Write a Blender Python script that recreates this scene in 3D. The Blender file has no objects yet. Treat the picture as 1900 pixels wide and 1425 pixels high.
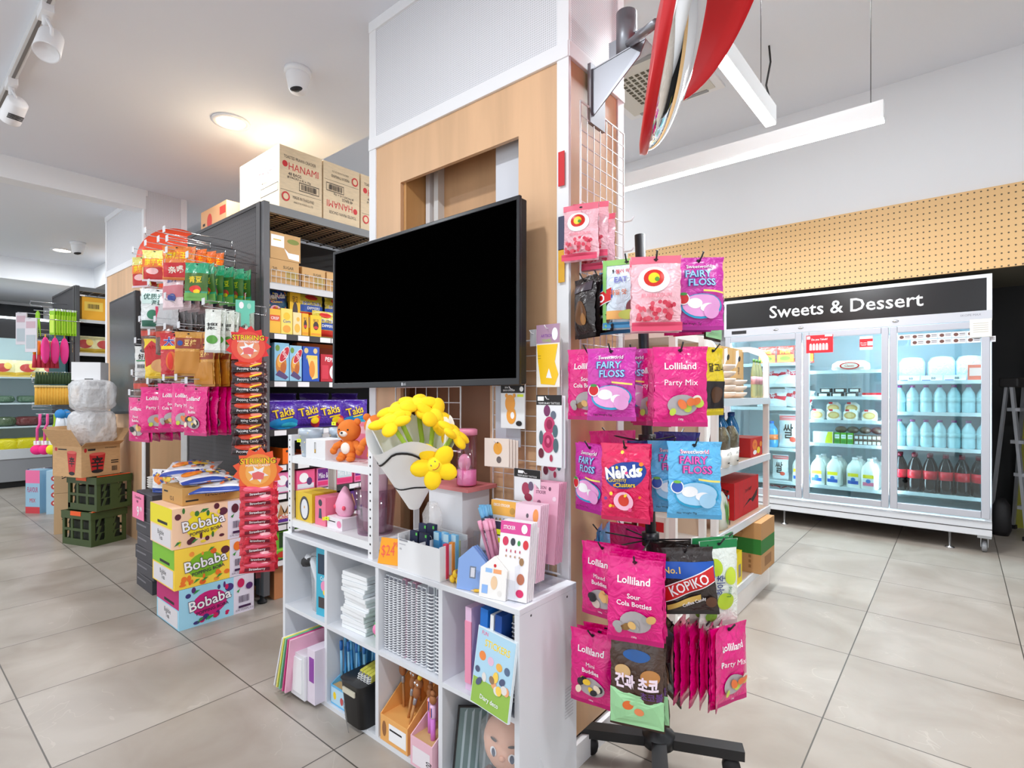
import bpy, math, random
from mathutils import Matrix, Vector
random.seed(7)
PI = math.pi
sc = bpy.context.scene
COL = sc.collection
# ---------------------------------------------------------------- camera
HH = 1.17                                    # lens height in metres
cam_d = bpy.data.cameras.new('camera'); cam = bpy.data.objects.new('camera', cam_d); COL.objects.link(cam)
cam_d.sensor_width = 36; cam_d.lens = 997/1900*36; cam_d.shift_y = 17.5/1900
cam_d.clip_start = .05; cam_d.clip_end = 60
cam.location = (0, 0, HH); cam.rotation_euler = (PI/2, 0, math.asin(.6389))
sc.camera = cam
# ---------------------------------------------------------------- world, exposure
w = bpy.data.worlds.new('world'); sc.world = w; w.use_nodes = True
w.node_tree.nodes['Background'].inputs[0].default_value = (.90, .95, 1, 1)
w.node_tree.nodes['Background'].inputs[1].default_value = 1.25   # daylight outside the open shopfront behind the camera
sc.view_settings.view_transform = 'Standard'; sc.view_settings.look = 'None'
sc.view_settings.exposure = .38; sc.view_settings.gamma = 1
sc.cycles.use_denoising = True; sc.cycles.max_bounces = 8; sc.cycles.diffuse_bounces = 5
sc.cycles.transparent_max_bounces = 24; sc.cycles.sample_clamp_indirect = 6; sc.cycles.caustics_reflective = False; sc.cycles.caustics_refractive = False

def area(name, loc, sx, sy, power, rot=(0, 0, 0), col=(.925, .965, 1), disk=False, spread=PI):
    l = bpy.data.lights.new(name, 'AREA'); l.energy = power; l.color = col
    l.shape = 'DISK' if disk else 'RECTANGLE'; l.size = sx; l.size_y = sy; l.spread = spread
    o = bpy.data.objects.new(name, l); COL.objects.link(o); o.location = loc; o.rotation_euler = rot
    return o
# low ceiling up to Y 1.98, high ceiling beyond
CL, CH, YS = 2.755, 3.70, 1.98
DOWN_LOW = [(-3.26, 1.363), (-7.62, 1.39), (-1.2, .1), (-3.4, -.6), (-5.6, .1), (-7.6, -.6), (.9, .1), (-9.2, .2), (.9, 1.2)]
DOWN_HIGH = [(-.68, 3.40), (-3.77, 2.9), (-5.9, 3.0), (.9, 2.9), (-3.6, 4.4), (-6.6, 4.4), (-8.6, 3.2)]
for (x, y) in DOWN_LOW: area('downlight_lamp', (x, y, CL-.03), .17, .17, 17.5, disk=True)
for (x, y) in DOWN_HIGH: area('downlight_lamp', (x, y, CH-.03), .19, .19, 16, disk=True)

# ---------------------------------------------------------------- pixel measurement -> world planes
_n = math.hypot(828, 997); _d2 = (828/_n, 997/_n); _dx = (997/_n, -828/_n)
def _ray(px, py):
    r = (px-950)/997; return (r*_dx[0]+_dx[1], r*_d2[0]+_d2[1], -(py-730)/997)
def PZ(px, py, Z): a = _ray(px, py); t = (Z-HH)/a[2]; return (a[0]*t, a[1]*t, Z)
def PX(px, py, X): a = _ray(px, py); t = X/a[0]; return (X, a[1]*t, HH+a[2]*t)
def PY(px, py, Y): a = _ray(px, py); t = Y/a[1]; return (a[0]*t, Y, HH+a[2]*t)
def PT(px, py, t): a = _ray(px, py); return (a[0]*t, a[1]*t, HH+a[2]*t)

# ---------------------------------------------------------------- materials
def lin(c): c /= 255; return c/12.92 if c <= .04045 else ((c+.055)/1.055)**2.4
_mats = {}
def M(c, r=.5, metal=0, kind='plain', s=1.0, name=None):
    key = (c, r, metal, kind, s)
    if key in _mats: return _mats[key]
    m = bpy.data.materials.new(name or '%s_%d_%d_%d' % ((kind,)+tuple(int(v) for v in c))); m.use_nodes = True; nt = m.node_tree
    b = nt.nodes['Principled BSDF']; N = nt.nodes.new; L = nt.links.new
    lc = tuple(lin(v) for v in c)+(1,)
    b.inputs['Base Color'].default_value = lc; b.inputs['Roughness'].default_value = r; b.inputs['Metallic'].default_value = metal
    m.diffuse_color = lc
    def noise_mix(scale, vec, lo, hi, detail=3):
        n = N('ShaderNodeTexNoise'); n.inputs['Scale'].default_value = scale; n.inputs['Detail'].default_value = detail
        tc = N('ShaderNodeTexCoord'); mp = N('ShaderNodeMapping'); mp.inputs['Scale'].default_value = vec
        L(tc.outputs['Object'], mp.inputs[0]); L(mp.outputs[0], n.inputs['Vector'])
        cr = N('ShaderNodeValToRGB'); cr.color_ramp.elements[0].position = .3; cr.color_ramp.elements[1].position = .7
        cr.color_ramp.elements[0].color = tuple(v*lo for v in lc[:3])+(1,); cr.color_ramp.elements[1].color = tuple(min(1, v*hi) for v in lc[:3])+(1,)
        L(n.outputs[0], cr.inputs[0]); L(cr.outputs[0], b.inputs['Base Color']); return n, cr
    if kind == 'plain': pass
    elif kind == 'card': noise_mix(25, (1, 1, 6), .93, 1.05)
    elif kind == 'wood':
        n, cr = noise_mix(2.4, (3.5, 3.5, .35), .86, 1.09, 6); n.inputs['Distortion'].default_value = .6
    elif kind == 'foil':
        b.inputs['Coat Weight'].default_value = .5; b.inputs['Coat Roughness'].default_value = .15
        n = N('ShaderNodeTexNoise'); n.inputs['Scale'].default_value = 30*s; n.inputs['Detail'].default_value = 2; n.inputs['Distortion'].default_value = 1.5
        tc = N('ShaderNodeTexCoord'); L(tc.outputs['Object'], n.inputs['Vector'])
        bp = N('ShaderNodeBump'); bp.inputs['Strength'].default_value = .75; bp.inputs['Distance'].default_value = .010
        L(n.outputs[0], bp.inputs['Height']); L(bp.outputs[0], b.inputs['Normal'])
    elif kind == 'emit':
        b.inputs['Emission Color'].default_value = lc; b.inputs['Emission Strength'].default_value = s
    elif kind == 'glass':                       # thin clear sheet: mostly transparent, a little gloss
        nt.nodes.remove(b); out = nt.nodes['Material Output']
        t = N('ShaderNodeBsdfTransparent'); g = N('ShaderNodeBsdfGlossy'); mx = N('ShaderNodeMixShader')
        t.inputs[0].default_value = lc; g.inputs['Roughness'].default_value = r; mx.inputs[0].default_value = s
        L(t.outputs[0], mx.inputs[1]); L(g.outputs[0], mx.inputs[2]); L(mx.outputs[0], out.inputs[0])
    elif kind == 'film':                        # wrinkled plastic film
        nt.nodes.remove(b); out = nt.nodes['Material Output']
        t = N('ShaderNodeBsdfTransparent'); g = N('ShaderNodeBsdfPrincipled'); mx = N('ShaderNodeMixShader')
        g.inputs['Base Color'].default_value = lc; g.inputs['Roughness'].default_value = r; mx.inputs[0].default_value = s
        n = N('ShaderNodeTexNoise'); n.inputs['Scale'].default_value = 22; tc = N('ShaderNodeTexCoord'); L(tc.outputs['Object'], n.inputs['Vector'])
        bp = N('ShaderNodeBump'); bp.inputs['Strength'].default_value = .8; bp.inputs['Distance'].default_value = .02
        L(n.outputs[0], bp.inputs['Height']); L(bp.outputs[0], g.inputs['Normal'])
        L(t.outputs[0], mx.inputs[1]); L(g.outputs[0], mx.inputs[2]); L(mx.outputs[0], out.inputs[0])
    elif kind in ('holesX', 'holesZX', 'holesYZ', 'mesh'):
        tc = N('ShaderNodeTexCoord'); sp = N('ShaderNodeSeparateXYZ'); L(tc.outputs['Object'], sp.inputs[0])
        px_, pz_, rad = {'holesX': (.038, .048, .006), 'mesh': (.0075, .0075, .0026), 'holesZX': (.025, .025, .0045), 'holesYZ': (.025, .0125, .003)}[kind]
        def mth(op, a, bb=None):
            q = N('ShaderNodeMath'); q.operation = op
            if hasattr(a, 'links'): L(a, q.inputs[0])
            else: q.inputs[0].default_value = a
            if bb is not None:
                if hasattr(bb, 'links'): L(bb, q.inputs[1])
                else: q.inputs[1].default_value = bb
            return q.outputs[0]
        ax = mth('ADD', sp.outputs[0], sp.outputs[1])
        def cell(o_, p): f = mth('FRACT', mth('DIVIDE', mth('ADD', o_, 50.0), p)); return mth('MULTIPLY', mth('SUBTRACT', f, .5), p)
        a = cell(ax, px_); c_ = cell(sp.outputs[2], pz_)
        dd = mth('SQRT', mth('ADD', mth('MULTIPLY', a, a), mth('MULTIPLY', c_, c_)))
        hole = mth('LESS_THAN', dd, rad)
        mxr = N('ShaderNodeMix'); mxr.data_type = 'RGBA'; L(hole, mxr.inputs[0])
        mxr.inputs[6].default_value = lc; mxr.inputs[7].default_value = tuple(v*s for v in lc[:3])+(1,)
        L(mxr.outputs[2], b.inputs['Base Color'])
    elif kind == 'tile':
        tc = N('ShaderNodeTexCoord'); sp = N('ShaderNodeSeparateXYZ'); L(tc.outputs['Object'], sp.inputs[0])
        def mth(op, a, bb=None):
            q = N('ShaderNodeMath'); q.operation = op
            for i, v in enumerate((a, bb)):
                if v is None: continue
                if hasattr(v, 'links'): L(v, q.inputs[i])
                else: q.inputs[i].default_value = v
            return q.outputs[0]
        def edge(o_, off, p):
            f = mth('FRACT', mth('DIVIDE', mth('ADD', o_, 60*p-off), p)); f2 = mth('MINIMUM', f, mth('SUBTRACT', 1.0, f)); return mth('LESS_THAN', mth('MULTIPLY', f2, p), .0023)
        def idx(o_, off, p): return mth('FLOOR', mth('DIVIDE', mth('ADD', o_, 60*p-off), p))
        X, Y = sp.outputs[0], sp.outputs[1]
        g1 = mth('MAXIMUM', edge(X, .2235, .6), edge(Y, .371, .612))
        wn = N('ShaderNodeTexWhiteNoise'); cmb = N('ShaderNodeCombineXYZ'); L(idx(X, .2235, .6), cmb.inputs[0]); L(idx(Y, .371, .612), cmb.inputs[1]); L(cmb.outputs[0], wn.inputs['Vector'])
        off = N('ShaderNodeVectorMath'); off.operation = 'SCALE'; L(wn.outputs['Color'], off.inputs[0]); off.inputs['Scale'].default_value = 9
        add = N('ShaderNodeVectorMath'); add.operation = 'ADD'; L(tc.outputs['Object'], add.inputs[0]); L(off.outputs[0], add.inputs[1])
        n = N('ShaderNodeTexNoise'); n.inputs['Scale'].default_value = 2.6; n.inputs['Detail'].default_value = 7; n.inputs['Distortion'].default_value = .8; L(add.outputs[0], n.inputs['Vector'])
        cr = N('ShaderNodeValToRGB'); e = cr.color_ramp.elements
        e[0].position = .3; e[0].color = (lc[0]*.80, lc[1]*.76, lc[2]*.72, 1); e[1].position = .66; e[1].color = tuple(v*1.1 for v in lc[:3])+(1,)
        L(n.outputs[0], cr.inputs[0])
        n2 = N('ShaderNodeTexNoise'); n2.inputs['Scale'].default_value = 1.5; n2.inputs['Detail'].default_value = 3; n2.inputs['Distortion'].default_value = 2.2; L(add.outputs[0], n2.inputs['Vector'])
        vein = mth('LESS_THAN', mth('ABSOLUTE', mth('SUBTRACT', n2.outputs[0], .5)), .003)
        mv = N('ShaderNodeMix'); mv.data_type = 'RGBA'; L(mth('MULTIPLY', mth('MULTIPLY', vein, mth('GREATER_THAN', n.outputs[0], .52)), .12), mv.inputs[0]); L(cr.outputs[0], mv.inputs[6]); mv.inputs[7].default_value = (.75, .7, .62, 1)
        mg = N('ShaderNodeMix'); mg.data_type = 'RGBA'; L(g1, mg.inputs[0]); L(mv.outputs[2], mg.inputs[6]); mg.inputs[7].default_value = (.07, .06, .05, 1)
        L(mg.outputs[2], b.inputs['Base Color'])
    _mats[key] = m
    return m
def C(r, g, b, ro=.45): return M((r, g, b), ro)
WHITE = M((236, 236, 238), .5); OFFW = M((225, 224, 222), .55); BLACK = M((14, 14, 15), .45); INK = M((28, 26, 28), .6)
CHAR = M((62, 60, 62), .5); STEEL = M((185, 188, 192), .3, .9); CARD = M((205, 165, 118), .75, 0, 'card'); CARD2 = M((190, 148, 100), .75, 0, 'card')
PAPER = M((240, 240, 238), .7); RED = M((205, 25, 35), .45); YEL = M((250, 215, 25), .45)
FILM = M((235, 238, 242), .12, 0, 'film', .22); GLASS = M((225, 240, 242), .02, 0, 'glass', .06); ACRY = M((250, 251, 253), .03, 0, 'glass', .06)
CHROME = M((205, 207, 212), .18, 1.0)

# ---------------------------------------------------------------- mesh builder
_txt = {}
def glyphs(s, bold, cut=0):
    lim = .013/cut if cut else 9
    k = (s, bold, round(lim, 1))
    if k in _txt: return _txt[k]
    cu = bpy.data.curves.new('t', 'FONT'); cu.body = s; cu.size = 1; cu.align_x = 'CENTER'; cu.align_y = 'CENTER'; cu.offset = bold; cu.resolution_u = 2
    o = bpy.data.objects.new('t', cu); COL.objects.link(o)
    me = o.to_mesh()
    vs = [tuple(v.co) for v in me.vertices]; fs = [tuple(p.vertices) for p in me.polygons]
    o.to_mesh_clear(); bpy.data.objects.remove(o); bpy.data.curves.remove(cu)
    if vs:
        x0 = min(v[0] for v in vs); x1 = max(v[0] for v in vs); y0 = min(v[1] for v in vs); y1 = max(v[1] for v in vs)
    else: x0 = y0 = 0; x1 = y1 = 1
    if cut:                                    # split long triangles so the print follows a curved pouch
        fs = [(f[0], f[i], f[i+1]) for f in fs for i in range(1, len(f)-1)]
        for _ in range(3):
            mid = {}; out = []; hit = False
            def mp(a, b):
                q = (min(a, b), max(a, b))
                if q not in mid:
                    if math.dist(vs[a], vs[b]) > lim: vs.append(tuple((vs[a][i]+vs[b][i])/2 for i in range(3))); mid[q] = len(vs)-1
                    else: mid[q] = None
                return mid[q]
            for a, b, c in fs:
                m1, m2, m3 = mp(a, b), mp(b, c), mp(c, a); n = sum(v is not None for v in (m1, m2, m3))
                if n == 0: out.append((a, b, c)); continue
                hit = True
                if n == 3: out += [(a, m1, m3), (m1, b, m2), (m3, m2, c), (m1, m2, m3)]
                elif n == 1:
                    if m1 is not None: out += [(a, m1, c), (m1, b, c)]
                    elif m2 is not None: out += [(a, b, m2), (a, m2, c)]
                    else: out += [(a, b, m3), (m3, b, c)]
                else:
                    if m1 is None: out += [(a, b, m2), (a, m2, m3), (m3, m2, c)]
                    elif m2 is None: out += [(b, c, m3), (b, m3, m1), (m1, m3, a)]
                    else: out += [(c, a, m1), (c, m1, m2), (m2, m1, b)]
            fs = out
            if not hit: break
    _txt[k] = (vs, fs, x0, x1, y0, y1); return _txt[k]

class G:
    def __init__(s): s.v = []; s.f = []; s.m = []; s.mi = []; s.sm = []; s.T = Matrix.Identity(4)
    def _mi(s, m):
        if m not in s.m: s.m.append(m)
        return s.m.index(m)
    def add(s, vs, fs, m, smooth=False):
        o = len(s.v); T = s.T
        s.v += [tuple(T @ Vector(p)) for p in vs]; i = s._mi(m)
        flip = T.determinant() < 0
        for f in fs:
            f = [o+q for q in f]
            if flip: f.reverse()
            s.f.append(f); s.mi.append(i); s.sm.append(smooth)
        return s
    def box(s, x0, x1, y0, y1, z0, z1, m):
        if x0 > x1: x0, x1 = x1, x0
        if y0 > y1: y0, y1 = y1, y0
        if z0 > z1: z0, z1 = z1, z0
        j = (len(s.f)//6 % 6)*5e-5; j = min(j, (x1-x0)*.2, (y1-y0)*.2, (z1-z0)*.2)   # keeps neighbouring faces from coinciding
        x0 += j; x1 -= j; y0 += j; y1 -= j; z0 += j; z1 -= j
        vs = [(x, y, z) for x in (x0, x1) for y in (y0, y1) for z in (z0, z1)]
        return s.add(vs, [(0, 1, 3, 2), (4, 6, 7, 5), (0, 4, 5, 1), (2, 3, 7, 6), (0, 2, 6, 4), (1, 5, 7, 3)], m)
    def bar(s, a, b, w, h, m):                    # square bar between two points
        a = Vector(a); b = Vector(b); d = (b-a).normalized(); up = Vector((0, 0, 1)) if abs(d.z) < .95 else Vector((0, 1, 0))
        x = d.cross(up).normalized()*w/2; y = x.cross(d).normalized()*h/2
        vs = [tuple(p+sx*x+sy*y) for p in (a, b) for sx, sy in ((-1, -1), (1, -1), (1, 1), (-1, 1))]
        return s.add(vs, [(0, 1, 2, 3), (7, 6, 5, 4), (0, 4, 5, 1), (1, 5, 6, 2), (2, 6, 7, 3), (3, 7, 4, 0)], m)
    def tube(s, pts, r, m, n=6, cap=True):
        pts = [Vector(p) for p in pts]; rs = r if isinstance(r, (list, tuple)) else [r]*len(pts); vs = []; fs = []
        d0 = (pts[1]-pts[0]).normalized(); up = Vector((0, 0, 1)) if abs(d0.z) < .9 else Vector((1, 0, 0)); x = d0.cross(up).normalized()
        for i, p in enumerate(pts):
            d = (pts[min(i+1, len(pts)-1)]-pts[max(i-1, 0)]).normalized()
            x = (x-d*x.dot(d)).normalized(); y = d.cross(x)
            for k in range(n): a = 2*PI*k/n; vs.append(tuple(p+rs[i]*(math.cos(a)*x+math.sin(a)*y)))
        for i in range(len(pts)-1):
            for k in range(n): k2 = (k+1) % n; fs.append((i*n+k, i*n+k2, (i+1)*n+k2, (i+1)*n+k))
        if cap: fs.append(tuple(range(n-1, -1, -1))); fs.append(tuple((len(pts)-1)*n+k for k in range(n)))
        return s.add(vs, fs, m, True)
    def lathe(s, prof, m, n=16, c=(0, 0, 0)):     # profile of (r, z)
        vs = [(c[0]+r*math.cos(2*PI*k/n), c[1]+r*math.sin(2*PI*k/n), c[2]+z) for r, z in prof for k in range(n)]; fs = []
        for i in range(len(prof)-1):
            for k in range(n): k2 = (k+1) % n; fs.append((i*n+k, i*n+k2, (i+1)*n+k2, (i+1)*n+k))
        if prof[0][0] > 1e-5: fs.append(tuple(range(n-1, -1, -1)))
        if prof[-1][0] > 1e-5: fs.append(tuple((len(prof)-1)*n+k for k in range(n)))
        return s.add(vs, fs, m, True)
    def ell(s, c, r, m, n=14, nz=9):
        vs = []; fs = []
        for i in range(nz+1):
            t = PI*i/nz
            for k in range(n): a = 2*PI*k/n; vs.append((c[0]+r[0]*math.sin(t)*math.cos(a), c[1]+r[1]*math.sin(t)*math.sin(a), c[2]-r[2]*math.cos(t)))
        for i in range(nz):
            for k in range(n): k2 = (k+1) % n; fs.append((i*n+k, i*n+k2, (i+1)*n+k2, (i+1)*n+k))
        return s.add(vs, fs, m, True)
    def grid(s, fn, nu, nv, m, smooth=True):
        vs = [fn(i/nu, j/nv) for j in range(nv+1) for i in range(nu+1)]
        fs = [(j*(nu+1)+i, j*(nu+1)+i+1, (j+1)*(nu+1)+i+1, (j+1)*(nu+1)+i) for j in range(nv) for i in range(nu)]
        return s.add(vs, fs, m, smooth)
    def prism(s, pts, y0, y1, m):                 # polygon in x,z extruded in y
        n = len(pts); vs = [(x, y0, z) for x, z in pts]+[(x, y1, z) for x, z in pts]
        fs = [tuple(range(n)), tuple(range(2*n-1, n-1, -1))]+[((i+1) % n, i, n+i, n+(i+1) % n) for i in range(n)]
        return s.add(vs, fs, m)
    # ---- art on a surface y = surf(x, z), printed on the side facing -Y
    def art(s, ops, W, H, surf=None, eps=.0012):
        sf = surf or (lambda x, z: 0)
        e = eps if surf else min(eps, .0004)
        for op in ops:
            k = op[0]
            if k == 'T':
                _, t, u, v, h, m = op[:6]; rot = op[6] if len(op) > 6 else 0; mw = op[7] if len(op) > 7 else None; bold = op[8] if len(op) > 8 else .012
                vs, fs, x0, x1, y0, y1 = glyphs(t, .045 if bold >= .06 else (0 if 'M' in t or 'm' in t else min(bold, .016)), h*H/.73 if surf else 0)
                if not vs: continue
                sc_ = h*H/.73
                sx = sc_
                if mw and (x1-x0)*sc_ > mw*W/2: sx = mw*W/2/(x1-x0)
                cx, cy = (x0+x1)/2, (y0+y1)/2; ca, sa = math.cos(rot), math.sin(rot); ox, oz = u*W/2, v*H; o = []
                for q in vs:
                    a, b = (q[0]-cx)*sx, (q[1]-cy)*sc_; x = ox+a*ca-b*sa; z = oz+a*sa+b*ca; o.append((x, sf(x, z)-e, z))
                s.add(o, fs, m)
            elif k == 'E':
                _, u, v, ru, rv, m = op[:6]; rot = op[6] if len(op) > 6 else 0; n = 20; R = 4 if surf else 1; ca, sa = math.cos(rot), math.sin(rot)
                o = []; ox, oz = u*W/2, v*H; ra, rb = ru*W/2, rv*H
                def pt(a, b): x = ox+a*ca-b*sa; z = oz+a*sa+b*ca; return (x, sf(x, z)-e, z)
                o.append(pt(0, 0))
                for r in range(1, R+1):
                    for q in range(n): a = 2*PI*q/n; o.append(pt(ra*r/R*math.cos(a), rb*r/R*math.sin(a)))
                fs = [(0, 1+q, 1+(q+1) % n) for q in range(n)]
                for r in range(1, R):
                    for q in range(n): q2 = (q+1) % n; fs.append((1+(r-1)*n+q, 1+r*n+q, 1+r*n+q2, 1+(r-1)*n+q2))
                s.add(o, fs, m, True)
            elif k == 'R':
                _, u0, u1, v0, v1, m = op[:6]; sh = op[6] if len(op) > 6 else 0   # sh shears v with u
                N_ = 12 if surf else 1
                def fn(a, b): x = (u0+(u1-u0)*a)*W/2; z = (v0+(v1-v0)*b)*H+sh*H*(a-.5); return (x, sf(x, z)-e, z)
                s.grid(fn, N_, N_, m, bool(surf))
            elif k == 'P':                        # fan polygon round its first point
                _, pts, m = op; rg = pts[1:]; ins = False
                for i_ in range(len(rg)):
                    (xa, ya), (xb, yb) = rg[i_], rg[i_-1]
                    if (ya > pts[0][1]) != (yb > pts[0][1]) and pts[0][0] < (xb-xa)*(pts[0][1]-ya)/(yb-ya)+xa: ins = not ins
                if not ins: pts = [(sum(q[0] for q in pts)/len(pts), sum(q[1] for q in pts)/len(pts))]+list(pts)
                n = len(pts)-1; R = 5 if surf else 1; o = [(pts[0][0]*W/2, sf(pts[0][0]*W/2, pts[0][1]*H)-e, pts[0][1]*H)]
                ring = [q_ for i_ in range(n) for q_ in (pts[1+i_], ((pts[1+i_][0]+pts[1+(i_+1) % n][0])/2, (pts[1+i_][1]+pts[1+(i_+1) % n][1])/2))] if surf else pts[1:]; n = len(ring)
                for r in range(1, R+1):
                    for u, v in ring: x = (pts[0][0]+(u-pts[0][0])*r/R)*W/2; z = (pts[0][1]+(v-pts[0][1])*r/R)*H; o.append((x, sf(x, z)-e, z))
                fs = [(0, 1+q, 1+(q+1) % n) for q in range(n)]
                for r in range(1, R):
                    for q in range(n): q2 = (q+1) % n; fs.append((1+(r-1)*n+q, 1+r*n+q, 1+r*n+q2, 1+(r-1)*n+q2))
                s.add(o, fs, m)
            e += .0006 if surf else .00012
        return s
    def side(s, rot, loc=(0, 0, 0)):              # set a local frame: rotation about Z then translation
        s.T = Matrix.Translation(loc) @ Matrix.Rotation(rot, 4, 'Z'); return s
    def frame(s, mtx=None): s.T = mtx or Matrix.Identity(4); return s
    def mesh(s, name):
        me = bpy.data.meshes.new(name); me.from_pydata(s.v, [], s.f)
        for m in s.m: me.materials.append(m)
        me.polygons.foreach_set('material_index', s.mi); me.polygons.foreach_set('use_smooth', s.sm); me.update(); return me

def tag(o, label=None, cat=None, group=None, kind=None):
    if label: o['label'] = label
    if cat: o['category'] = cat
    if group: o['group'] = group
    if kind: o['kind'] = kind
    return o
def link(name, data, parent=None, loc=(0, 0, 0), rot=(0, 0, 0), bevel=0):
    o = bpy.data.objects.new(name, data); COL.objects.link(o); o.location = loc; o.rotation_euler = rot
    if parent: o.parent = parent
    if bevel:
        b = o.modifiers.new('edge', 'BEVEL'); b.width = bevel; b.segments = 2; b.limit_method = 'ANGLE'; b.angle_limit = 1.0
    return o
def part(name, g, parent, label=None, bevel=0, kind=None, loc=(0, 0, 0), rot=(0, 0, 0)):
    o = link(name, g.mesh(name), parent, loc, rot, bevel); return tag(o, label, kind=kind)
def thing(name, label, cat, loc=(0, 0, 0), rz=0, group=None, rot=None):
    o = link(name, None, None, loc, rot or (0, 0, rz)); return tag(o, label, cat, group)
def one(name, label, cat, g, loc=(0, 0, 0), rz=0, group=None, rot=None, bevel=0):
    me = g if isinstance(g, bpy.types.Mesh) else g.mesh(name)
    o = link(name, me, None, loc, rot or (0, 0, rz), bevel); return tag(o, label, cat, group)
def struct(name, g, bevel=0, parent=None):
    o = link(name, g.mesh(name), parent, bevel=bevel)
    if not parent: o['kind'] = 'structure'
    return o
def dup(root, loc, rz=None, label=None, group=None, rot=None):
    def cp(o, par):
        c = o.copy(); COL.objects.link(c)
        if par: c.parent = par
        for ch in list(o.children): cp(ch, c)
        return c
    r = cp(root, None); r.location = loc
    if rot: r.rotation_euler = rot
    elif rz is not None: r.rotation_euler = (0, 0, rz)
    if label: r['label'] = label
    if group: r['group'] = group
    return r
# ================================================================ room shell
WALLW = M((238, 240, 243), .7); CEIL = M((230, 233, 240), .8); PLY = M((216, 174, 134), .45, 0, 'wood', 1.0); PLYD = M((150, 104, 74), .5, 0, 'wood', 1.0)
PEG = M((234, 192, 134), .5, 0, 'holesX', .12); MESHW = M((228, 228, 232), .5, 0, 'mesh', .68)
TILE = M((162, 154, 145), .36, 0, 'tile')
struct('floor', G().box(-12.4, 3.2, -2.6, 8.2, -.1, 0, TILE))
struct('ceiling', G().box(-12.4, 3.2, -2.6, YS, CL, CL+.1, CEIL))
struct('ceiling_high', G().box(-12.4, 3.2, YS-.1, 8.2, CH, CH+.1, CEIL))
struct('trim_1', G().box(-12.4, 3.2, YS-.1, YS, CL+.1, CH, WALLW))           # riser between the two ceilings
struct('wall_right', G().box(3.1, 3.2, -2.6, 8.2, 0, CH, WALLW))
struct('wall_left', G().box(-12.4, -12.3, -2.6, 8.2, 0, CH, WALLW))
struct('wall_bulkhead', G().box(-12.3, 3.1, 5.36, 5.46, 2.12, CH, WALLW))
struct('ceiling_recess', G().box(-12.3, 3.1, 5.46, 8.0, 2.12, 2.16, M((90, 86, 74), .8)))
struct('wall_back', G().box(-12.3, -1.75, 6.35, 6.45, 0, 2.12, WALLW).box(-1.75, 3.1, 6.5, 6.6, 0, 2.12, M((22, 22, 24), .7)))
g = G().box(-2.78, -1.94, 5.33, 5.355, 2.095, 2.70, PEG).box(-1.90, 3.05, 5.33, 5.355, 2.095, 2.70, PEG)
g.box(-1.94, -1.90, 5.33, 5.355, 2.095, 2.70, M((236, 192, 136), .5))
pb = one('pegboard_panel', 'long perforated plywood pegboard band on the wall above the glass door fridge', 'pegboard', g)
# outer shopfront frame behind the camera: posts only, daylight comes between them
struct('window_1', G().box(-12.3, 3.1, -2.55, -2.45, 2.4, CL, WALLW).box(-8.05, -7.95, -2.55, -2.45, 0, 2.4, CHAR).box(-4.05, -3.95, -2.55, -2.45, 0, 2.4, CHAR).box(-.05, .05, -2.55, -2.45, 0, 2.4, CHAR))

# ---- beam and far bulkhead on the left
struct('trim_2', G().box(-5.01, -4.87, -2.5, 1.40, 2.605, CL, WALLW))
g = G().box(-12.3, -8.46, -2.5, 1.86, 2.50, CL, WALLW).box(-12.3, -5.95, 1.86, YS-.02, 2.50, CL, WALLW)
struct('trim_3', g)

# ---- near column (plywood clad, perforated top)
def column(x0, x1, y0, y1, top, zb, name, holes):
    base = struct(name, G().box(x0+.03, x1-.03, y0+.20, y1-.02, 0, top, PLYD if holes else WALLW))
    g = G(); e = .045
    for x in (x0, x1-e): g.box(x, x+e, y0, y0+.014, 0, top, WHITE); g.box(x, x+e, y1-e, y1, 0, top, WHITE)
    g.box(x0, x1, y0-.004, y0+.03, zb, zb+.05, WHITE); g.box(x1-.03, x1+.004, y0, y1, zb, zb+.05, WHITE); g.box(x0-.004, x0+.03, y0, y1, zb, zb+.05, WHITE)
    g.box(x0, x1, y0-.004, y0+.03, CL-.045, CL, WHITE) if top <= CL+.01 or holes else None
    struct('column_frame', g, parent=base, bevel=.002)
    g = G().box(x0+e, x1-e, y0+.006, y0+.02, zb+.05, CL-.045, MESHW).box(x0+.006, x0+.02, y0+.014, y1-e, zb+.05, top, MESHW)
    g.box(x1-.02, x1-.006, y0+.014, y1-e, zb+.05, top, MESHW)
    struct('perforated_panel', g, parent=base)
    return base
COLX0, COLX1, COLY0, COLY1 = -1.942, -.920, 1.38, 1.735
b1 = column(COLX0, COLX1, COLY0, COLY1, CL, 2.206, 'wall_column_near', True)
g = G(); e = .045; ox0, ox1, oz1 = -1.738, -1.123, 2.024
y0, y1 = 1.386, 1.402
g.box(COLX0+e, ox0, y0, y1, 0, 2.206, PLY).box(ox1, COLX1-e, y0, y1, 0, 2.206, PLY).box(ox0, ox1, y0, y1, oz1, 2.206, PLY)
g.box(ox0, ox1, y0, y1, 0, .55, PLY).box(-1.25, ox1, y0, y1, .55, 1.5, PLY)
g.box(COLX1-.02, COLX1-.006, COLY0+.014, COLY1-e, .09, 2.206, PLY).box(COLX0+.006, COLX0+.02, COLY0+e, COLY1-e, .09, 2.206, PLY)
struct('plywood_panel', g, parent=b1)
g = G().box(COLX1-.014, COLX1+.008, COLY0, COLY1, 0, .075, WHITE)
struct('baseboard_column', g, parent=b1)
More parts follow.
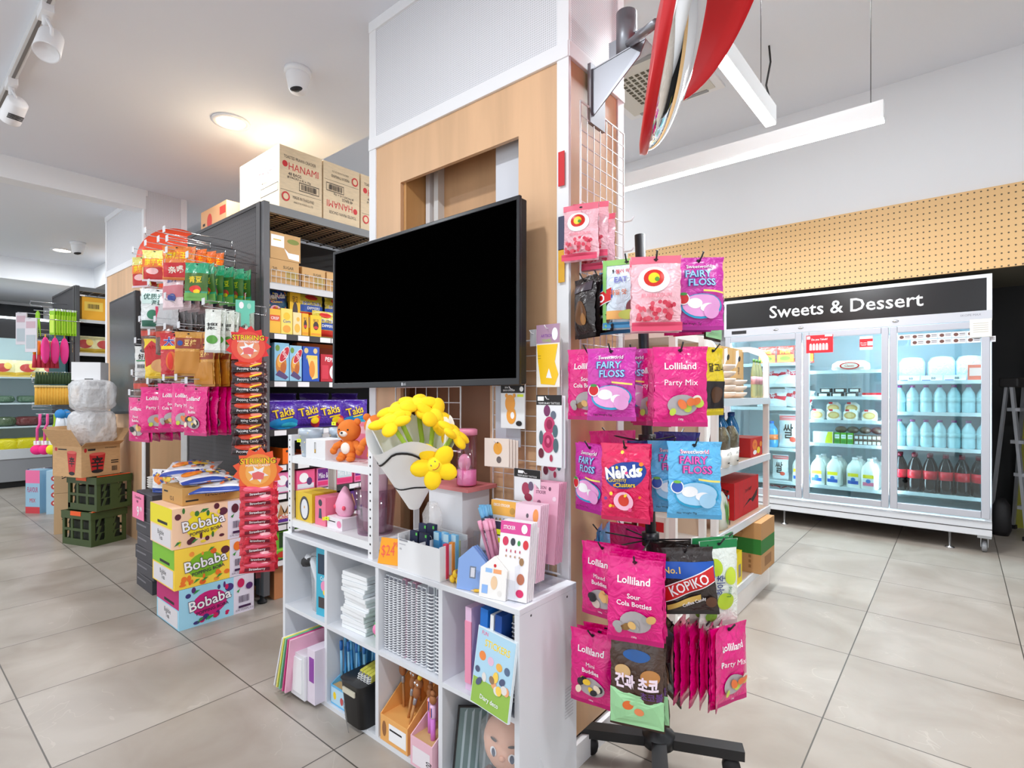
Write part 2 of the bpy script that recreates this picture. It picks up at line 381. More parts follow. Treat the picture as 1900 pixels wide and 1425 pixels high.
# inside the opening: posts and an inner board
g = G().box(-1.715, -1.69, 1.50, 1.54, 1.25, 2.24, WHITE).box(-1.665, -1.64, 1.50, 1.54, 1.25, 2.24, OFFW).box(-1.28, -1.12, 1.45, 1.48, 1.45, 2.24, M((215, 216, 222), .5)).box(-1.31, -1.28, 1.49, 1.53, 1.25, 2.24, WHITE)
g.box(-1.69, -1.30, 1.535, 1.56, 1.2, 2.12, M((205, 160, 118), .5, 0, 'wood')).box(-1.69, -1.30, 1.50, 1.56, 2.12, 2.20, OFFW)
g.box(-1.735, -1.72, 1.40, 1.6, 1.2, 2.2, M((196, 146, 90), .5, 0, 'wood'))
struct('inner_framing', g, parent=b1)
# ---- far column
b2 = column(-5.915, -4.87, 1.383, 1.69, CL, 2.209, 'wall_column_far', False)
g = G().box(-5.87, -4.915, 1.388, 1.40, 0, 2.209, PLY).box(-4.89, -4.876, 1.43, 1.645, 0, 2.209, PLY)
struct('plywood_panel', g, parent=b2)
# coloured tape strips on the near column's corner post
def strip(py0, py1, c, lab, px0=1036, px1=1047):
    a = PY(px0, py0, 1.373); b = PY(px1, py1, 1.373)
    one('tape_strip', lab, 'tape strip', G().box(a[0], b[0], 1.3722, 1.3752, b[2], a[2], c))
strip(283, 343, RED, 'red tape strip high on the white corner post of the column')
strip(403, 463, M((72, 74, 100), .5), 'slate blue tape strip on the white corner post above the yellow one')
strip(464, 523, M((226, 170, 50), .5), 'mustard yellow tape strip on the white corner post of the column')

# ---------------------------------------------------------------- ceiling fittings
def downlight(x, y, z, lab, s=1.0, grp=None):
    t = thing('downlight', lab, 'ceiling light', (x, y, z), 0, grp)
    part('trim_ring', G().lathe([(.075*s, -.001), (.102*s, -.001), (.102*s, -.008), (.08*s, -.012), (.075*s, -.001)], WHITE, 24), t)
    part('diffuser', G().lathe([(.0001, -.004), (.078*s, -.004)], M((255, 250, 244), .5, 0, 'emit', 9), 24), t)
downlight(-3.26, 1.363, CL, 'round recessed downlight glowing in the low white ceiling above the snack boxes')
downlight(-7.62, 1.39, CL, 'small far downlight beyond the white ceiling beam')
downlight(-.68, 3.40, CH, 'round downlight in the high ceiling above the hanging light bars', 1.15)
downlight(-3.77, 2.9, CH, 'bright downlight half hidden behind the left edge of the plywood column', 1.15)
downlight(-5.9, 3.0, CH, 'downlight low over the dark gondola beyond the black wire', 1.15)
def dome_cam(x, y, lab, s=1.0, rz=0):
    t = thing('dome_camera', lab, 'security camera', (x, y, CL), rz)
    part('mount', G().lathe([(.001, 0), (.062*s, 0), (.064*s, -.02*s), (.05*s, -.026*s)], WHITE, 22), t)
    part('housing', G().lathe([(.052*s, -.02*s), (.056*s, -.035*s), (.045*s, -.09*s), (.036*s, -.11*s), (.001, -.118*s)], WHITE, 22), t)
    gg = G(); gg.frame(Matrix.Translation((.008*s, -.026*s, -.108*s)) @ Matrix.Rotation(math.radians(28), 4, 'X'))
    gg.ell((0, 0, 0), (.03*s, .03*s, .012*s), INK); gg.ell((0, 0, -.006*s), (.016*s, .016*s, .009*s), M((120, 125, 130), .2))
    part('lens', gg, t)
dome_cam(-2.489, 1.355, 'white dome security camera on the low ceiling left of the column top', 1.0, .5)
dome_cam(-7.11, 1.43, 'small far dome security camera beyond the ceiling beam', 1.1, .9)
# track light top left
t = thing('track_light', 'white ceiling track with two cylinder spotlights in the upper left corner', 'track light', (0, 0, 0))
part('track', G().box(-4.0, -2.4, .449, .481, CL-.035, CL, M((222, 222, 222), .4)).box(-4.0, -2.4, .459, .471, CL-.037, CL-.03, M((120, 116, 114), .5)), t)
def spot(x, dirv, n):
    g = G(); g.box(x-.05, x+.05, .446, .484, CL-.065, CL-.03, WHITE); g.tube([(x, .465, CL-.06), (x, .465, CL-.10)], .012, WHITE, 10)
    c = Vector((x+.01, .475, CL-.17)); d = Vector(dirv).normalized()
    q = d.to_track_quat('Z', 'Y').to_matrix().to_4x4(); g.frame(Matrix.Translation(c) @ q)
    g.lathe([(.0, -.06), (.034, -.055), (.042, -.045), (.045, .07), (.043, .075), (.038, .07), (.03, .055), (.0, .05)], WHITE, 20)
    for k in range(4): g.box(-.03, .03, -.0465, -.043, .0+.008*k, .004+.008*k, INK)
    g.frame(); g.tube([(x+.03, .465, CL-.09), (x+.052, .475, CL-.13), (x+.05, .475, CL-.17)], .006, WHITE, 8); g.tube([(x-.03, .465, CL-.09), (x-.04, .475, CL-.13), (x-.04, .475, CL-.17)], .006, WHITE, 8)
    part('spotlight', g, t)
spot(-2.83, (.35, -.15, -.6), 0); spot(-3.62, (-.6, -.1, -.35), 1)
# linear pendants right
def pendant(a, b, lab, side_m, wires):
    t = thing('linear_pendant', lab, 'light bar', (0, 0, 0))
    a = Vector(a); b = Vector(b)
    part('housing', G().bar(a, b, .06, .10, M((240, 240, 240), .4)), t)
    z = Vector((0, 0, -.052)); part('diffuser', G().bar(a+z, b+z, .054, .012, M((255, 253, 250), .5, 0, 'emit', 11)), t)
    for q in wires: part('suspension_wire', G().tube([(q[0], q[1], a.z+.04), (q[0], q[1], CH-.03)], .0022, CHAR, 5).lathe([(.008, CH-.04), (.008, CH)], CHAR, 8, (q[0], q[1], 0)), t)
    l = area('linear_lamp', ((a+b)/2)+Vector((0, 0, -.08)), (b-a).length, .05, 44, rot=(0, 0, math.atan2(b.y-a.y, b.x-a.x)))
LZ = 2.72
E1 = PZ(1640, 205, LZ); E2 = PZ(1155, 345, LZ)
pendant((E1[0], E1[1], LZ), (E1[0]-3.2, E1[1], LZ), 'long white light bar hanging parallel to the pegboard wall', 0, [(E1[0]-.06, E1[1]), (E1[0]-2.2, E1[1])])
E3 = PZ(1430, 215, LZ+.05); E4 = PZ(1310, 55, LZ+.05)
pendant((E3[0], E3[1], LZ+.05), (E3[0]-.02, YS+.12, LZ+.05), 'white light bar pointing away from the column beside the convex mirror', 0, [(E3[0], E3[1]-.2)])
p = [PZ(1427, 85, CH), PT(1429, 110, 2.9), PT(1425, 150, 2.9), PT(1432, 185, 2.9)]
q0 = p[0]; one('ceiling_cable', 'loose black cable dangling from the high ceiling beside the light bars', 'cable', G().tube([(q0[0], q0[1], CH), (q0[0]+.01, q0[1], CH-.12), (q0[0]-.02, q0[1], CH-.28), (q0[0]+.02, q0[1]-.01, CH-.45), (q0[0]+.0, q0[1], CH-.5)], .007, INK, 6))
# air grille on the high ceiling
a = PZ(1180, 165, CH); 
g = G().box(-.42, .42, -.42, .42, -.02, 0, WHITE).box(-.36, .36, -.36, .36, -.028, -.018, M((214, 210, 200), .5))
for k in range(9):
    for j in range(9): g.box(-.22+.05*k, -.19+.05*k, -.22+.05*j, -.19+.05*j, -.032, -.026, M((90, 84, 66), .6))
for s_ in (-1, 1): g.box(-.3, .3, s_*.36-.02, s_*.36+.02, -.032, -.02, M((150, 150, 150), .5))
a = PZ(1215, 150, CH)
one('air_vent', 'square white ceiling air cassette with a slotted grille behind the convex mirror', 'air vent', g, (a[0], a[1], CH))
# black wire far left of gondola top
g = G().tube([PT(345, 396, 4.6), PT(370, 393, 4.6), PT(395, 392, 4.5), PT(420, 394, 4.4)], [.012, .018, .01, .01], INK, 6)

# ================================================================ television
TVX0, TVX1, TVZ0, TVZ1, TVY = -2.035, -1.02, 1.193, 1.770, 1.275
t = thing('television', 'large black flat television mounted on the front of the plywood column', 'television', ((TVX0+TVX1)/2, TVY, (TVZ0+TVZ1)/2), 0, rot=(math.radians(-.5), math.radians(-.25), 0))
SCR = M((1, 1, 1), .9); SCR.node_tree.nodes['Principled BSDF'].inputs['Specular IOR Level'].default_value = 0
W2, H2 = (TVX1-TVX0)/2, (TVZ1-TVZ0)/2
BZ = M((22, 22, 26), .3)
part('bezel', G().box(-W2, W2, -.012, .0, -H2, -H2+.022, BZ).box(-W2, W2, -.012, 0, H2-.013, H2, BZ).box(-W2, -W2+.013, -.012, 0, -H2, H2, BZ).box(W2-.013, W2, -.012, 0, -H2, H2, BZ), t, bevel=.002)
part('screen', G().box(-W2+.012, W2-.012, -.006, 0, -H2+.02, H2-.012, SCR), t)
part('back_case', G().box(-W2+.004, W2-.004, 0, .03, -H2+.004, H2-.004, M((18, 18, 20), .5)).box(-.38, .38, .03, .06, -H2+.03, .12, M((18, 18, 20), .5)), t, bevel=.004)
part('logo', G().frame(Matrix.Translation((-.035, -.0125, -H2+.011))).art([('E', -.9, 0, .35, .5, M((200, 200, 205), .4)), ('T', 'LG', .35, 0, .7, M((200, 200, 205), .4))], .022, .013), t, 'small silver maker lettering')
part('wall_bracket', G().box(-.2, .2, .06, .075, -.15, .15, BLACK).box(-.05, .05, .06, .165, -.05, .05, BLACK), t)

# ================================================================ cube shelf
SX0, SX1, SY0, SY1, SZ = -2.14, -.888, 1.10, 1.374, .600
MEL = M((224, 226, 231), .45)
t = thing('cube_shelf', 'white eight cube storage shelf standing on the tiles under the television', 'shelf unit', (0, 0, 0))
th = .017; xs = [SX0+th/2, -1.820, -1.505, -1.193, SX1-th/2]
part('top_board', G().box(SX0, SX1, SY0, SY1, SZ-th, SZ, MEL), t, bevel=.0015)
part('bottom_board', G().box(SX0+th, SX1-th, SY0, SY1, .0, th, MEL), t)
for i, x in enumerate(xs): 
    g = G().box(x-th/2, x+th/2, SY0+.0005*(i % 4 > 0), SY1, 0 if i in (0, 4) else th, SZ-th, MEL)
    if i == 4:
        for yy in (SY0+.05, SY1-.05): g.lathe([(.0035, 0), (.0035, .001)], CHAR, 10) if 0 else g.ell((x+th/2, yy, SZ-.03), (.0012, .0035, .0035), CHAR, 8, 6)
        g.side(PI/2, (x+th/2, SY0+.235, .20)).art([('R', -.9, .8, .1+.08*k, .13+.08*k, M((196, 198, 204), .6)) for k in range(10)], .05, .12)
    part('side_panel' if i in (0, 4) else 'divider', g, t)
for i in range(4): part('shelf_board', G().box(xs[i]+th/2, xs[i+1]-th/2, SY0+.001, SY1, .293, .308, MEL), t)
part('back_board', G().box(SX0+th, SX1-th, SY1-.006, SY1-.002, th, SZ-th, M((190, 192, 198), .6)), t)
# ---- white slotted rack on top
RX0, RX1, RY0, RY1 = -2.12, -1.545, 1.112, 1.32
t = thing('slotted_rack', 'small white slotted metal rack with two shelves standing on the cube shelf', 'rack', (0, 0, 0))
for x in (RX0, RX1):
    for y in (RY0, RY1):
        sx = 1 if x == RX0 else -1; g = G(); zt = 1.0
        g.box(x, x+sx*.026, y, y+(.003 if y == RY0 else -.003), SZ, zt, WHITE).box(x, x+sx*.003, y, y+(.026 if y == RY0 else -.026), SZ, zt, WHITE)
        for k in range(13):
            if y == RY0: g.side(0, (x+sx*.013, y, SZ+.02+k*.03)).art([('E', 0, 0, 1, .5, INK)], .008, .008)
            if x == RX0: pass
        g.frame(); part('post', g, t)
for z in (.655, .915):
    g = G().box(RX0+.004, RX1-.004, RY0+.004, RY1-.004, z-.004, z, WHITE)
    g.box(RX0+.004, RX1-.004, RY0+.0035, RY0+.006, z-.028, z, WHITE).box(RX0+.004, RX1-.004, RY1-.006, RY1-.004, z-.028, z, WHITE)
    g.box(RX0+.0035, RX0+.006, RY0+.004, RY1-.004, z-.028, z, WHITE).box(RX1-.006, RX1-.0035, RY0+.004, RY1-.004, z-.028, z, WHITE)
    part('rack_shelf', g, t)
for x in (RX0, RX1-.003): part('top_rail', G().box(x, x+.003, RY0+.003, RY1-.003, .975, 1.0, WHITE), t)

# ================================================================ wire grids
def wire_grid(name, label, org, ux, W, H, nx, nz, col, r=.0018, rot=None, bumps=True):
    g = G(); 
    def P(a, b): return (org[0]+ux[0]*a, org[1]+ux[1]*a, org[2]+b)
    for i in range(nx+1): g.tube([P(W*i/nx, 0), P(W*i/nx, H)], r*(1.8 if i in (0, nx) else 1), col, 5)
    n_ = (ux[1]*.004, -ux[0]*.004)
    for j in range(nz+1): g.tube([P(0, H*j/nz), P(W, H*j/nz)], r*(1.8 if j in (0, nz) else 1), col, 5)
    return one(name, label, 'wire grid', g)
WG = M((232, 230, 230), .4)
g1 = wire_grid('wire_grid_panel', 'white wire grid panel fixed beside the television holding stickers and cards', (-1.225, 1.374, .61), (1, 0), .28, .73, 6, 15, WG)
g2 = wire_grid('wire_grid_panel', 'tall white wire grid on the right side of the plywood column', (-.903, 1.42, 1.28), (0, 1), .28, .80, 7, 18, WG)
g3 = wire_grid('wire_grid_panel', 'white wire grid leaning below the television behind the flower bouquet', (-1.75, 1.372, .96), (1, 0), .37, .235, 6, 4, WG)

# ================================================================ convex mirror
c = Vector(PT(1238, 45, 1.38)); 
nrm = Vector((_dx[0]*1+0, _d2[0]*1, 0)).normalized()  # image right in world (horizontal)
right = Vector((_dx[0], _d2[0], 0)); fwd = Vector((_dx[1], _d2[1], 0)); upv = Vector((0, 0, 1))
nrm = (right*.985-fwd*.17-upv*.19).normalized()
t = thing('convex_mirror', 'round convex safety mirror with a red rim on a steel bracket beside the column top', 'mirror', c)
t.rotation_mode = 'QUATERNION'; t.rotation_quaternion = nrm.to_track_quat('Z', 'Y')
R = .305
part('rim', G().lathe([(R-.012, .012), (R, .012), (R+.004, .006), (R+.004, -.008), (R-.02, -.014), (.0, -.03)], M((205, 22, 30), .35), 56), t, 'red plastic rim')
prof = [(R-.008, .008)]+[((R-.008)*math.cos(a), .008+.085*math.sin(a)) for a in [PI/2*k/14 for k in range(1, 14)]]+[(.0, .093)]
part('mirror_dome', G().lathe(prof, M((250, 250, 250), .01, 1.0), 56), t)
# visor: curved red hood over the upper half, standing proud of the dome
tq = nrm.to_track_quat('Z', 'Y').inverted(); upl = tq @ (upv+fwd).normalized(); ua = math.atan2(upl.y, upl.x); uo = tq @ upv; d_ = (math.atan2(uo.y, uo.x)-ua+PI) % (2*PI)-PI; ua += math.copysign(.36, d_)
rl = tq @ Vector((0, 0, 1))
def visor(i, j):
    a = ua+(i-.5)*PI*.80; k = math.sin(i*PI)**.45; rr = R+.008; return (rr*math.cos(a)*(1+.05*j), rr*math.sin(a)*(1+.05*j), .0+.235*j*k)
part('visor', G().grid(visor, 40, 4, M((214, 20, 28), .35)), t, 'red hood over the dome').modifiers.new('thick', 'SOLIDIFY').thickness = .004
inv = (Matrix.Translation(c) @ nrm.to_track_quat('Z', 'Y').to_matrix().to_4x4()).inverted()
# bracket in world coordinates
BST = M((150, 152, 158), .42, .85); g = G(); DZ = .10
bz = PX(1140, 100, -.90)[2]
A = Vector((-.905, 1.50, 1.99)); g.box(-.908, -.896, 1.47, 1.56, 1.93+DZ, 2.12+DZ, BST)
g.add([(-.9, 1.48, 2.10+DZ), (-.9, 1.55, 2.10+DZ), (-.72, 1.56, 2.13+DZ), (-.72, 1.49, 2.13+DZ), (-.9, 1.48, 2.104+DZ), (-.9, 1.55, 2.104+DZ), (-.72, 1.56, 2.134+DZ), (-.72, 1.49, 2.134+DZ)], [(0, 1, 2, 3), (7, 6, 5, 4), (0, 3, 7, 4), (1, 5, 6, 2), (0, 4, 5, 1), (3, 2, 6, 7)], BST)
g.add([(-.9, 1.482, 1.95+DZ), (-.9, 1.482, 2.10+DZ), (-.72, 1.492, 2.13+DZ), (-.74, 1.492, 2.09+DZ), (-.9, 1.486, 1.95+DZ), (-.9, 1.486, 2.10+DZ), (-.72, 1.496, 2.13+DZ), (-.74, 1.496, 2.09+DZ)], [(0, 1, 2, 3), (7, 6, 5, 4), (0, 3, 7, 4), (1, 5, 6, 2), (0, 4, 5, 1), (3, 2, 6, 7)], BST)
g.lathe([(.032, 0), (.032, .14), (.028, .14), (.028, .12)], BST, 24, (-.80, 1.525, 2.12+DZ))
g.box(-.86, -.74, 1.52, 1.53, 2.14+DZ, 2.19+DZ, BST)
bk = c-nrm*.03; g.tube([(-.80, 1.525, 2.16+DZ), tuple((Vector((-.80, 1.525, 2.16+DZ))+bk)/2), tuple(bk)], .012, BST, 10)
me = g.mesh('bracket'); me.transform(inv); o = link('bracket', me, t); o['label'] = 'folded steel wall bracket'
# ================================================================ product builders
def loft(g, secs, m, n=20):                       # secs: (z, rx, ry, exponent, cx)
    vs = []; fs = []
    for q in secs:
        z, rx, ry, ex = q[:4]; cx = q[4] if len(q) > 4 else 0
        for k in range(n):
            a = 2*PI*k/n; c, s = math.cos(a), math.sin(a)
            vs.append((cx+rx*math.copysign(abs(c)**(2/ex), c), ry*math.copysign(abs(s)**(2/ex), s), z))
    for i in range(len(secs)-1):
        for k in range(n): k2 = (k+1) % n; fs.append((i*n+k, i*n+k2, (i+1)*n+k2, (i+1)*n+k))
    fs.append(tuple(range(n-1, -1, -1))); fs.append(tuple((len(secs)-1)*n+k for k in range(n)))
    g.add(vs, fs, m, True)
def bag_mesh(w, h, d, base, ops, seed=1, top=.1, bot=.07, back=None, hole=False, wr=1.0, kind='foil', sag=0, lean=0):
    """pillow bag, front to -Y, origin at the bottom centre (hang bags: top centre)"""
    rnd = random.Random(seed); ph = [rnd.uniform(0, 6) for _ in range(6)]
    def core(u, v):
        if v < bot or v > 1-top: s = 0
        else:
            q = (v-bot)/(1-top-bot); s = (math.sin(PI*min(1, q*(1-sag)+sag*q*q)) ** .55) if 0 < q < 1 else 0
        return max(0, 1-abs(u)**2.6)*s
    def warp(u, v): return wr*.0035*(math.sin(4*u+ph[0]+3*v)+.7*math.sin(9*v+ph[1]+2*u)+.35*math.sin(8*u-9*v+ph[2]))
    def bend(v): return lean*math.sin(PI*v*.8)
    def front(x, z):
        u = max(-1, min(1, 2*x/w)); v = max(0, min(1, z/h)); return -d*.5*core(u, v)+warp(u, v)*(.35+core(u, v)*.65)+bend(v)
    def rear(x, z):
        u = max(-1, min(1, 2*x/w)); v = max(0, min(1, z/h)); return d*.5*core(u, v)+warp(u, v)*(.35+core(u, v)*.3)+.0008+bend(v)
    g = G(); z0 = -h if hole else 0
    g.frame(Matrix.Translation((0, 0, z0)))
    bm_ = M(base, .3, 0, kind) if isinstance(base, tuple) else base
    rr = [rnd.uniform(-.006, .006) for _ in range(20)]
    def fx(i, j): return (i-.5)*w*(1-.035*math.sin(PI*j))+rr[int(j*16) % 20]*.3*w/.13*(1 if i > .5 else -1)*(abs(i-.5) > .45)
    def FF(i, j): x = fx(i, j); return (x, front(x, j*h), j*h)
    def RR(i, j): x = fx(1-i, j); return (x, rear(x, j*h), j*h)
    g.grid(FF, 16, 24, bm_); g.grid(RR, 6, 12, M(back, .35, 0, 'foil') if back else bm_)
    # serrated seals
    g.art([('R', -.98, .98, 0, bot*.8, M(tuple(int(c*.82) for c in base), .35) if isinstance(base, tuple) else bm_)], w, h, front, .0008)
    g.art(ops, w, h, front, .0016)
    if hole: g.art([('E', 0, 1-top*.45, .09, .016, INK)], w, h, front, .002)
    return g
def P_(c, r=.35): return M(c, r)
WH = M((248, 248, 250), .4)
def blobs(cs, u0, u1, v0, v1, n, ru, rv, seed=3):
    r = random.Random(seed); return [('E', r.uniform(u0, u1), r.uniform(v0, v1), ru*r.uniform(.7, 1.2), rv*r.uniform(.7, 1.2), P_(r.choice(cs)), r.uniform(0, 3)) for _ in range(n)]
MAG = (226, 2, 126)
def s_lolli(fl1, fl2, cs, seed=1):
    o = [('T', 'Lolliland', -.02, .755, .085, WH, .0, 1.45, .03)]
    if fl2: o += [('T', fl1, 0, .575, .06, WH, 0, 1.2, .03), ('T', fl2, 0, .485, .06, WH, 0, 1.5, .03)]
    else: o += [('T', fl1, 0, .54, .075, WH, 0, 1.5, .03)]
    o += [('E', .05, .27, .55, .13, P_((178, 170, 172)))]+blobs(cs, -.6, .65, .18, .36, 9, .17, .05, seed)
    o += [('T', '150g', .0, .09, .025, WH)]
    return o
def s_fairy(main, cloud, fruit, leaf, txt, outl):
    return [('T', 'Sweetworld', 0, .87, .055, M(main, .4), 0, 1.3, .03), ('T', 'Sweetworld', 0, .87, .052, WH, 0, 1.25, .005),
            ('T', 'FAIRY', -.05, .765, .10, outl, 0, 1.45, .09), ('T', 'FAIRY', -.05, .765, .096, txt, 0, 1.4, .03),
            ('T', 'FLOSS', .08, .645, .10, outl, 0, 1.5, .09), ('T', 'FLOSS', .08, .645, .096, txt, 0, 1.45, .03),
            ('E', .05, .32, .82, .17, M((40, 160, 205), .35)), ('E', .05, .33, .75, .15, M(cloud, .4)), ('E', -.2, .36, .3, .07, WH), ('E', .3, .3, .28, .06, WH), ('E', .45, .25, .3, .10, M(cloud, .3)),
            ('E', -.66, .42, .24, .085, WH), ('E', -.66, .42, .2, .07, fruit), ('E', -.66, .485, .14, .02, leaf),
            ('R', .1, .9, .50, .525, M((245, 225, 110), .4), -.03), ('T', 'Net Weight 75g', -.3, .08, .028, INK)]
STYLES = {}
CANDY = [(240, 190, 90), (245, 240, 225), (60, 50, 60), (235, 120, 60), (200, 220, 80), (230, 60, 80)]
def mk(name, w, h, d, base, ops, **k):
    k.setdefault('hole', True)
    STYLES[name] = [bag_mesh(w, h, d, base, ops, seed=s_, **k).mesh('candy_bag') for s_ in (1, 5)]
INKB = M((20, 60, 150), .35); PK = M((235, 30, 130), .35); LB = M((165, 215, 245), .35)
mk('party', .135, .205, .034, MAG, s_lolli('Party Mix', None, CANDY, 2))
mk('cola', .135, .205, .034, MAG, s_lolli('Sour', 'Cola Bottles', [(150, 110, 60), (225, 180, 110), (170, 165, 165)], 4))
mk('mixed', .135, .205, .034, MAG, s_lolli('Mixed', 'Buddies', [(240, 190, 120), (40, 40, 45), (235, 150, 60), (220, 200, 190)], 6))
mk('mini', .135, .205, .034, MAG, s_lolli('Mini', 'Buddies', [(245, 200, 60), (40, 40, 45), (245, 225, 200)], 8))
mk('fairyp', .132, .195, .03, (205, 40, 165), s_fairy((150, 20, 120), (238, 165, 220), RED, M((60, 150, 60), .4), M((150, 205, 240), .35), M((70, 90, 160), .4)))
mk('fairyb', .132, .195, .03, (95, 185, 235), s_fairy((225, 30, 120), (170, 215, 245), M((35, 80, 175), .35), M((120, 190, 70), .4), M((240, 90, 180), .35), M((120, 20, 110), .4)))
def s_nerds(bg): return [('E', .02, .60, .82, .17, INKB, .2), ('E', .3, .64, .6, .14, INKB, .3), ('T', 'NeRds', -.02, .645, .15, WH, .16, 1.5, .06), ('T', 'Gummy', -.25, .535, .06, YEL, .12, .8, .03), ('T', 'Clusters', .08, .485, .06, YEL, .1, .9, .03)]+\
    [('E', 0, .27, .4, .12, M((250, 190, 215), .35)), ('E', 0, .28, .22, .075, M((215, 60, 40), .4))]+blobs([(240, 130, 30), (120, 60, 150), (250, 220, 60), (240, 80, 140)], -.8, .8, .12, .9, 14, .07, .022, 4)
mk('nerds', .132, .205, .032, (226, 8, 88), s_nerds(0)); mk('nerdsb', .15, .2, .034, (20, 82, 118), s_nerds(0))
mk('clink', .132, .195, .032, (40, 42, 130), [('P', [(0, .6), (-.9, .6), (-.3, .8), (.3, .8), (.9, .66)], YEL), ('P', [(0, .55), (-.95, .45), (-.5, .74), (.95, .74), (.9, .5)], M((170, 20, 60), .35)), ('T', 'Rascally', 0, .60, .09, WH, 0, 1.7, .03), ('T', 'CLINKERS', 0, .47, .09, YEL, 0, 1.8, .04),
    ('R', -.98, .98, .1, .4, M((205, 195, 110), .4)), ('E', -.3, .3, .3, .09, M((185, 120, 150), .35)), ('E', .4, .26, .3, .1, WH), ('E', .4, .26, .18, .06, INKB)])
BEAN = [('R', -.98, .98, .9, 1, M((238, 110, 135), .4)), ('E', -.1, .68, .62, .17, WH), ('E', -.1, .7, .4, .115, M((215, 40, 25), .35)), ('E', -.1, .7, .22, .07, YEL, .5), ('E', .02, .68, .09, .03, M((90, 150, 50), .4), .5), ('T', 'BUBBLEGUM', 0, .47, .05, M((240, 130, 150), .4), 0, 1.3)]+blobs([(214, 60, 85), (240, 125, 140), (225, 85, 105)], -.75, .75, .14, .38, 34, .11, .03, 9)+[('R', -.98, .98, .0, .11, M((222, 70, 105), .4))]
mk('bean', .13, .2, .036, (245, 190, 200), BEAN)
mk('kids', .14, .2, .032, (215, 228, 240), [('R', -.98, .98, .92, 1, M((150, 205, 110), .4)), ('R', -.98, -.82, 0, 1, M((140, 200, 110), .4)), ('R', -.98, .98, .02, .1, M((70, 150, 200), .4)), ('T', '젤리 믹스', -.05, .82, .05, RED, 0, 1.2, .03), ('T', 'EAT', -.2, .7, .08, M((110, 110, 190), .4), 0, .8, .04), ('T', 'GO', .45, .7, .08, M((40, 140, 80), .4), 0, .5, .04), ('T', '과일 맛', -.3, .52, .06, M((220, 110, 50), .4), 0, .9, .02), ('R', -.8, -.1, .14, .26, M((240, 180, 100), .4)), ('E', .4, .3, .4, .12, M((120, 40, 50), .35)), ('E', .1, .2, .4, .07, M((200, 205, 90), .4))])
mk('kopiko', .14, .175, .034, (42, 30, 27), [('R', -.98, .98, .55, .8, M((25, 85, 180), .35), -.02), ('T', 'No.1', -.55, .68, .1, M((235, 200, 110), .4), 0, .7, .03), ('R', -.9, .95, .34, .58, WH, .30), ('R', -.9, .95, .355, .565, M((205, 25, 30), .35), .30), ('T', 'KOPIKO', .02, .465, .15, WH, .36, 1.5, .05), ('R', -.85, .4, .16, .24, M((215, 180, 90), .4), .18), ('T', 'Coffee Candy', .15, .2, .05, WH, .34, .9), ('E', .75, .2, .2, .08, M((95, 60, 40), .35))])
mk('lime', .12, .23, .034, (232, 238, 228), [('R', -.98, .98, .9, 1, M((20, 130, 70), .35)), ('E', -.3, .7, .3, .1, M((190, 215, 40), .4)), ('E', .4, .6, .3, .1, M((200, 220, 60), .4)), ('E', .2, .3, .4, .1, M((185, 212, 50), .4)), ('T', '하이추', -.1, .5, .08, M((30, 50, 130), .4), 1.57, .9, .04), ('E', -.5, .14, .3, .07, M((120, 170, 60), .4)), ('T', 'Lime', .3, .42, .05, M((40, 120, 60), .4), 1.57, .6)])
mk('nuts', .14, .24, .034, (70, 45, 32), [('E', 0, .8, .5, .06, M((30, 95, 170), .35)), ('E', -.5, .62, .3, .07, M((215, 175, 120), .4)), ('E', .5, .6, .35, .08, M((190, 130, 70), .4)), ('T', '견과 초코', 0, .52, .12, M((245, 225, 240), .4), 0, 1.6, .06), ('P', [(0, .2), (-.98, .42), (.98, .34), (.98, .03), (-.98, .03)], M((160, 215, 160), .4)), ('E', -.3, .26, .2, .05, M((225, 110, 50), .4)), ('E', .1, .2, .18, .04, M((235, 140, 90), .4)), ('T', '초코볼', .55, .4, .07, M((100, 60, 130), .4), 0, .8, .03)])
mk('dark', .12, .18, .04, (38, 30, 30), [('E', 0, .4, .6, .2, M((110, 75, 50), .35)), ('E', .2, .3, .3, .1, M((170, 120, 70), .35)), ('R', -.8, .8, .75, .9, M((70, 60, 70), .3))])
mk('duo', .12, .2, .03, (240, 212, 30), [('R', -.98, .98, .1, .5, M((35, 30, 34), .35)), ('T', '달고나', 0, .7, .1, INK, 0, 1.3, .04), ('E', 0, .3, .5, .12, M((90, 60, 40), .35))])
# wall of snacks on the dark gondola end
XXXF = M((210, 35, 35), .35)
mk('konjac', .115, .16, .022, (222, 214, 120), [('R', -.98, .98, .45, .72, M((240, 120, 40), .4)), ('T', '魔芋爽', 0, .6, .16, YEL, 0, 1.5, .05), ('R', -.85, .85, .06, .44, M((196, 40, 38), .35)), ('E', -.1, .32, .5, .1, M((240, 190, 190), .4)), ('R', -.98, .98, .0, .06, M((225, 205, 215), .4))])
mk('orange', .125, .16, .022, (238, 130, 45), [('T', '麻辣王', 0, .72, .16, YEL, 0, 1.5, .05), ('R', -.9, .9, .08, .5, M((205, 30, 40), .35)), ('T', '亲嘴', 0, .3, .16, M((245, 235, 220), .4), .1, 1.2, .04)])
mk('green', .1, .17, .02, (50, 170, 125), [('R', -.98, .98, .25, .72, M((70, 110, 40), .4)), ('T', '青豆', 0, .55, .13, YEL, 0, 1.3, .04), ('E', 0, .3, .5, .1, M((230, 60, 50), .35)), ('E', .1, .24, .3, .06, YEL), ('R', -.98, .98, 0, .2, M((110, 170, 80), .4))])
mk('pinkw', .12, .19, .02, (232, 205, 210), [('R', -.98, .98, .3, .6, M((205, 120, 130), .4)), ('T', '鱼片', 0, .75, .12, M((40, 60, 140), .4), 0, 1.1, .04), ('E', 0, .3, .4, .1, M((60, 80, 160), .4))])
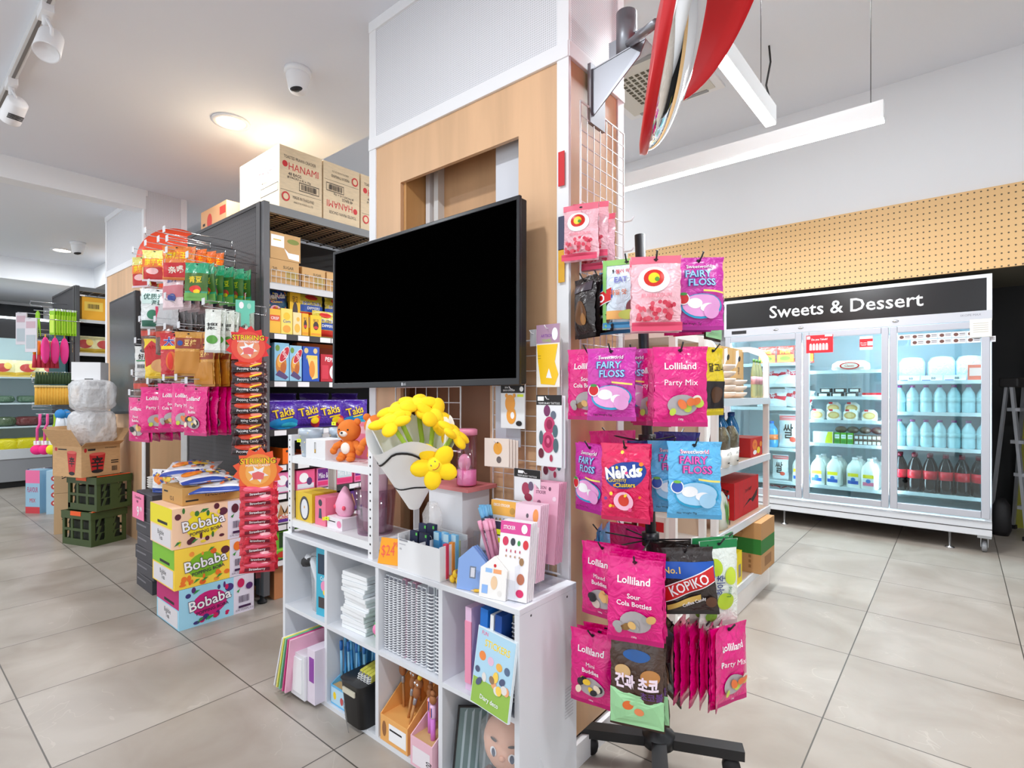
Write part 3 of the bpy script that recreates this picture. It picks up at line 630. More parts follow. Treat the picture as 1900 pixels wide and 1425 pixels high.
mk('rice', .155, .2, .022, (226, 232, 232), [('R', -.9, .9, .62, .9, M((205, 230, 225), .4)), ('T', '优质米饼', 0, .8, .12, M((30, 80, 70), .4), 0, 1.6, .03), ('T', '海盐', 0, .65, .1, M((30, 80, 70), .4), 0, .9, .03), ('E', -.3, .35, .3, .12, M((50, 120, 90), .4)), ('R', -.1, .05, .2, .55, M((220, 60, 100), .4)), ('R', .1, .85, .15, .5, WH), ('R', -.9, .0, .05, .2, M((40, 100, 80), .4))])
mk('silver', .15, .19, .012, (196, 196, 198), [('R', -.9, .9, .7, .9, WH)])
mk('yellowr', .13, .2, .024, (240, 205, 40), [('P', [(0, .5), (-.98, .75), (-.5, .95), (.98, .6), (.98, .2), (-.9, .3)], M((200, 35, 40), .35)), ('R', 0, .85, .58, .72, M((30, 130, 80), .35)), ('T', '香辣条', .42, .65, .08, YEL, 0, .7, .03), ('E', .1, .32, .6, .16, M((226, 170, 110), .4)), ('T', '大包', -.5, .8, .08, RED, 0, .7, .03)])
mk('dapi', .125, .205, .022, (205, 40, 48), [('T', '大辣', 0, .8, .17, WH, 0, 1.5, .07), ('T', '大辣', 0, .8, .165, M((40, 70, 180), .4), 0, 1.45, .03), ('R', -.9, .9, .62, .7, YEL), ('E', -.2, .35, .4, .22, M((235, 120, 50), .4)), ('R', .1, .9, .05, .58, M((235, 232, 222), .4)), ('E', -.3, .35, .18, .2, M((240, 60, 40), .35)), ('E', .45, .4, .25, .05, M((60, 90, 60), .4))])
mk('gold', .12, .2, .018, (214, 150, 50), [('R', -.9, .9, .62, .86, M((150, 60, 35), .35)), ('T', '豆棒', .2, .75, .12, M((240, 200, 120), .4), 0, .9, .03), ('E', -.55, .74, .2, .06, M((40, 80, 160), .4)), ('R', -.9, .9, .05, .55, M((196, 130, 40), .35))])
mk('whiteg', .07, .19, .012, (236, 240, 232), [('E', 0, .3, .7, .1, M((90, 160, 60), .4)), ('T', '海苔', 0, .6, .2, INK, 1.57, .9)])
mk('barcode', .09, .2, .012, (232, 234, 232), [('E', -.1, .88, .35, .05, M((40, 70, 90), .4)), ('T', '好皮', 0, .72, .12, INK, 0, 1.2, .03), ('R', -.8, .8, .6, .63, M((40, 140, 80), .4))]+[('R', -.7+.14*k, -.7+.14*k+.07, .42, .52, INK) for k in range(10)])
mk('brownb', .1, .14, .02, (100, 60, 45), [('R', -.9, .9, .6, .8, M((190, 60, 40), .35))])
# pillow bags that stand or lie (origin at the bottom)
mk('takis', .2, .165, .07, (78, 40, 160), [('E', 0, .18, .9, .2, M((30, 140, 205), .35)), ('E', .3, .12, .5, .1, M((60, 190, 220), .35)), ('T', 'Takis', -.12, .56, .3, M((90, 40, 120), .4), .2, 1.25, .09), ('T', 'Takis', -.12, .56, .29, YEL, .2, 1.2, .04), ('R', -.3, .4, .34, .39, YEL, .08)], hole=False, top=.06, bot=.05)
mk('takisf', .2, .165, .07, (78, 40, 160), [('E', .5, .2, .5, .2, M((200, 40, 60), .35)), ('E', .3, .25, .3, .12, YEL), ('T', 'Takis', -.12, .60, .3, M((90, 40, 120), .4), .2, 1.25, .09), ('T', 'Takis', -.12, .60, .29, YEL, .2, 1.2, .04), ('R', -.2, .5, .36, .41, YEL, .08)], hole=False, top=.06, bot=.05)
mk('pushpop', .17, .17, .05, (215, 195, 60), [('R', -.98, .98, .3, .55, M((40, 80, 170), .35)), ('T', 'MPUSHU', 0, .62, .14, WH, 0, 1.6, .05), ('T', 'MPUSHU', 0, .62, .13, M((30, 50, 120), .4), 0, 1.5, .02), ('T', 'DIPPERS', .1, .44, .1, WH, 0, 1.3, .03), ('R', -.98, .98, .05, .28, M((205, 50, 35), .35)), ('E', 0, .85, .5, .1, M((220, 60, 50), .35))], hole=False)
mk('frozenw', .26, .17, .07, (235, 238, 242), [('P', [(0, .5), (-.98, .5), (-.3, .85), (.98, .6), (.9, .35)], M((205, 35, 55), .35)), ('T', '만두', 0, .55, .2, WH, .2, .9, .03)], hole=False)
mk('noodle', .15, .16, .04, (190, 45, 30), [('R', -.9, .9, .1, .5, M((200, 190, 60), .4)), ('T', '拌面', 0, .7, .2, YEL, 0, 1.3, .05), ('E', 0, .3, .6, .12, M((120, 130, 50), .4))], hole=False)
mk('ricebag', .18, .3, .08, (240, 242, 244), [('R', -.98, .98, .82, .96, M((240, 130, 130), .4)), ('T', '쌀', -.1, .5, .35, INK, 0, .9, .02), ('E', .3, .25, .3, .08, M((220, 80, 60), .35))], hole=False)
mk('floral', .26, .2, .05, (232, 232, 236), [('R', -.98, .98, 0, .2, M((50, 80, 170), .4)), ('R', -.98, .98, .2, .28, WH), ('E', -.4, .6, .4, .2, M((240, 140, 40), .4)), ('E', .3, .6, .3, .12, M((240, 200, 60), .4))]+blobs([(60, 90, 180), (235, 120, 60), (245, 205, 70), (60, 60, 90)], -.9, .9, .3, .9, 24, .08, .05, 5), hole=False)
mk('pasta', .22, .2, .06, (235, 225, 170), [('R', -.98, .98, .0, .25, M((210, 170, 50), .4)), ('E', 0, .5, .6, .25, M((190, 60, 55), .4)), ('E', .4, .6, .3, .2, M((240, 200, 90), .4))], hole=False)
def bag(style, label, loc, rz=0, group=None, v=0, rot=None, cat='snack bag', name='candy_bag', sc_=None):
    o = link(name, STYLES[style][v % 2], None, loc, rot or (0, 0, rz)); tag(o, label, cat, group)
    if sc_: o.scale = (sc_, sc_, sc_)
    return o

def carton(w, d, h, base, front=(), side=(), tape=True, other=()):
    """box, front to -Y, origin bottom centre; `side` art on +X side, `other` on the -X side"""
    b = base if not isinstance(base, tuple) else M(base, .6)
    g = G().box(-w/2, w/2, -d/2, d/2, 0, h, b)
    if tape: g.box(-w/2-.0004, w/2+.0004, -.02, .02, h-.03, h+.0006, M((214, 180, 136), .3)).box(-w/2, w/2, -.0012, .0012, h, h+.0009, INK)
    g.side(0, (0, -d/2, 0)).art(front, w, h); g.side(PI/2, (w/2, 0, 0)).art(side, d, h); g.side(-PI/2, (-w/2, 0, 0)).art(other, d, h)
    g.frame(); return g
def bars(u0, u1, v0, v1, m=INK, n=12):
    r = random.Random(int(1000*(u0+2+v1))); o = []; du = (u1-u0)/n
    for k in range(n): o.append(('R', u0+du*k, u0+du*(k+r.uniform(.35, .75)), v0, v1, m))
    return o
def frame_ops(u0, u1, v0, v1, t, m): return [('R', u0, u1, v0, v0+t, m), ('R', u0, u1, v1-t, v1, m), ('R', u0, u0+t*1.4, v0, v1, m), ('R', u1-t*1.4, u1, v0, v1, m)]

def bottle_mesh(r, h, body, cap, label=None, lv=(.35, .55), n=14):
    g = G(); g.lathe([(r*.8, 0), (r, .012), (r, h*.30), (r*.95, h*.33), (r, h*.36), (r, h*.62), (r*.8, h*.74), (r*.38, h*.88), (r*.34, h*.93)], body, n)
    if label: g.lathe([(r*1.015, h*lv[0]), (r*1.015, h*lv[1])], label, n)
    g.lathe([(r*.4, h*.92), (r*.4, h), (0, h)], cap, n); return g
# ================================================================ gondolas
def gondola(x0, x1, y0, y1, H, shelves, name, label, zs_left=(), holes=True):
    t = thing(name, label, 'shelving unit', (0, 0, 0)); D = M((58, 56, 58), .55); DP = M((66, 63, 66), .55, 0, 'holesYZ' if not holes else 'holesZX', .45)
    xm = (x0+x1)/2
    part('end_panel', G().box(x0+.03, x1-.09, y0, y0+.02, .09, H-.01, DP).box(x0+.02, x1-.08, y0-.004, y0+.024, H-.02, H, D).box(x0+.02, x0+.035, y0-.003, y0+.02, .09, H, D), t)
    for yy in (y0, y1-.05): part('upright', G().box(x1-.08, x1-.035, yy-.004, yy+.046, .05, H, M((84, 82, 84), .6)).lathe([(.026, 0), (.026, .012), (.012, .02), (.012, .06)], INK, 14, (x1-.055, yy+.02, 0)), t)
    part('front_post', G().box(x1-.035, x1, y0+.002, y0+.035, .05, H, M((92, 92, 95), .5)), t)
    part('back_panel', G().box(xm-.01, xm+.01, y0+.02, y1, .1, H-.03, M((44, 43, 45), .6)), t)
    for (z, kind) in shelves:
        e = M((205, 206, 208), .4) if kind == 's' else D
        g = G(); 
        if kind == 'w':                       # wire shelf
            g.box(x1-.02, x1, y0+.035, y1, z-.045, z, M((120, 122, 124), .5)); 
            for k in range(18): g.box(xm+.01, x1-.02, y0+.04+k*(y1-y0-.05)/18, y0+.046+k*(y1-y0-.05)/18, z-.012, z-.006, INK)
            for k in range(14): g.box(xm+.02+k*(x1-xm-.04)/14, xm+.024+k*(x1-xm-.04)/14, y0+.035, y1, z-.006, z, INK)
            for yy in (y0+.04, y1-.03): g.box(xm+.01, x1-.02, yy, yy+.012, z-.04, z-.006, D)
        else:
            g.box(xm+.01, x1-.004, y0+.035, y1, z-.02, z, M((70, 68, 70), .55))
            g.box(x1-.004, x1+.002, y0+.035, y1, z-.034, z, e)
            r = random.Random(int(z*100)); yy = y0+.06
            while yy < y1-.1 and kind != 's': g.box(x1+.002, x1+.0035, yy, yy+.07, z-.032, z-.003, WHITE); yy += r.choice((.075, .14, .2))
        part('shelf', g, t)
    for (z, kind) in zs_left: part('shelf', G().box(x0, xm-.01, y0+.04, y1, z-.02, z, D), t)
    part('base', G().box(xm-.08, xm+.08, y0+.05, y1, .0, .1, D), t)
    return t
GX = -2.94
gondola(-4.04, GX, 1.40, 3.3, 2.235, [(2.225, 'w'), (1.787, 's'), (1.508, 'd'), (1.24, 'd'), (.965, 'd'), (.767, 'd'), (.604, 'd'), (.43, 'd'), (.231, 'd')], 'gondola_shelving', 'tall dark metal gondola packed with snacks, its pegboard end hung with bags', [(1.6, 'd'), (1.1, 'd'), (.6, 'd')])
G2X = -7.08
gondola(-8.16, G2X, 1.40, 3.0, 2.30, [(2.29, 'w'), (1.95, 's'), (1.60, 's'), (1.25, 'd'), (.9, 'd'), (.5, 'd'), (.2, 'd')], 'gondola_shelving', 'far dark gondola beyond the second column, its end hung with brushes and brooms', [], holes=False)
# wire basket front and back mesh on the near gondola
g = G(); y0, y1 = 1.45, 2.5
for k in range(38): g.tube([(GX-.012, y0+k*(y1-y0)/37, 1.79), (GX-.012, y0+k*(y1-y0)/37, 1.865)], .0016, WG, 4, False)
for z in (1.792, 1.828, 1.865): g.tube([(GX-.012, y0, z), (GX-.012, y1, z)], .0024, WG, 4)
one('basket_front', 'white wire basket guard along the carton shelf of the near gondola', 'basket guard', g)

# ---- white gondola right
t = thing('white_gondola', 'white metal grocery shelving with rounded top brackets standing before the glass door fridge', 'shelving unit', (0, 0, 0))
VX, VY0, VY1 = -.895, 2.62, 3.56; WS = M((238, 234, 230), .45); WB = M((226, 200, 172), .6)
for yy in (VY0, VY1-.03):
    g = G(); pts = [(VX-.03, 0), (VX, 0), (VX, 1.36)]+[(VX-.12+.12*math.cos(a), 1.36+.10*math.sin(a)) for a in (.3, .6, .9, 1.2, 1.5)]+[(VX-.42, 1.46), (VX-.42, 1.43), (VX-.12, 1.43), (VX-.05, 1.40), (VX-.03, 1.36)]
    g.add([(x, yy, z) for x, z in pts]+[(x, yy+.03, z) for x, z in pts], [tuple(range(len(pts))), tuple(range(2*len(pts)-1, len(pts)-1, -1))]+[((i+1) % len(pts), i, len(pts)+i, len(pts)+(i+1) % len(pts)) for i in range(len(pts))], WS)
    g.box(VX-.42, VX-.39, yy, yy+.03, 0, 1.44, WS); part('end_frame', g, t)
for z in (.152, .478, .80, 1.142):
    part('shelf', G().box(VX-.40, VX-.002, VY0, VY1, z-.03, z, WB).box(VX-.006, VX+.006, VY0-.02, VY1, z-.036, z+.003, M((214, 220, 226), .2)), t)
part('plinth', G().box(VX-.40, VX-.002, VY0, VY1, .0, .12, WS), t)
part('back_panel', G().box(VX-.42, VX-.40, VY0, VY1, 0, 1.44, WS), t)
# end bay facing the camera
t = thing('end_bay_shelving', 'white shelf bay with wooden backs seen between the bags of the black spinner stand', 'shelving unit', (0, 0, 0))
EX0, EX1, EY0, EY1 = -1.95, -.935, 2.22, 2.60
for x in (EX0, EX1-.03):
    for y in (EY0+.005, EY1-.03): part('upright', G().box(x, x+.03, y, y+.025, 0, 1.44, WS), t)
for z in (.152, .478, .80, 1.142, 1.44): part('shelf', G().box(EX0+.03, EX1-.03, EY0, EY1, z-.025, z, WS), t)
part('back_panel', G().box(EX0+.03, EX1-.03, EY1-.015, EY1, 0, 1.44, WB), t)

# ================================================================ glass door fridge
FX0, FX1, FY0, FY1 = -1.70, .188, 5.20, 5.88
t = fridge = thing('display_fridge', 'large three door glass fridge with a black Sweets & Dessert header', 'fridge', (0, 0, 0))
FW = M((226, 228, 232), .35); FI = M((226, 240, 243), .4); FS = M((186, 188, 196), .35, .3)
FZ0, FZ1 = .13, 2.035
part('side_wall', G().box(FX0, FX0+.04, FY0+.03, FY1, FZ0+.1, 1.74, FW), t); part('side_wall', G().box(FX1-.04, FX1, FY0+.03, FY1, FZ0+.1, 1.74, FW), t)
part('back_wall', G().box(FX0+.04, FX1-.04, FY1-.04, FY1, .24, 1.70, FI), t)
part('inner_floor', G().box(FX0+.04, FX1-.04, FY0+.05, FY1-.04, .24, .262, FI), t)
part('inner_roof', G().box(FX0+.04, FX1-.04, FY0+.05, FY1-.04, 1.69, 1.74, FI), t)
part('base', G().box(FX0, FX1, FY0+.01, FY1, FZ0, .24, FW).box(FX0, FX1, FY0, FY0+.012, FZ0+.005, FZ0+.10, M((208, 210, 214), .35)).box(FX0, FX1, FY0-.002, FY0, FZ0+.05, FZ0+.056, CHAR), t)
part('header_box', G().box(FX0, FX1, FY0-.005, FY1, 1.74, FZ1, FW).box(FX0, FX1, FY0-.02, FY0-.005, 2.008, FZ1, FW).box(FX1-.03, FX1, FY0-.02, FY0-.005, 1.74, FZ1, FW).box(FX0, FX0+.02, FY0-.02, FY0-.005, 1.74, FZ1, FW), t)
g = G().box(FX0+.02, FX1-.03, FY0-.012, FY0-.005, 1.772, 2.008, M((18, 18, 20), .25))
g.side(0, ((-1.443-.056)/2-.005, FY0-.0125, 1.772)).art([('T', 'Sweets & Dessert', 0, .53, .47, M((238, 238, 240), .4), 0, 1.98, .010)], 1.40, .236)
part('header_sign', g, t, 'black sign reading Sweets & Dessert in white')
g = G().box(FX0, FX1, FY0-.02, FY0-.004, 1.70, 1.772, M((200, 202, 208), .3, .3)); g.box(FX0+.07, FX0+.2, FY0-.022, FY0-.02, 1.72, 1.75, INK)
g.side(0, (.07, FY0-.0205, 1.735)).art([('T', 'SKOPE MAX', 0, .5, .8, M((130, 130, 140), .4), 0, 1.9)], .14, .02)
g.frame()
for x in (-1.25, -1.05, -.38): g.ell((x, FY0-.022, 1.738), (.022, .006, .011), CHROME)
part('control_rail', g, t)
doors = [(-1.688, -1.042), (-1.032, -.424), (-.416, .176)]
shelvesz = [[1.44, 1.25, 1.04, .675, .378], [1.36, 1.14, .94, .74, .378], [1.265, 1.02, .748, .392]]
for i, (a, b) in enumerate(doors):
    g = G(); fw = .048
    g.box(a, a+fw, FY0-.03, FY0+.012, .262, 1.695, FS).box(b-fw, b, FY0-.03, FY0+.012, .262, 1.695, FS).box(a+fw, b-fw, FY0-.03, FY0+.012, 1.645, 1.695, FS).box(a+fw, b-fw, FY0-.03, FY0+.012, .262, .315, FS)
    d = part('door', g, t, bevel=.004)
    part('glass_pane', G().box(a+fw, b-fw, FY0-.01, FY0-.006, .315, 1.645, GLASS), d)
    for z in shelvesz[i]:
        g = G().box(a+.02, b-.02, FY0+.06, FY1-.05, z-.008, z, M((235, 240, 242), .3)).box(a+.02, b-.02, FY0+.055, FY0+.062, z-.022, z+.006, M((222, 230, 234), .3))
        part('wire_shelf', g, t)
    LEDM = M((225, 244, 255), .5, 0, 'emit', 7)
    part('light_tube', G().box(a+.012, a+.022, FY0+.02, FY0+.034, .34, 1.62, LEDM), t)
    if i == 2: part('light_tube', G().box(b-.022, b-.012, FY0+.02, FY0+.034, .34, 1.62, LEDM), t)
    area('fridge_lamp', ((a+b)/2, FY0+.04, 1.66),   .5, .03, 8.0, rot=(math.radians(-28), 0, 0), col=(.86, .96, 1))
    for x in (a+.02, b-.02): area('fridge_lamp', (x, FY0+.045, .98), .02, 1.25, 5.8, rot=(PI/2, 0, PI+(.7 if x > (a+b)/2 else -.7)), col=(.86, .96, 1))
for x in (FX0+.1, FX1-.04):
    g = G().box(x-.04, x+.04, FY0+.05, FY0+.13, .105, .13, STEEL).box(x-.022, x-.018, FY0+.05, FY0+.12, .04, .11, STEEL).box(x+.018, x+.022, FY0+.05, FY0+.12, .04, .11, STEEL)
    g.frame(Matrix.Translation((x, FY0+.09, .043)) @ Matrix.Rotation(PI/2, 4, 'Y')); g.lathe([(.0, -.016), (.03, -.016), (.043, -.012), (.043, .012), (.03, .016), (0, .016)], M((150, 152, 156), .4), 20)
    part('caster', g, t)
for x in (-.05, -1.2): part('leveling_foot', G().lathe([(.03, 0), (.03, .006), (.008, .014), (.008, .13)], CHROME, 14, (x, FY0+.07, 0)), t)

# goods in the fridge: generic helpers
def item(name, label, cat, g, loc, rz=0, group=None): return one(name, label, cat, g, loc, rz, group)
mk_me = {}
def milk(capc, labc, lab2):
    r = thing('milk_bottle', '', 'milk bottle'); body = M((246, 247, 240), .3)
    g = G(); loft(g, [(0, .05, .048, 3), (.006, .058, .055, 4), (.15, .058, .055, 4), (.185, .05, .048, 3), (.215, .03, .03, 2), (.232, .02, .02, 2)], body, 24)
    g.tube([(.05, 0, .12), (.055, -.0, .17), (.035, 0, .215)], .009, body, 8)
    g.side(0, (0, -.0555, .0)).art([('R', -.78, .78, .13, .50, M((235, 236, 238), .4)), ('R', -.78, .78, .4, .52, M(labc, .4)), ('R', -.78, .78, .14, .26, M(lab2, .4)), ('E', 0, .3, .35, .07, M((60, 120, 190), .4))], .10, .235)
    part('body', g, r); part('cap', G().lathe([(.021, .228), (.021, .252), (.0, .252)], M(capc, .4), 14), r); return r
m0 = milk((240, 240, 240), (245, 225, 50), (40, 90, 180)); m1 = milk((240, 240, 240), (245, 225, 50), (230, 120, 150))
def put_milk(src, first, loc, label, grp):
    if first: src.location = loc; src.rotation_euler = (0, 0, -.15); src['label'] = label; src['group'] = grp
    else: dup(src, loc, -.15, label, grp)
fy = FY0+.14
mlab = ['leftmost front milk bottle behind the middle fridge door', 'second front milk bottle from the left in the middle fridge', 'third front milk bottle, right of the gap in the middle fridge', 'front milk bottle with pink label at the right of the milk row']
mx = [-.94, -.82, -.67, -.56]
for i, x in enumerate(mx):
    put_milk(m1 if i == 3 else m0, i in (0, 3), (x, fy+(.0 if i < 3 else -.03), .378), mlab[i], 'milk bottles in the middle fridge')
for i, x in enumerate(mx): dup(m0, (x+.015, fy+.135, .378), -.15, 'white plastic milk bottle standing behind the front row in the middle fridge', 'milk bottles in the back row')
dup(m0, (-1.085, fy, .378), -.15, 'lone milk bottle at the right edge of the left fridge door')
# door three: bottles
COKE = M((22, 8, 9), .12); CLR = M((182, 216, 222), .12); REDL = M((215, 25, 45), .35)
bc = bottle_mesh(.047, .30, COKE, M((120, 20, 40), .4), REDL, (.36, .58)).mesh('soft_drink_bottle')
bw = bottle_mesh(.042, .215, CLR, M((130, 40, 110), .4), M((190, 222, 226), .3), (.38, .55)).mesh('soft_drink_bottle')
for k in range(6):
    for j in range(2):
        x = -.365+.097*k
        o = one('soft_drink_bottle', 'dark cola bottle with a red label in the %s line low in the right fridge' % ('front' if j == 0 else 'second'), 'drink bottle', bc, (x, fy-.01+j*.1, .392), 0, 'cola bottles %s' % ('in front' if j == 0 else 'behind'))
for zi, z in ((1, .748), (2, 1.02)):
    for k in range(7):
        x = -.365+.085*k
        one('soft_drink_bottle', 'clear bottle with a purple cap on the %s shelf of the right fridge' % ('third' if zi == 1 else 'second'), 'drink bottle', bw, (x, fy, z), 0, 'clear bottles on fridge shelf %d' % zi)
    g = G(); 
    for sx in (-.385, .165): pass
# wrapped packs on its top shelf
pk = G(); loft(pk, [(0, .085, .1, 4), (.02, .09, .11, 5), (.15, .088, .11, 5), (.19, .07, .09, 3), (.2, .03, .05, 2)], M((176, 205, 232), .2, 0, 'foil'), 20); pk = pk.mesh('wrapped_pack')
for k, x in enumerate((-.29, -.10, .07)): one('wrapped_pack', 'pale blue plastic wrapped pack on the right fridge top shelf, %s' % ('left one', 'middle one', 'right one')[k], 'food pack', pk, (x, FY0+.28, 1.265), 0, 'wrapped packs in the right fridge')
cb = carton(.09, .08, .12, (206, 90, 60), [('R', -.8, .8, .3, .8, M((230, 190, 180), .4))], tape=False)
item('small_carton', 'little orange red carton at the right end of the fridge top shelf', 'box', cb, (.10, FY0+.12, 1.265))
for k in range(3): item('small_carton', 'white flat box in front of the wrapped packs in the right fridge', 'box', carton(.13, .06, .045, (232, 234, 236), [('T', 'BB', .2, .5, .4, INK), ('R', -.9, -.1, .1, .25, INKB)], tape=False), (-.30+.14*k, FY0+.11, 1.265), 0, 'white flat boxes')
# door two goods
g = G(); loft(g, [(0, .12, .06, 4), (.02, .14, .07, 4), (.06, .135, .07, 3), (.085, .1, .05, 2)], M((228, 214, 206), .3, 0, 'foil'), 22); g.side(0, (0, -.072, 0)).art([('E', 0, .5, .6, .35, RED), ('E', 0, .5, .5, .25, M((245, 235, 220), .4)), ('T', 'Classic', 0, .5, .22, RED, 0, .8, .03)], .24, .085)
item('bread_loaf', 'wrapped sponge loaf alone on the upper shelf of the middle fridge', 'cake', g, (-.70, FY0+.13, 1.36))
tr = carton(.085, .07, .035, (40, 40, 44), [('R', -.7, .7, .2, .8, WH)], tape=False); tr.box(-.035, .035, -.03, .03, .035, .037, WH); trm = tr.mesh('sweet_tray')
for k in range(3):
    for j in range(2): one('sweet_tray', 'black and white dessert tray in the %s of trays in the middle fridge' % ('lower layer' if j == 0 else 'upper layer'), 'dessert tray', trm, (-.90+.105*k+.02*j, FY0+.12, 1.14+.038*j), 0, 'dessert trays in the middle fridge')
item('red_pack', 'flat red topped white pack at the right of the dessert trays', 'food pack', carton(.17, .12, .035, (236, 238, 240), [('R', -.98, .98, .5, 1, RED)], tape=False), (-.53, FY0+.14, 1.14))
g = G(); loft(g, [(0, .052, .03, 3), (.02, .058, .034, 3), (.07, .055, .032, 3), (.095, .03, .016, 2)], M((240, 236, 228), .25, 0, 'foil'), 18)
g.side(0, (0, -.034, .0)).art([('E', 0, .45, .8, .3, M((215, 175, 110), .5)), ('E', 0, .45, .55, .2, M((238, 205, 140), .5)), ('R', -.6, -.1, .8, .95, RED)], .11, .1); tm = g.mesh('custard_tart_pack')
for k, (x, z) in enumerate(((-.945, .94), (-.82, .94), (-.70, .94), (-.565, .94), (-.83, 1.0), (-.695, 1.0))):
    one('custard_tart_pack', 'round pastry in a clear pack in the %s row of the middle fridge' % ('bottom' if k < 4 else 'upper'), 'pastry pack', tm, (x, FY0+.12+(.05 if k > 3 else 0), z), 0, 'pastry packs in the middle fridge')
item('juice_carton_tray', 'pale yellow and white drink multipack in the middle fridge', 'drink carton', carton(.15, .08, .10, (238, 240, 232), [('P', [(.3, .5), (.2, 0), (.95, 0), (.95, 1), (.5, 1)], M((225, 225, 60), .4))], tape=False), (-.90, FY0+.13, .74))
gm = carton(.042, .05, .095, (110, 185, 60), [('R', -.8, .8, .5, .85, WH), ('T', 'JUICE', 0, .66, .14, M((40, 120, 50), .4), 0, 1.3), ('R', -.8, .8, .08, .4, M((60, 140, 60), .4))], tape=False).mesh('juice_box')
for k, x in enumerate((-.795, -.748, -.70)): one('juice_box', 'small green drink carton, %s of the three in the middle fridge' % ('left', 'centre', 'right')[k], 'drink carton', gm, (x, FY0+.12, .74), 0, 'green drink cartons')
bm = carton(.028, .05, .038, (120, 92, 70), [('R', -.8, .8, .2, .8, M((225, 225, 228), .4))], tape=False).mesh('small_dessert_cup')
for k in range(6):
    for j in range(2): one('small_dessert_cup', 'tiny brown and white dessert pack, %s layer right of the green cartons' % ('lower' if j == 0 else 'upper'), 'dessert pack', bm, (-.655+.031*k, FY0+.12, .74+.044*j), 0, 'tiny dessert packs')
g = G(); g.ell((0, 0, .03), (.045, .04, .03), M((120, 100, 84), .3, 0, 'foil')); rm = g.mesh('snack_cup')
for k in range(4): one('snack_cup', 'domed brown snack pack on top of the tiny dessert packs', 'dessert pack', rm, (-.78+.088*k, FY0+.2, .828), 0, 'domed snack packs')
# door one goods
for k in range(3): bag('noodle', 'red and yellow noodle pouch on the top shelf of the left fridge, %s' % ('left one', 'middle one', 'right one')[k], (-1.36+.155*k, FY0+.13, 1.44), 0, 'noodle pouches in the left fridge', k, rot=(.0, 0, 0))
for k in range(2): bag('frozenw', 'white and red frozen bag lying on the second shelf of the left fridge', (-1.36+.19*k, FY0+.17, 1.255), 0, 'frozen bags on the second shelf', k, rot=(-.5, 0, .1))
for k in range(2): bag('frozenw', 'white and red frozen bag propped on the third shelf of the left fridge', (-1.33+.2*k, FY0+.16, 1.045), 0, 'frozen bags on the third shelf', k+1, rot=(-.2, .15*k, -.1))
bag('ricebag', 'white sack with red top and black writing in the left fridge', (-1.17, FY0+.15, .68), 0)
item('detergent_jug', 'blue bottled drink beside the white sack in the left fridge', 'bottle', bottle_mesh(.06, .24, M((70, 150, 200), .2), M((40, 100, 190), .4), M((230, 120, 60), .4), (.3, .5)), (-1.33, FY0+.15, .675))
bag('ricebag', 'pale grey grain pouch low in the left fridge', (-1.25, FY0+.15, .385), 0, None, 1, sc_=.75)
for k in range(2): bag('frozenw', 'flat frozen packet on the fridge floor behind the left door', (-1.33+.16*k, FY0+.16, .268), 0, 'frozen packets on the fridge floor', k, rot=(-1.2, 0, .2), sc_=.7)
# posters and tags stuck on the glass (flat prints)
g = G().box(-.1, .1, -.001, 0, 0, .15, M((222, 24, 40), .4)); g.side(0, (0, -.0012, 0)).art([('T', 'Do you Yakult?', 0, .74, .11, WH, 0, 1.2, .02), ('R', .4, .95, .9, 1.0, WH), ('R', -.95, -.7, .78, .95, WH)]+[('R', -.75+.24*k, -.57+.24*k, .15, .45, WH) for k in range(6)]+[('E', -.66+.24*k, .47, .08, .06, WH) for k in range(6)], .2, .15, eps=.0005)
item('poster', 'red poster with small white drink bottles at the top of the middle fridge door', 'poster', g, (-.905, FY0-.031, 1.515))
g = G().box(-.045, .045, -.001, 0, 0, .11, M((222, 24, 40), .4)); g.side(0, (0, -.0012, 0)).art([('R', -.98, .98, .8, 1, WH), ('R', -.98, .98, 0, .2, WH), ('R', .2, .98, .3, .6, WH), ('T', 'Do you', -.4, .5, .1, WH, 0, .9), ('T', 'Yakult?', -.4, .36, .1, WH, 0, .9)], .09, .11, eps=.0005)
item('poster', 'little red and white sticker right of the big red poster', 'sticker', g, (-.575, FY0-.0105, 1.525))
pt = G().box(-.04, .04, -.0008, 0, 0, .042, M((226, 224, 228), .5)); pt.side(0, (0, -.001, 0)).art([('E', -.4, .5, .35, .3, M((110, 70, 60), .5)), ('R', .1, .9, .6, .7, INK), ('R', .1, .9, .35, .42, INK)], .08, .042, eps=.0004); ptm = pt.mesh('price_card')
for r_ in range(2):
    for k in range(6): one('price_card', 'small printed food card in the %s row at the top of the right fridge glass' % ('upper' if r_ == 0 else 'lower'), 'price card', ptm, (-.325+.082*(k+r_), FY0-.0105, 1.588-.046*r_), 0, 'food cards on the right fridge glass')
item('notice_paper', 'cream paper notice taped to the top right corner of the right fridge door', 'notice', G().box(-.06, .06, -.001, 0, 0, .13, M((238, 234, 222), .6)).side(0, (0, -.0011, 0)).art([('R', -.7, .7, .75-.12*k, .78-.12*k, M((190, 186, 180), .6)) for k in range(5)], .12, .13, eps=.0004), (.125, FY0-.031, 1.58))

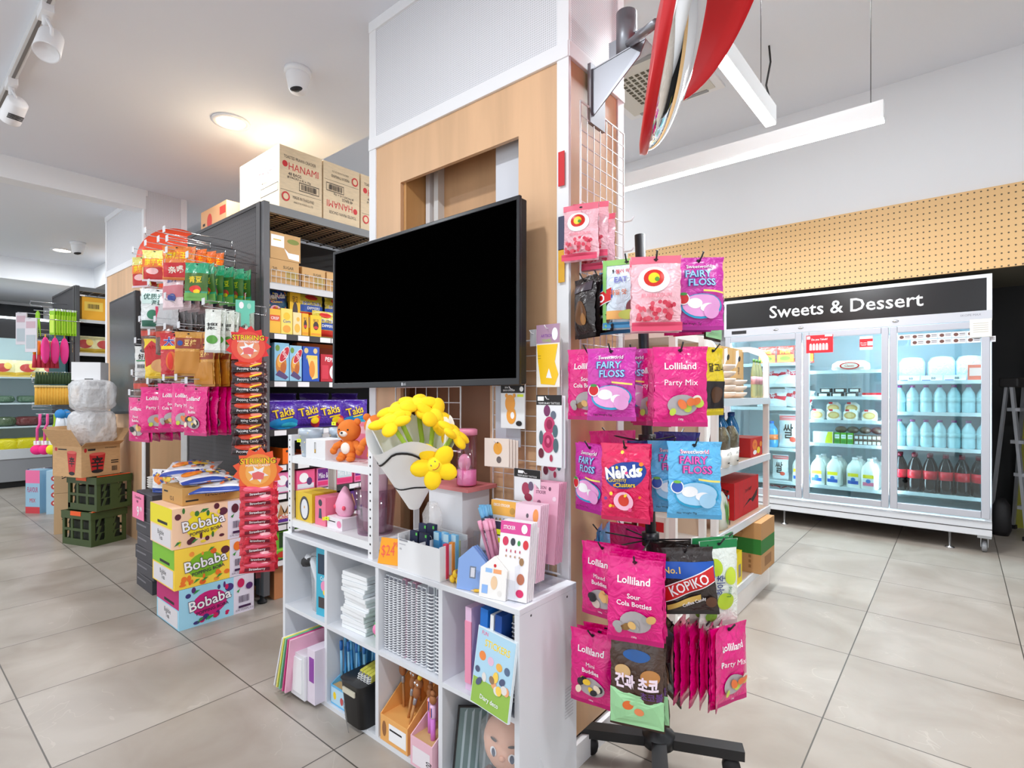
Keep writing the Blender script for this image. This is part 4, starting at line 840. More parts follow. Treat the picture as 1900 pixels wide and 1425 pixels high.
# ---- recess right of the fridge: step ladder, olive arch board
g = G(); OL = M((150, 148, 30), .5)
pts = [(0, 0), (.09, 0), (.14, 1.0), (.17, 1.35), (.22, 1.46), (.30, 1.50), (.6, 1.52), (.6, 1.72), (.12, 1.72)]
item('olive_arch_board', 'olive green curved cut out board leaning on the black wall right of the fridge', 'board', G().prism(pts[::-1], 0, .03, OL), (.36, 6.42, 0), 0)
lx = PY(1893, 800, 6.12)[0]; t = thing('step_ladder', 'folded aluminium step ladder with black top standing right of the fridge', 'ladder', (lx, 6.12, 0), 1.15); t.scale = (1.05, 1.05, 1.09)
AL = M((190, 193, 198), .35, .7)
for s_, nm in ((-1, 'front_rail'), (1, 'front_rail')): part(nm, G().bar((s_*.2, -.12, 0), (s_*.14, .0, 1.16), .035, .02, AL).box(s_*.2-.025, s_*.2+.025, -.145, -.095, 0, .03, INK), t)
for s_ in (-1, 1): part('rear_rail', G().bar((s_*.2, .12, 0), (s_*.14, .03, 1.12), .03, .018, AL).box(s_*.2-.02, s_*.2+.02, .1, .14, 0, .03, INK), t)
for k in range(4): part('step', G().box(-.185+.012*k, .185-.012*k, -.13+.025*k, -.05+.025*k, .22+.24*k, .245+.24*k, AL), t)
part('top_cap', G().box(-.17, .17, -.05, .07, 1.12, 1.19, INK), t, 'black plastic top', bevel=.01)
item('black_holdall', 'black bag hanging beside the step ladder', 'bag', (lambda g: (loft(g, [(0, .05, .06, 3), (.05, .07, .09, 3), (.25, .06, .08, 3), (.3, .03, .03, 2)], INK), g)[1])(G()), (.27, 6.02, 0))
# ================================================================ goods on the near gondola (fronts face +X)
FX = PI/2
def onX(pl, pr_, pt, pb, X): a = PX(pl, pt, X); b = PX(pr_, pb, X); return a[1], b[1], b[2], a[2]      # Y0, Y1, Z0, Z1
def onY(pl, pr_, pt, pb, Y): a = PY(pl, pt, Y); b = PY(pr_, pb, Y); return a[0], b[0], b[2], a[2]
def shelf_box(name, label, cat, y0, y1, z, h, d, base, front, side=(), X=GX-.012, group=None, tape=False, other=()):
    # local +X side looks towards +Y, local -X side towards -Y (seen from the camera)
    g = carton(y1-y0, d, h, base, front, side, tape, other)
    return one(name, label, cat, g, (X-d/2, (y0+y1)/2, z), FX, group)
KR = M((226, 205, 172), .75, 0, 'card')
def hanami(flip=False):
    R_ = M((205, 45, 50), .6); I = M((60, 50, 45), .6)
    o = [('T', 'TOASTED PRAWN CRACKER', -.05, .84, .05, I, 0, 1.5), ('T', 'HANAMI', .12, .70, .12, R_, 0, 1.4, .03), ('E', -.75, .72, .12, .05, R_), ('T', '48 BAGS', -.3, .58, .05, I, 0, .6), ('T', '(8 PACKS x 6) x 15g', -.1, .52, .035, I, 0, 1.1),
         ('R', -.95, .95, .30, .305, I)]+frame_ops(-.1, .85, .35, .49, .012, I)+bars(0, .75, .375, .465, I, 14)+[('E', -.72, .2, .18, .075, R_), ('E', -.72, .2, .12, .05, M((226, 205, 172), .7)), ('T', 'MADE IN THAILAND', .1, .22, .05, I, 0, 1.0, .01), ('T', 'MARUTOU FOOD CO LTD', .1, .14, .03, I, 0, .9)]
    if flip: o = [(q[0], q[1], -q[2], 1-q[3], q[4], q[5], PI)+tuple(q[7:]) if q[0] == 'T' else ((q[0], -q[1], 1-q[2])+tuple(q[3:]) if q[0] == 'E' else (q[0], -q[2], -q[1], 1-q[4], 1-q[3])+tuple(q[5:])) for q in o]
    return o
bx = [(1.50, 1.765), (1.775, 2.03), (2.04, 2.30)]
for i, (a, b) in enumerate(bx):
    shelf_box('snack_carton', ['tan cracker carton with red lettering at the near end of the gondola top', 'tan cracker carton standing upside down, second on the gondola top', 'tan cracker carton touching the column, third on the gondola top'][i], 'carton', a, b, 2.226, .36, .50, KR, hanami(i == 1), hanami(), X=GX-.02, group='cracker cartons on the gondola', tape=True,
        other=[('T', 'HANAMI', .45, .68, .14, M((205, 45, 50), .6), 0, .9, .03), ('T', '48 BAGS', .3, .5, .04, INK)]+frame_ops(.1, .95, .28, .42, .01, INK))
shelf_box('flat_carton', 'flat brown carton with red print lying behind the cracker cartons', 'carton', 1.46, 1.9, 2.226, .17, .40, (216, 160, 112), [], X=-3.56, other=[('E', -.3, .5, .2, .3, M((205, 60, 45), .6)), ('R', .5, .95, .55, .85, M((205, 60, 45), .6)), ('R', -.85, -.65, .4, .5, INK)])
I = M((80, 70, 40), .6)
for k, (a, b, z, h, lab) in enumerate([(1.44, 1.62, 1.79, .14, 'brown carton low in the wire basket, nearest the end'), (1.45, 1.63, 1.932, .15, 'brown carton with a white label, stacked above the basket'), (1.64, 1.79, 1.79, .125, 'small brown carton in the wire basket, second from the end'), (1.80, 1.96, 1.79, .12, 'small brown carton in the wire basket, third from the end'), (1.97, 2.2, 1.79, .16, 'brown carton in the wire basket beside the television edge')]):
    fr = [('T', 'SUGAR', .3, .72, .12, I, 0, .7, .02), ('R', .1, .9, .2, .6, M((186, 160, 90), .7))]+[('T', '20', -.6, .6, .15, I)]
    if k == 1: fr = [('R', -.95, -.1, .45, .9, WH), ('R', -.8, -.3, .7, .74, M((230, 200, 60), .6)), ('E', .5, .75, .4, .1, M((130, 140, 60), .6)), ('P', [(.3, .2), (-.1, .45), (.2, .3), (.9, .3), (.9, .05), (.2, .08)], WH)]
    shelf_box('brown_carton', lab, 'carton', a, b, z, h, .22, (206, 162, 104), fr, X=GX-.025, tape=False, group='cartons in the wire basket')
shelf_box('red_marked_carton', 'brown carton with red stripe behind the small basket cartons', 'carton', 1.66, 2.05, 1.79, .19, .12, (196, 144, 88), [('R', -.3, .1, .7, .85, RED), ('P', [(.8, .6), (.7, .85), (.95, .85)], RED)], X=GX-.28, tape=False)
# shelf 1.508
z = 1.51
bag('nerdsb', 'dark blue candy bag hanging behind the yellow boxes on the gondola', (GX-.12, 1.52, z+.30), FX, cat='candy bag', sc_=1.05)
YB = (250, 200, 40)
yb = [('E', 0, .5, .5, .2, M((60, 40, 40), .5)), ('E', 0, .42, .4, .07, M((210, 50, 50), .5)), ('T', '망고', 0, .75, .12, M((120, 70, 30), .5), 0, 1, .03), ('R', -.9, .9, .05, .15, M((240, 160, 30), .5))]
def snk(label, a, b, h, base, ops, d=.06, name='snack_box', cat='snack box', group=None, X=GX-.015, side=(), other=(), z_=None): return shelf_box(name, label, cat, a, b, z_ if z_ is not None else z, h, d, base, ops, side, X, group, False, other)
snk('orange yellow snack box at the near end of the blue candy bag shelf', 1.44, 1.505, .135, (245, 190, 60), [('R', -.9, .9, .5, .75, M((225, 90, 30), .4)), ('T', 'CRISP', 0, .62, .12, WH, 0, 1.4)])
snk('pale yellow snack box with a yellow oval below the blue candy bag', 1.508, 1.575, .145, (250, 225, 110), [('E', 0, .7, .6, .15, M((250, 200, 40), .4)), ('T', 'Corn', 0, .5, .12, INKB, 0, 1.3, .03), ('E', 0, .2, .7, .15, M((245, 170, 60), .4))])
snk('cream popcorn box, third along the upper snack shelf', 1.58, 1.63, .13, (246, 226, 170), [('E', 0, .3, .7, .2, M((245, 190, 70), .4)), ('E', .2, .7, .4, .1, M((245, 190, 70), .4))])
snk('tall yellow snack box standing behind the cream box', 1.60, 1.665, .29, YB, yb, X=GX-.09, other=yb)
snk('short yellow box with a dark red emblem in front of the wafer bags', 1.685, 1.755, .125, YB, yb, X=GX-.01, other=[('R', -.7, .7, .4, .9, WH)])
snk('very narrow yellow box right behind the cream popcorn box', 1.635, 1.675, .13, (246, 186, 40), yb)
for k, (y_, zz) in enumerate([(1.735, z+.105), (1.80, z), (1.91, z+.10), (1.90, z), (2.05, z)]): bag('pushpop', 'yellow red dipper candy bag on the upper gondola shelf, %s' % ('behind the short yellow box', 'low in front', 'upper one by the television', 'lower one by the television', 'hidden deepest behind the television')[k], (GX-.10+.05*(k == 1), y_, zz), FX, 'dipper candy bags', k, cat='candy bag', sc_=.95)
# shelf 1.24
z = 1.242
def nug(t1, r_=0): return [('E', -.1, .42, .75, .3, M((205, 130, 50), .5)), ('E', -.3, .5, .35, .15, M((235, 170, 70), .5)), ('E', .2, .35, .4, .13, M((190, 100, 40), .5)), ('E', .35, .7, .5, .24, WH, -.5), ('E', .35, .7, .45, .22, M((200, 40, 60), .4), -.5), ('T', t1, .38, .7, .14, WH, -.9, 1.1, .05), ('E', -.6, .86, .3, .08, M((110, 150, 60), .5)), ('P', [(0, .1), (-.9, .15), (-.4, .28), (.3, .2), (.9, .1), (.5, .03)], M((90, 70, 120), .5))]
snk('light blue snack box with golden biscuits, first on the middle shelf', 1.47, 1.555, .215, (140, 195, 225), nug('Moopi'))
snk('light blue snack box with golden biscuits, second on the middle shelf', 1.56, 1.632, .205, (150, 200, 228), nug('Moopi', 1))
snk('deep blue popcorn box with an orange cone picture', 1.64, 1.745, .205, (40, 85, 185), [('P', [(.1, .05), (-.55, .75), (.75, .75), (.8, .1)], M((245, 215, 130), .4)), ('E', .1, .35, .35, .25, M((235, 150, 60), .4)), ('T', 'POPCORN', .05, .68, .1, YEL, 0, 1.3, .04), ('E', -.6, .88, .25, .08, M((225, 200, 140), .5)), ('E', .5, .88, .25, .08, M((225, 200, 140), .5))], side=())
snk('red biscuit box leaning beside the popcorn box', 1.755, 1.90, .165, (190, 30, 50), [('T', 'PEPERO', .1, .8, .16, WH, -.1, 1.4, .04), ('E', .3, .35, .5, .28, WH), ('R', -.9, -.3, .1, .6, M((215, 60, 80), .4)), ('E', .3, .35, .3, .15, M((240, 200, 205), .4))])
snk('second red biscuit box mostly behind the television edge', 1.91, 2.05, .165, (190, 30, 50), [('T', 'PEPERO', 0, .8, .16, WH, 0, 1.4, .04), ('E', .3, .35, .5, .28, WH)])
snk('orange biscuit box at the back of the middle shelf', 1.66, 1.95, .235, (226, 120, 50), [('R', -.9, .9, .6, .9, M((200, 80, 40), .4))], X=GX-.12)
# shelf .965
z = .966
for k, (y_, st, lab) in enumerate([(1.545, 'takis', 'blue purple chip bag at the near end of its shelf'), (1.70, 'takisf', 'purple chip bag with a red and yellow patch, second on its shelf'), (1.845, 'takisf', 'blue purple chip bag behind the metal cup, third along'), (2.02, 'takis', 'blue purple chip bag deepest behind the television')]):
    bag(st, lab, (GX-.06, y_, z), FX+.06*(k % 2), 'front row chip bags', k, cat='chip bag', rot=(-.05, 0, FX))
for k in range(3): bag('takis', 'dark purple chip bag in the back row of the chip bag shelf', (GX-.20, 1.60+.22*k, z+.04), FX, 'back row chip bags', k, cat='chip bag')
# shelf .767 orange trays
z = .768
ORG = (244, 110, 20)
def tray(w, h, d):
    g = G(); o = M(ORG, .45); g.prism([(-w/2, 0), (w/2, 0), (w/2, h*.6), (w*.2, h*.6), (w*.1, h*.45), (-w*.1, h*.45), (-w*.2, h), (-w/2, h)], -d/2, -d/2+.004, o).box(-w/2, -w/2+.004, -d/2, d/2, 0, h, o).box(w/2-.004, w/2, -d/2, d/2, 0, h*.7, o).box(-w/2, w/2, -d/2, d/2, 0, .004, o)
    g.side(0, (0, -d/2, 0)).art([('E', -.5, .5, .1, .1, INK), ('E', -.7, .8, .08, .08, INK), ('E', .5, .35, .1, .08, M((120, 40, 20), .5)), ('T', 'BOO', .3, .3, .2, INK, 0, .6)], w, h); g.frame(); g.box(-w/2+.01, w/2-.01, -d/2+.01, d/2-.01, .005, h*.5, M((110, 40, 20), .6)); return g
for k, (y_, h) in enumerate([(1.60, .09), (1.80, .085), (2.02, .085)]): one('treat_tray', 'orange cardboard treat tray with black holes, %s on its low shelf' % ('nearest', 'second', 'third')[k], 'candy tray', tray(.17, h, .16), (GX-.09, y_, z), FX, 'orange trays')
z = .606
PKX = (235, 130, 180)
for k in range(5):
    snk('pink candy pack with a printed panel, %s on the pink shelf' % ('first', 'second', 'third', 'fourth', 'fifth')[k], 1.47+.13*k, 1.585+.13*k, .115, (235, 130, 180) if k % 2 == 0 else (235, 90, 140), [('E', -.2, .6, .5, .25, WH), ('R', -.9, .9, .05, .3, M((225, 225, 232), .4)), ('E', .4, .4, .3, .2, M((90, 60, 110), .4))] if k < 2 else [('R', -.9, .9, .35, .95, M((196, 215, 220) if k % 2 else (110, 40, 130), .4)), ('T', 'Mike & Ike', 0, .6, .3, WH, 0, 1.6, .04), ('R', -.9, .9, .08, .3, M((226, 60, 120), .4)), ('E', .6, .85, .2, .1, YEL)], group='pink candy packs')
for k in range(3): snk('purple theatre candy box standing further along the pink shelf', 2.13+.15*k, 2.27+.15*k, .115, (110, 50, 140), [('T', 'Mike & Ike', 0, .6, .3, WH, 0, 1.6, .04), ('R', -.9, .9, .08, .25, YEL)], group='purple theatre boxes')
z = .432
for k in range(5): snk('purple and white biscuit pack, %s on the second lowest shelf' % ('first', 'second', 'third', 'fourth', 'fifth')[k], 1.47+.14*k, 1.59+.14*k, .12, (92, 45, 130) if k % 2 else (232, 226, 216), [('P', [(0, .5), (-.8, .2), (-.4, .9), (0, .3), (.4, .9), (.8, .2)], M((190, 140, 90), .5)), ('R', -.95, .95, .05, .2, M((100, 50, 150), .4)), ('T', 'Choco', 0, .3, .2, M((225, 60, 50), .4), 0, 1.2, .03)], group='purple biscuit packs')
z = .233
for k in range(4): snk('bright green pouch with a dark picture, %s on the lowest shelf' % ('first', 'second', 'third', 'fourth')[k], 1.46+.13*k, 1.58+.13*k, .155, (110, 190, 50), [('R', -.4, .5, .4, .95, M((40, 70, 30), .5)), ('E', 0, .15, .6, .12, M((200, 60, 40), .5)), ('R', -.95, .95, .3, .36, M((160, 220, 80), .4))], group='green pouches')
one('floor_carton', 'brown carton with black print on the floor under the gondola shelves', 'carton', carton(.36, .3, .185, (196, 130, 84), [('T', '5%', -.5, .8, .16, INK)]+frame_ops(-.7, .4, .3, .6, .03, INK), tape=False), (-3.13, 1.66, .0005), FX)

# ================================================================ hooks and bags on the gondola end
def hook(X, z, Yf, label, Y1=1.40, tagc=(214, 214, 218)):
    t = thing('display_hook', label, 'display hook', (X, Y1-.001, z), 0, 'price tag hooks on the gondola end')
    L_ = Yf-.045-Y1
    g = G().tube([(0, 0, .0), (0, L_, .012)], .0022, CHROME, 5).tube([(-.0, 0, .045), (0, L_, .042)], .0018, CHROME, 5).tube([(0, 0, 0), (0, 0, .045)], .002, CHROME, 5).tube([(0, L_, .012), (0, L_, .044)], .002, CHROME, 5)
    part('wire', g, t); part('price_tag', G().box(-.018, .018, L_-.003, L_-.001, .018, .052, M(tagc, .5)), t)
HN = ['front', 'second', 'third', 'fourth', 'fifth', 'sixth', 'seventh', 'eighth', 'ninth', 'tenth']
def row(style, px, py, n, fr, dy, desc, where, Yf=1.09, jit=.12, hk=True, sc_=1.16, cat='snack bag'):
    X, _, zz = PY(px, py, Yf); r = random.Random(int(px*7+py))
    n = min(n, int((1.37-Yf)/dy)+1)
    for k in range(n):
        rz = fr if k == 0 else fr*.3+r.uniform(-jit, jit)
        lab = ('%s, front one %s' % (desc, where)) if k == 0 else ('%s behind the front one %s' % (' '.join(desc.split()[:6]), where))
        bag(style, lab, (X, Yf+dy*k, zz+.012), rz, None if k == 0 else '%s rows' % desc, k, cat=cat, rot=(r.uniform(-.05, .05), r.uniform(-.04, .04), rz), sc_=sc_)
    if hk: hook(X, zz+.010, Yf, 'tagged wire hook of the %s' % desc.split(' with ')[0]+' '+' '.join(where.split()[:6]))
row('konjac', 287, 468, 5, .85, .05, 'yellow topped red snack bag', 'at upper left')
row('konjac', 263, 480, 2, .5, .06, 'red and yellow snack bag', 'at the far left edge', Yf=1.06)
row('orange', 328, 461, 5, .85, .05, 'orange spicy snack bag', 'in the top row')
row('orange', 334, 497, 4, .7, .05, 'red spicy snack bag', 'just below the top row', Yf=1.12)
row('pinkw', 322, 505, 5, .45, .055, 'pink and white snack bag', 'left of the green bags')
row('green', 366, 492, 6, .75, .048, 'green pea snack bag', 'on the right of the wall')
row('rice', 293, 540, 1, .95, .05, 'white rice cracker bag', 'in the middle row')
row('silver', 312, 546, 9, .4, .028, 'silver snack bag', 'behind the rice cracker bag', Yf=1.12, hk=False)
row('brownb', 276, 607, 6, .5, .045, 'small brown snack packet', 'under the rice cracker bag')
row('brownb', 305, 608, 5, .5, .045, 'small brown seasoned packet', 'right under the silver bags')
row('barcode', 268, 646, 3, .9, .05, 'narrow white packet with a barcode', 'at the lower left')
row('yellowr', 294, 632, 4, .9, .05, 'yellow and red snack bag', 'in the lower row')
row('dapi', 324, 622, 3, .95, .05, 'red snack bag with a white panel', 'in the lower row')
row('gold', 350, 620, 8, .75, .036, 'golden brown snack bag', 'right of the red bag')
row('gold', 378, 640, 5, .4, .045, 'deep gold snack bag', 'at the right end of the lower row', Yf=1.14, hk=False)
row('whiteg', 396, 578, 6, .7, .036, 'slim white and green seaweed packet', 'above the gold bags', Yf=1.13)
row('brownb', 262, 705, 4, .5, .05, 'small brown packet', 'above the magenta bags at left', Yf=1.07)
row('mixed', 258, 742, 5, .35, .045, 'magenta candy bag', 'at the left end', Yf=1.02, cat='candy bag', sc_=1.25)
row('party', 292, 722, 7, .9, .042, 'magenta candy bag with sweets printed', 'in the lowest row', Yf=1.05, cat='candy bag', sc_=1.25)
row('cola', 322, 716, 8, .7, .036, 'magenta sour candy bag', 'in the lowest row', Yf=1.07, cat='candy bag', sc_=1.25)
row('party', 345, 716, 8, .5, .034, 'magenta party candy bag', 'right of the sour ones', Yf=1.09, cat='candy bag', sc_=1.25)
row('mini', 364, 722, 8, .3, .034, 'magenta mini candy bag', 'at the right end', Yf=1.11, cat='candy bag', sc_=1.25)
for k, (px, py) in enumerate([(430, 462), (418, 478), (390, 462), (435, 497), (432, 575)]):
    a = PY(px, py, 1.398); hook(a[0], a[2], 1.09, 'bare chrome hook %s' % ('topmost on the gondola end', 'just below the topmost hook', 'left of the topmost hooks', 'above the green pea bags', 'in the middle right of the gondola end')[k])
# green hang tag and striking strips
a = PT(455, 557, 2.80)
g = G().prism([(-.045, -.06), (-.045, 0), (.045, 0), (.045, -.06), (.02, -.07), (.02, -.14), (0, -.12), (-.02, -.14), (-.02, -.07)], 0, .0015, M((110, 205, 180), .5)); g.tube([(0, -.001, 0), (0, -.001, .035), (.004, .01, .04)], .001, WHITE, 4)
g.side(0, (0, 0, -.06)).art([('E', -.4, .55, .25, .3, WH), ('E', .4, .5, .22, .25, M((170, 225, 205), .4))], .09, .06)
one('hang_tag', 'mint green hanging tag above the first red candy strip', 'tag', g, a, 1.1)
def packet(w, h, base, ops, seed): return bag_mesh(w, h, .02, base, ops, seed=seed, top=.1, bot=.1).mesh('candy_packet')
DP = [packet(.155, .062, (66, 20, 26), [('E', 0, .68, .8, .3, M((205, 60, 30), .35)), ('E', .5, .75, .35, .2, M((240, 140, 120), .3)), ('R', .1, .8, .5, .62, YEL, .3), ('R', -.9, .9, .05, .36, M((34, 22, 26), .35)), ('T', 'Popping Candy', 0, .22, .2, WH, 0, 1.3, .01)], s_) for s_ in (2, 4)]
RP = [packet(.165, .07, (214, 28, 56), [('E', 0, .65, .8, .25, M((236, 90, 120), .3)), ('E', .4, .75, .3, .15, M((250, 180, 190), .3)), ('R', -.7, .7, .12, .34, M((120, 14, 40), .35)), ('T', 'Strawberry', 0, .23, .17, WH, 0, 1.2, .01)], s_) for s_ in (2, 4)]
def striking(loc, rz, label, packs, n, dz, hw, cols, w2=1):
    t = thing('candy_strip', label, 'candy strip', loc, rz)
    g = G(); pts = []; N_ = 26
    for k in range(N_): a = 2*PI*k/N_; r = hw*(1.0 if k % 2 == 0 else .80); pts.append((r*math.cos(a)*1.02, -hw*.95+r*math.sin(a)*1.0))
    o = M(cols[0], .4); g.prism(pts, -.002, .002, o); g.frame(Matrix.Translation((0, -.0022, 0)))
    g.frame(Matrix.Translation((0, -.0022, -2*hw))); 
    g.art([('E', 0, .5, .76, .38, M(cols[1], .4)), ('E', .0, .48, .5, .27, M(cols[2], .4)), ('T', 'STRIKING', 0, .73, .125, INK, 0, 1.62, .1), ('T', 'STRIKING', 0, .73, .12, YEL, 0, 1.56, .04), ('T', 'POPPING CANDY', 0, .63, .045, WH, 0, 1.2, .02),
           ('P', [(0, .42), (-.4, .5), (-.15, .52), (-.2, .62), (0, .54), (.25, .6), (.18, .48), (.42, .4), (.15, .38), (.1, .25), (-.08, .35), (-.35, .3), (-.2, .4), (-.4, .5)], WH), ('P', [(0, .4), (-.25, .46), (0, .5), (.25, .45), (.2, .32), (-.2, .33), (-.25, .46)], M((235, 110, 110), .4))], 2*hw, 2*hw)
    part('hang_clip', G().tube([(0, 0, -.01), (0, .10, .01)], .003, CHROME, 6), t)
    part('header_card', g, t, 'spiky red header card with yellow lettering')
    g = G().box(-.012, .012, .002, .004, -2*hw-dz*n, -hw, M((90, 20, 30), .4)); part('backing_strip', g, t)
    r = random.Random(n)
    for k in range(n):
        for j in range(w2):
            p = link('candy_packet', packs[k % 2], t, (r.uniform(-.004, .004)+.012*j, -.008+.02*j, -1.72*hw-dz*(k+1)), (-.22+r.uniform(-.1, .1), r.uniform(-.05, .05), r.uniform(-.1, .1)+.3*j))
    return t
striking(tuple(PT(461, 606, 2.76)), 1.05, 'upper hanging strip of black and red popping candy packets', DP, 9, .053, .105, [(226, 40, 45), (235, 80, 60), (238, 150, 110)], 2)
striking(tuple(PT(479, 832, 2.70)), 1.05, 'lower hanging strip of shiny red popping candy packets near the floor', RP, 9, .047, .115, [(240, 90, 50), (246, 150, 60), (250, 180, 90)], 2)

# ================================================================ bobaba cartons and their neighbours
def splat(c): return ('P', [(.62, .84), (.45, .8), (.55, .86), (.5, .93), (.6, .89), (.64, .96), (.68, .88), (.8, .92), (.72, .85), (.84, .8), (.70, .81), (.66, .72), (.6, .8), (.45, .8)], M(c, .5))
def boba(base, blob, dots, splc, leaf, low):
    w = WH; B = M((60, 25, 70), .5)
    o = [('R', .42, 1, 0, 1, M((228, 222, 236), .5)), ('E', -.22, .5, .46, .32, M(blob, .5)), splat(splc) if 0 else ('E', .30, .77, .12, .1, M(splc, .5))]
    r = random.Random(base[0])
    for k in range(15):
        u, v = r.uniform(-.93, .35), r.choice((r.uniform(.07, .24), r.uniform(.78, .93))); o.append(('E', u, v, r.uniform(.03, .085), r.uniform(.03, .085), M(r.choice(dots), .5)))
    for k in range(4): u, v = r.uniform(-.9, .3), r.choice((.12, .85)); o.append(('P', [(u, v), (u-.1, v-.04), (u-.02, v+.06), (u+.08, v+.05)], M(leaf, .5)))
    o += [('T', 'Bobaba', -.21, .575, .27, B, .12, 1.12, .09), ('T', 'Bobaba', -.21, .575, .26, w, .12, 1.1, .03), ('T', 'POPPING BOBA', -.15, .35, .085, B, .12, .85, .03),
          ('E', .62, .8, .1, .12, M(dots[0], .5)), ('E', .86, .68, .1, .09, M(dots[1], .5)), ('P', [(.55, .55), (.5, .6), (.6, .66)], M(leaf, .5))]+bars(.56, .86, .28, .46, B, 12)+[('R', .55, .9, .14, .2, B), ('T', '15.9FL OZ(450ML) X 12', .72, .08, .05, B, 0, .5)]
    return o
def bobside(c): return [('R', -1, 1, .5, 1, M(c, .5)), ('R', -.3, .6, .56, .63, INK), ('R', -.9, .9, .03, .47, M((222, 218, 222), .5)), ('T', 'Bubble', 0, .33, .12, INK, 0, 1.0, .01), ('T', 'Tea', 0, .2, .12, INK, 0, .7, .01)]
BB = [((160, 215, 238), (205, 25, 120), [(205, 25, 90), (90, 40, 110), (60, 50, 120)], (70, 50, 120), (50, 150, 70), (190, 20, 110), 'light blue boba carton with berries, on the floor at the bottom of the stack', .985, 0),
      ((252, 214, 70), (130, 190, 40), [(240, 120, 40), (245, 150, 60), (235, 100, 30)], (90, 40, 50), (60, 150, 60), (125, 190, 40), 'yellow boba carton with oranges, in the middle of the stack', .965, .202),
      ((246, 206, 172), (248, 226, 40), [(90, 35, 50), (60, 120, 50), (240, 215, 60)], (90, 40, 60), (50, 130, 60), (236, 220, 30), 'peach boba carton with passionfruit, on top of the stack', .955, .404)]
for base, blob, dots, sp_, leaf, sidec, lab, y0, z0 in BB:
    g = carton(.365, .31, .20, base, boba(base, blob, dots, sp_, leaf, 0), (), False, bobside(sidec))
    one('drink_carton', lab, 'carton', g, (-2.945-.155, y0+.1825, z0), FX, 'boba cartons')
g = carton(.30, .26, .085, (196, 150, 84), [('T', '12-COUNT', .1, .5, .2, INK, 0, 1.0), ('R', -.9, -.5, .2, .3, INK)], (), False, [('T', '12-5', 0, .3, .25, INK, 0, .8), ('R', -.8, -.4, .6, .7, INK)])
one('brown_multipack', 'flat brown carton lying on the top boba carton', 'carton', g, (-3.12, 1.16, .6055), FX+.03)
bag('floral', 'blue and white patterned pasta packet flat on the peach carton', (-2.93, 1.16, .66), FX, None, 0, rot=(-1.35, 0, 1.25))
bag('floral', 'patterned pasta packet lying on the flat brown carton', (-3.0, 1.15, .705), FX, None, 1, rot=(-1.4, 0, 1.5))
bag('floral', 'patterned pasta packet at the back of the brown carton pile', (-3.2, 1.1, .725), FX, None, 1, rot=(-1.3, 0, .9))
# dark stack with price sign
for k in range(7):
    dz = .0825; sh = (0, .012, -.008, .01, .0, .012, .0)[k]
    g = carton(.30, .34, dz-.002, (74, 72, 78) if k % 2 else (66, 64, 70), [('R', -.9, .2, .5, .62, M((120, 118, 124), .5)), ('R', -.9, .9, .9, .98, M((90, 88, 94), .5))], (), False)
    one('grey_box', 'dark grey flat box, %s from the floor in the price sign stack' % ('lowest', 'second', 'third', 'fourth', 'fifth', 'sixth', 'topmost')[k], 'box', g, (-3.735+sh, 1.235, .0005+dz*k), 0.02*(k % 3-1), 'dark grey stacked boxes')
a = PY(257, 915, 1.055)
g = G().box(-.105, .105, -.001, .001, -.155, 0, M((244, 130, 170), .6)); g.side(0, (0, -.001, -.155)).art([('T', 'Osmanthus', 0, .84, .12, INK, 0, 1.6), ('T', 'cup', -.1, .66, .12, INK, 0, .6), ('T', '9', .0, .3, .4, WH, 0, .6, .02), ('T', '99', .5, .42, .18, WH, 0, .5, .02)], .21, .155)
one('price_sign', 'pink handwritten price sign on the dark grey box stack', 'sign', g, (a[0], 1.053, a[2]), .0)
for k in range(4):
    h_ = .14; c = [(120, 175, 205), (226, 130, 60), (110, 170, 70), (235, 235, 236)][k]
    one('tea_carton', 'narrow coloured carton edge between the grey stack and boba cartons, %s' % ('lowest', 'second', 'third', 'top')[k], 'carton', carton(.14, .3, h_-.003, c, [('R', -.9, .9, .3, .8, M((228, 236, 230), .5)), ('E', 0, .5, .6, .2, M((90, 160, 70), .5))], (), False), (-3.46, 1.24, h_*k), .03, 'narrow tea cartons')
g = G(); 
for k in range(5): g.lathe([(.02, .014*k), (.05, .014*k+.02), (.052, .014*k+.024), (.045, .014*k+.02), (.0, .014*k+.006)], M((236, 232, 226), .5), 18)
one('paper_bowl_stack', 'small stack of white paper bowls on the dark grey boxes', 'bowl stack', g, (-3.80, 1.15, .578))
bag('floral', 'blue swirl patterned packet standing beside the paper bowls', (-3.62, 1.14, .58), .5, None, 0, sc_=.7)
g = G(); loft(g, [(0, .14, .1, 2.2), (.2, .16, .12, 2), (.42, .12, .09, 2), (.5, .05, .04, 2)], M((190, 170, 138), .3, 0, 'film', .55), 22)
one('wrapped_roll', 'clear plastic wrapped tan roll standing behind the grey boxes', 'roll', g, (-4.22, 1.55, .55)) if 0 else one('wrapped_roll', 'clear plastic wrapped tan roll standing behind the grey boxes', 'roll', g, (-4.28, 1.62, 0)).__setattr__('scale', (1, 1, 1.75))

